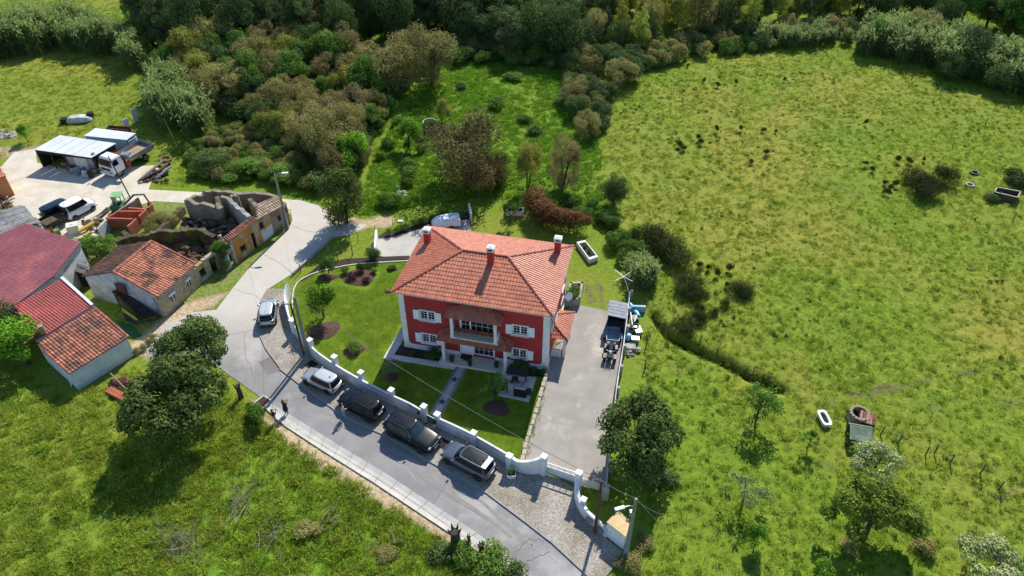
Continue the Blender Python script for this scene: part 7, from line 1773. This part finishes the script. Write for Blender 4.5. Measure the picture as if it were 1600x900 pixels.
# shrubs of the ditch line and pasture
DS = [('gorse', 1022, 385, 2.0, 2.2), ('gorse', 1042, 398, 1.8, 2.0), ('gorse', 1060, 415, 1.7, 1.8), ('gorse', 1012, 376, 1.5, 1.8), ('gorse', 1078, 448, 1.6, 1.5), ('gorse', 1092, 470, 1.0, 1.4), ('gorse', 1070, 460, 1.2, 1.1), ('gorse', 1155, 458, 1.3, 1.1), ('gorse', 1166, 462, .9, 1.0), ('gorse', 1132, 478, .6, .9), ('gorse', 1115, 490, .6, .8), ('gorse', 1068, 516, 1.4, 1.5), ('gorse', 1085, 500, .9, 1.0), ('gorse', 1096, 498, .7, .9),
      ('gorse', 1436, 300, 1.7, 2.2), ('gorse', 1424, 284, 1.6, 1.6), ('gorse', 1452, 304, 1.6, 2.0), ('gorse', 1474, 284, 1.7, 2.0), ('gorse', 1440, 310, 1.5, 1.6), ('shrubD', 1596, 290, 1.6, 1.7), ('shrubD', 1578, 280, 1.0, 1.6), ('shrubD', 1548, 313, .9, .8),
      ('shrub', 820, 190, 1.1, 1.0), ('shrubD', 836, 208, 1.1, 1.1), ('shrub', 776, 168, 1.6, 1.3), ('shrubD', 720, 140, 1.0, .9), ('shrub', 800, 125, 1.6, 1.1), ('shrub', 880, 160, 1.8, 1.3), ('shrubO', 926, 210, 1.0, 2.2), ('shrubD', 1005, 400, .9, 1.3), ('shrubD', 990, 372, .8, 1.2), ('shrub', 1000, 395, 1.2, 1.2),
      ('shrub', 405, 660, .9, 1.9), ('shrub', 398, 645, .6, 1.3), ('shrub', 770, 885, 1.5, 1.3), ('shrub', 725, 870, 1.2, 1.1), ('shrubD', 800, 900, 1.2, 1.0), ('shrubD', 690, 868, 1.0, .8), ('shrubO', 600, 870, .9, .6), ('shrubO', 480, 830, .9, .6), ('shrubO', 1330, 855, .8, .7), ('shrubO', 1440, 860, 1.0, .9), ('shrubO', 985, 885, .9, .8), ('shrubO', 1005, 850, .8, .7), ('shrubD', 1330, 646, .5, .6), ('shrubD', 1025, 745, 1.4, 1.0)]
for i, (k, px, py, r_, h_) in enumerate(DS):
    p = G(px, py); reg = 'on the slope right of the driveway' if i < 14 else ('beside the stone pen in the pasture' if i < 22 else 'in the lush meadow behind the garden' if i < 32 else 'on the rough verge or lower meadow')
    nm = {'gorse': 'dark gorse bush', 'shrub': 'fresh green bush', 'shrubD': 'dark green bush', 'shrubO': 'dry brown bush'}[k]
    tree(k, p.x, p.y, r_, h_, nm + ' ' + reg, 'shrub', nm + 'es ' + reg, 'bush')
RU = [(1065, 238), (1090, 222), (1118, 208), (1156, 207), (1192, 208), (1212, 210), (1196, 245), (1172, 258), (1350, 262), (1362, 270), (1352, 196), (1384, 305), (1390, 298), (1398, 292), (1382, 290), (1402, 256), (1418, 256), (1442, 253), (1095, 228), (1060, 232), (1100, 130), (1120, 138), (1148, 135), (1106, 424), (1118, 432), (1140, 424), (1092, 420), (1225, 130), (1135, 450), (1020, 420), (1190, 85), (1075, 105)]
for i, (px, py) in enumerate(RU):
    p = G(px, py); r_ = rnd.uniform(.3, .6); tree('rushT', p.x, p.y, r_ * .85, rnd.uniform(.6, 1.0), 'small dark rush clump in the pasture', 'plant', 'rush clumps in the pasture', 'rush_clump')
# ---------------------------------------------------------------- ground cover as one object per kind of growth
def blade_proto(name, m, n, rad, h, w, seed, droop=.5):
    rs = np.random.RandomState(seed); a = rs.rand(n) * 2 * PI; r_ = rad * np.sqrt(rs.rand(n)); b = np.stack([r_ * np.cos(a), r_ * np.sin(a), np.full(n, -.03)], -1)
    ln = h * (.5 + .7 * rs.rand(n)); o = rs.normal(size=(n, 2)) * droop * h * .6 + b[:, :2] * .5
    tip = b + np.concatenate([o, ln[:, None]], 1); th = rs.rand(n) * 2 * PI; sd = np.stack([np.cos(th), np.sin(th), np.zeros(n)], -1) * w
    V = np.stack([b - sd, b + sd, (b + tip) * .5 + sd * .8 + np.array([0, 0, h * .12]), tip], 1).reshape(-1, 3); i = np.arange(n)[:, None] * 4
    Fq = np.concatenate([i + np.array([[0, 1, 2]]), i + np.array([[0, 2, 3]])], 1).reshape(-1, 3)
    return bpy.data.objects.new(name, np_mesh(name, V, Fq, [m], {'tone': ('FLOAT', np.repeat(rs.rand(n), 4))}))
def reed_proto(seed):
    rs = np.random.RandomState(seed); Vs, Fs, T = [], [], []
    for s in range(26):
        a, r_ = rs.rand() * 2 * PI, 1.1 * math.sqrt(rs.rand()); p = np.array([r_ * math.cos(a), r_ * math.sin(a), 0]); ln = np.array([rs.normal() * .5, rs.normal() * .5 - .15, 0]); hh = 3.6 * rs.uniform(.7, 1.2)
        for k in range(11):
            f = .25 + .75 * rs.rand(); q = p + ln * f + np.array([0, 0, hh * f]); a2 = rs.rand() * 2 * PI; l = rs.uniform(.5, 1.0); d = np.array([math.cos(a2), math.sin(a2), 0]); sd = np.array([-d[1], d[0], 0]) * .07
            b = len(Vs); Vs += [q - sd, q + sd, q + d * l * .5 + sd + [0, 0, .3 * l], q + d * l * .5 - sd + [0, 0, .3 * l], q + d * l + [0, 0, -.05 * l]]; Fs += [(b, b + 1, b + 2), (b, b + 2, b + 3), (b + 3, b + 2, b + 4)]; T += [rs.rand()] * 5
        b = len(Vs); sd = np.array([.03, 0, 0]); q = p + ln + np.array([0, 0, hh]); Vs += [p - sd, p + sd, q]; Fs += [(b, b + 1, b + 2)]; T += [.3] * 3
        b = len(Vs); Vs += [q - sd * 2.5, q + sd * 2.5, q + [ln[0] * .2, ln[1] * .2, .55]]; Fs += [(b, b + 1, b + 2)]; T += [1.0] * 3
    return bpy.data.objects.new('reed', np_mesh('reed', np.array(Vs), np.array(Fs), [LM['reed']], {'tone': ('FLOAT', np.array(T))}))
def instancer(name, pts, rz, sc, pick, protos, label=None):
    me = bpy.data.meshes.new(name); me.vertices.add(len(pts)); me.vertices.foreach_set('co', np.ascontiguousarray(pts, np.float32).ravel())
    for a, t_, d in (('rz', 'FLOAT', rz), ('sc', 'FLOAT', sc), ('pick', 'INT', pick)):
        at = me.attributes.new(a, t_, 'POINT'); at.data.foreach_set('value', np.ascontiguousarray(d, np.int32 if t_ == 'INT' else np.float32))
    o = link(bpy.data.objects.new(name, me)); o['kind'] = 'stuff'
    ng = bpy.data.node_groups.new(name, 'GeometryNodeTree'); ng.interface.new_socket('Geometry', in_out='INPUT', socket_type='NodeSocketGeometry'); ng.interface.new_socket('Geometry', in_out='OUTPUT', socket_type='NodeSocketGeometry')
    N, L = ng.nodes, ng.links; gi_, go_ = N.new('NodeGroupInput'), N.new('NodeGroupOutput'); ip = N.new('GeometryNodeInstanceOnPoints'); jn = N.new('GeometryNodeJoinGeometry')
    for p in protos[::-1]:
        oi = N.new('GeometryNodeObjectInfo'); oi.inputs['Object'].default_value = p; oi.inputs['As Instance'].default_value = True; L.new(oi.outputs['Geometry'], jn.inputs[0])
    def attr(nm, typ):
        a = N.new('GeometryNodeInputNamedAttribute'); a.data_type = typ; a.inputs['Name'].default_value = nm; return a.outputs['Attribute']
    cx = N.new('ShaderNodeCombineXYZ'); L.new(attr('rz', 'FLOAT'), cx.inputs[2]); er = N.new('FunctionNodeEulerToRotation'); L.new(cx.outputs[0], er.inputs[0])
    L.new(gi_.outputs[0], ip.inputs['Points']); L.new(jn.outputs[0], ip.inputs['Instance']); ip.inputs['Pick Instance'].default_value = True
    L.new(attr('pick', 'INT'), ip.inputs['Instance Index']); L.new(er.outputs[0], ip.inputs['Rotation']); L.new(attr('sc', 'FLOAT'), ip.inputs['Scale']); L.new(ip.outputs[0], go_.inputs[0])
    md = o.modifiers.new('growth', 'NODES'); md.node_group = ng
    return o
def spread(poly, n, seed):
    rs = np.random.RandomState(seed); P_ = poly_np(poly) if not isinstance(poly, np.ndarray) else poly; lo, hi = P_.min(0), P_.max(0); a = lo + (hi - lo) * rs.rand(n * 4, 2); a = a[pip(a[:, 0], a[:, 1], P_)]; return a[:n], rs
def clear_of(pts, margin=0.25):
    w = out_weight(pts[:, 0], pts[:, 1]); return w > margin
TUFT = [blade_proto('tuft', LM['grass'], 46, .3, .15, .022, s) for s in range(3)]; ROUGH = [blade_proto('tuft', LM['rough'], 60, .36, .34, .024, 10 + s, .7) for s in range(3)]
LUSHP = [blade_proto('tuft', LM['lime'], 40, .34, .3, .05, 20 + s, .6) for s in range(2)] + [bpy.data.objects.new('clump', KIND['shrub'][0][0])]
view = np.array([[-46, 22], [46, 22], [112, 150], [-112, 150]], float)
def cover(name, poly, n, seed, protos, smin, smax, nz=None, probs=None, margin=.25, zoff=0.0):
    a, rs = spread(poly, n, seed); keep = clear_of(a, margin)
    if nz: keep &= fbm(a[:, 0], a[:, 1], nz[0], 3) + .18 * rs.normal(size=len(a)) > nz[1]
    a = a[keep]; k = len(a); sc = smin + (smax - smin) * rs.rand(k) ** 1.6; pk = rs.choice(len(protos), k, p=probs)
    return instancer(name, np.stack([a[:, 0], a[:, 1], ground_z(a[:, 0], a[:, 1]) + zoff], -1), rs.rand(k) * 6.28, sc, pk, protos)
cover('grass', view, 95000, 1, TUFT, .5, 1.3, (.9, .34))
cover('rough_grass', FIELD_SW, 9000, 2, ROUGH, .45, 1.15, (.5, .44), margin=.3)
cover('rough_grass', PASTURE, 13000, 3, ROUGH, .25, .65, (.5, .46))
cover('meadow_herbs', LUSH, 9000, 4, LUSHP[:2], .45, 1.1, (.35, .40), (.5, .5))
cover('bramble', [(290, 235), (330, 205), (400, 195), (455, 230), (500, 280), (495, 300), (400, 292), (330, 285), (300, 270)], 520, 5, LUSHP[2:] + [bpy.data.objects.new('clump', KIND['shrubO'][0][0]), LUSHP[0]], .4, .9, None, (.5, .2, .3))
cover('bramble', [(560, 330), (585, 235), (640, 170), (690, 200), (680, 300), (620, 340)], 330, 6, LUSHP, .5, 1.0, None, (.48, .48, .04))
cover('bramble', [(845, 312), (930, 320), (1000, 400), (1010, 440), (960, 400), (930, 360), (880, 330)], 260, 7, LUSHP, .5, 1.0, None, (.45, .43, .12), margin=.0)
cover('undergrowth', [(215, 95), (300, 60), (470, 60), (640, 95), (690, 75), (760, 60), (930, 70), (1100, 55), (1330, 40), (1340, 62), (1230, 75), (1090, 92), (1000, 112), (900, 110), (760, 100), (690, 100), (620, 150), (555, 270), (455, 225), (330, 170), (240, 130)], 1500, 8, [bpy.data.objects.new('clump', KIND['shrubD'][0][0]), bpy.data.objects.new('clump', KIND['shrubO'][0][0]), LUSHP[2]], .5, 1.5, None, (.45, .25, .3))
FK = sorted({(f[4], f[5]) for f in FAR})
def far_wood(nm, pi):
    a = np.array([(f[0], f[1]) for f in FAR]); pr = [bpy.data.objects.new(nm, KIND[k][pi][i]) for k, i in FK]
    instancer(nm, np.stack([a[:, 0], a[:, 1], ground_z(a[:, 0], a[:, 1])], -1), np.array([f[3] for f in FAR]), np.array([f[2] for f in FAR]), np.array([FK.index((f[4], f[5])) for f in FAR]), pr)
far_wood('far_wood_crowns', 0); far_wood('far_wood_trunks', 1)
REED = [reed_proto(s) for s in range(3)]
def reeds(poly, n, seed, smin, smax): return cover('reed_bed', poly, n, seed, REED, smin, smax, None, None, .0)
reeds([(-60, 62), (60, 50), (130, 44), (200, 70), (228, 112), (214, 112), (190, 88), (110, 78), (0, 92), (-60, 100)], 190, 31, .8, 1.35)
reeds([(236, 150), (262, 135), (300, 155), (335, 200), (318, 214), (268, 206), (240, 180)], 70, 32, .8, 1.25)
reeds([(1340, 88), (1345, 62), (1400, 58), (1500, 82), (1640, 118), (1700, 150), (1700, 190), (1620, 160), (1500, 122), (1420, 100)], 300, 33, .7, 1.25)
reeds([(970, 440), (985, 425), (1020, 430), (1018, 452), (985, 456)], 22, 34, .5, .8)
reeds([(488, 296), (505, 285), (512, 300), (497, 304)], 7, 35, .4, .6)
reeds([(1150, 62), (1300, 50), (1330, 70), (1240, 80)], 60, 36, .4, .8)

# dark tufts added so the ditch reads shaded, short blades over the mown lawn
DITCH_SHADE = [blade_proto('ditch_shade_tuft', LM['rushes'], 50, .3, .5, .02, 40 + s, .6) for s in range(2)]
rs = np.random.RandomState(77); dl = [Vector((*q, 0)) for q in DITCH]; q = [p for p, d in along(dl, .16)]
a = np.array([(p.x + rs.normal() * .22, p.y + rs.normal() * .18 + .1) for p in q]); k = len(a)
instancer('ditch_shade_tuft', np.stack([a[:, 0], a[:, 1], ground_z(a[:, 0], a[:, 1])], -1), rs.rand(k) * 6.28, .6 + .6 * rs.rand(k), rs.choice(2, k), DITCH_SHADE)
SHORT = [blade_proto('short_tuft', LM['grass'], 40, .3, .07, .018, 60 + s, .8) for s in range(2)]
a, rs = spread(LAWN, 7000, 78)
hl_ = np.array([hloc(x, y)[:2] for x, y in ((-1.2, 3), (-1.2, -1.6), (5.0, -1.5), (4.9, -7.2), (6.3, -7.2), (6.95, -1.2), (9.9, -1.0), (9.9, -3.7), (13.1, -3.7), (13.4, 0), (14, 10), (0, 10))])
ok_ = ~pip(a[:, 0], a[:, 1], hl_)
for (bx, by, br) in ((562, 433, 2.2), (507, 517, 1.7), (553, 549, 1.3), (613, 421, .8), (512, 434, 1.3), (776, 638, 1.5), (612, 590, .9)):
    c = G(bx, by); ok_ &= np.hypot(a[:, 0] - c.x, a[:, 1] - c.y) > br
a = a[ok_]; k = len(a)
instancer('lawn_grass', np.stack([a[:, 0], a[:, 1], np.full(k, .05)], -1), rs.rand(k) * 6.28, .6 + .7 * rs.rand(k), rs.choice(2, k), SHORT)
a, rs = spread(PASTURE, 5200, 79); nz_ = fbm(a[:, 0] + 5, a[:, 1], .12, 3) + .12 * rs.normal(size=len(a)); a = a[(nz_ > .5) & clear_of(a, .3)]; k = len(a)
TUSS = [blade_proto('tussock', LM['green'], 46, .2, .24, .022, 70 + s, .5) for s in range(2)] + [blade_proto('tussock', LM['rushes'], 46, .16, .24, .02, 75, .5)]
instancer('tussocks', np.stack([a[:, 0], a[:, 1], ground_z(a[:, 0], a[:, 1])], -1), rs.rand(k) * 6.28, .4 + .8 * rs.rand(k) ** 2, rs.choice(3, k, p=(.42, .42, .16)), TUSS)
# growth inside the ruins
for i, (cx, cy, zc, r_, h_, k_) in enumerate(((315, 335, .8, 1.0, 1.6, 'shrubO'), (300, 385, .5, .9, 1.2, 'shrub'), (280, 388, .5, .7, 1.0, 'shrubO'), (262, 372, .6, .8, 1.2, 'shrub'), (360, 345, .8, .8, 1.3, 'shrubO'), (225, 380, .9, .9, 1.5, 'shrub'), (335, 318, .9, .8, 1.6, 'shrubO'), (240, 340, .5, 1.1, 1.0, 'shrubO'), (390, 330, .9, .8, 1.4, 'shrub'))):
    treep(k_, cx, cy, zc, r_, h_, ['dry scrub in the back room of the yellow ruin', 'green weeds at the foot of the mossy wall', 'dry weeds left inside the mossy ruin', 'green scrub behind the mossy crest', 'dry scrub against the leaning grey wall', 'green bramble at the mossy wall by the cottage', 'dry scrub on the rear wall of the yellow ruin', 'dry bush left of the mossy bank', 'green scrub behind the ochre front'][i], cat='shrub', name='bush', z=0)
# ---------------------------------------------------------------- people
def person(label, px, ang, top, legs, skin, hair, shoes, pose, coat=0.0, hair_len=0.12, H0=1.7, sleeves=True):
    """one continuous skinned body posed by its joints; x forward, y left"""
    V, E, Rd = [], [], []
    def v(p, r):
        V.append(p); Rd.append(r); return len(V) - 1
    def chain(i, pts):
        for p, r in pts:
            j = v(p, r); E.append((i, j)); i = j
        return i
    pel = v((0, 0, .95), .125)
    waist = chain(pel, [((.01, 0, 1.08), .115)]); chest = chain(waist, [((.02, 0, 1.28), .135)]); neckb = chain(chest, [((.01, 0, 1.42), .085)])
    neck = chain(neckb, [((.02, 0, 1.49), .05)]); head = chain(neck, [((.035, 0, 1.56), .075), ((.03, 0, 1.64), .085), ((.02, 0, 1.70), .05)])
    for s, a in ((1, pose['larm']), (-1, pose['rarm'])):
        sh_ = chain(neckb, [((.0, s * .16, 1.40), .06)]); el = chain(sh_, [(a[0], .045), (a[1], .034)])
        hd = chain(el, [(tuple(Vector(a[1]) + (Vector(a[1]) - Vector(a[0])).normalized() * .07), .036)])
        d = (Vector(a[1]) - Vector(a[0])).normalized(); sd = Vector((0, 0, 1)).cross(d); sd = sd.normalized() if sd.length > .1 else Vector((0, 1, 0))
        for k in range(4):
            o = sd * (-.03 + .02 * k); b = Vector(a[1]) + d * .1 + o; chain(hd, [(tuple(b), .011), (tuple(b + d * (.05 - .008 * abs(k - 1.5)) + Vector((0, 0, -.01))), .009)])
        b = Vector(a[1]) + d * .04 + sd * .045 * s; chain(hd, [(tuple(b), .012), (tuple(b + d * .04 + sd * .015 * s), .009)])
    for s, l in ((1, pose['lleg']), (-1, pose['rleg'])):
        hp_ = chain(pel, [((0, s * .09, .88), .1)]); chain(hp_, [(l[0], .062), (l[1], .042), (tuple(Vector(l[1]) + Vector((.04, 0, -.07))), .042), (tuple(Vector(l[1]) + Vector((.16, 0, -.08))), .035)])
    me = bpy.data.meshes.new('person'); me.from_pydata(V, E, []); o = bpy.data.objects.new('person', me); C.objects.link(o)
    md = o.modifiers.new('skin', 'SKIN'); md.use_smooth_shade = True
    for i, sv in enumerate(me.skin_vertices[0].data): sv.radius = (Rd[i], Rd[i]); sv.use_root = (i == 0)
    sb = o.modifiers.new('sub', 'SUBSURF'); sb.levels = sb.render_levels = 1
    dg_ = bpy.context.evaluated_depsgraph_get(); m2 = bpy.data.meshes.new_from_object(o.evaluated_get(dg_)); bpy.data.objects.remove(o)
    for m_ in (top, legs, skin, shoes): m2.materials.append(m_)
    for f in m2.polygons:
        c = f.center; armx = abs(c.y) > .2 or c.x > .2
        tip = min((Vector(pose[k][1]) - c).length for k in ('larm', 'rarm')) < .16 and c.z > .7 and (Vector(pose['larm'][0]) - c).length > .08 and min((Vector(pose[k][1]) + (Vector(pose[k][1]) - Vector(pose[k][0])).normalized() * .1 - c).length for k in ('larm', 'rarm')) < .13
        f.material_index = 2 if (c.z > 1.47 or tip) else (0 if c.z > (1.0 - coat) or (armx and c.z > .75) else (3 if c.z < .1 else 1)); f.use_smooth = True
    t = thing('person', label, 'person', G(*px), ang)
    link(bpy.data.objects.new('body', m2), t)
    mb = MB(); mb.ball((.0, 0, 1.635), (.105, .098, .115), 14, 9)
    mb.v = [(x + (-.012), y, z + .012) if x < .05 else (x - .05, y, max(z, 1.64)) for x, y, z in mb.v]
    if hair_len > .2: mb.tube([(-.06, 0, 1.64), (-.11, 0, 1.5), (-.13, 0, 1.64 - hair_len)], [.09, .1, .05], 8)
    mb.build('hair', hair, t, smooth=True)
    for s in (1, -1): MB().ball((.112, s * .032, 1.625), .012, 6, 4).build('eye', M['black'], t)
    MB().ball((.122, 0, 1.595), (.018, .014, .022), 6, 5).build('nose', skin, t); MB().cbox((.113, 0, 1.56), (.012, .045, .012)).build('mouth', M['tail'], t)
    for s in (1, -1): MB().ball((.02, s * .088, 1.61), (.02, .012, .03), 6, 5).build('ear', skin, t)
    if coat > .2: MB().lathe((0, 0, 0), [(.15, 1.12), (.17, .95), (.2, .75), (.22, 1.0 - coat)], 14).build('coat_skirt', top, t, smooth=True)
    return t
skin_ = mat('skin', '#c99a7c', None, rough=.6); drk = mat('black_cloth', '#17171a', '#202024', 8, .9); lil = mat('lilac_grey_cloth', '#8d869c', '#7d768c', 8, .9); wht = mat('striped_white_cloth', '#c9c9cc', '#8f9094', 14, .9); pal = mat('pale_denim', '#9aa0ab', '#888e99', 8, .9); brn = mat('brown_hair', '#6b4526', '#57381f', 9, .7); blk = mat('dark_hair', '#211a16', None, rough=.6)
hold = dict(larm=((.06, .24, 1.16), (.28, .10, 1.26)), rarm=((.06, -.24, 1.16), (.28, -.10, 1.26)), lleg=((.03, .10, .50), (-.02, .11, .10)), rleg=((.03, -.10, .50), (.0, -.11, .10)))
walk = dict(larm=((.04, .25, 1.15), (.22, .16, 1.24)), rarm=((.06, -.24, 1.15), (.27, -.08, 1.2)), lleg=((.12, .09, .52), (.10, .09, .10)), rleg=((-.02, -.09, .50), (-.2, -.10, .12)))
stand = dict(larm=((.0, .25, 1.13), (.1, .25, .88)), rarm=((.05, -.26, 1.14), (.24, -.16, 1.02)), lleg=((.02, .1, .50), (-.03, .13, .10)), rleg=((.04, -.1, .50), (.02, -.12, .10)))
p1_ = person('person in black jacket and lilac trousers photographing from the verge', (431, 661), heading((431, 661), (470, 620)), drk, lil, skin_, blk, M['black'], walk)
p2_ = person('person with long brown hair in long black coat on gutter', (448, 646), heading((448, 646), (470, 625)), drk, drk, skin_, brn, M['black'], hold, coat=.55, hair_len=.34)
p3_ = person('person in pale striped top and light jeans beside black crossover', (538, 652), heading((538, 652), (560, 638)), wht, pal, skin_, blk, M['white_paint'], stand, hair_len=.28)
for t_, lb in ((p1_, 'small black camera held by the person on the verge'), (p2_, 'small camera held by the person in long coat')):
    c = t_.matrix_basis @ Vector((.37, 0, 1.28)); o = MB().cbox((0, 0, 0), (.06, .13, .09)).build('camera_device', M['black']); o.location = c; o.rotation_euler = t_.rotation_euler; tag(o, lb, 'camera')
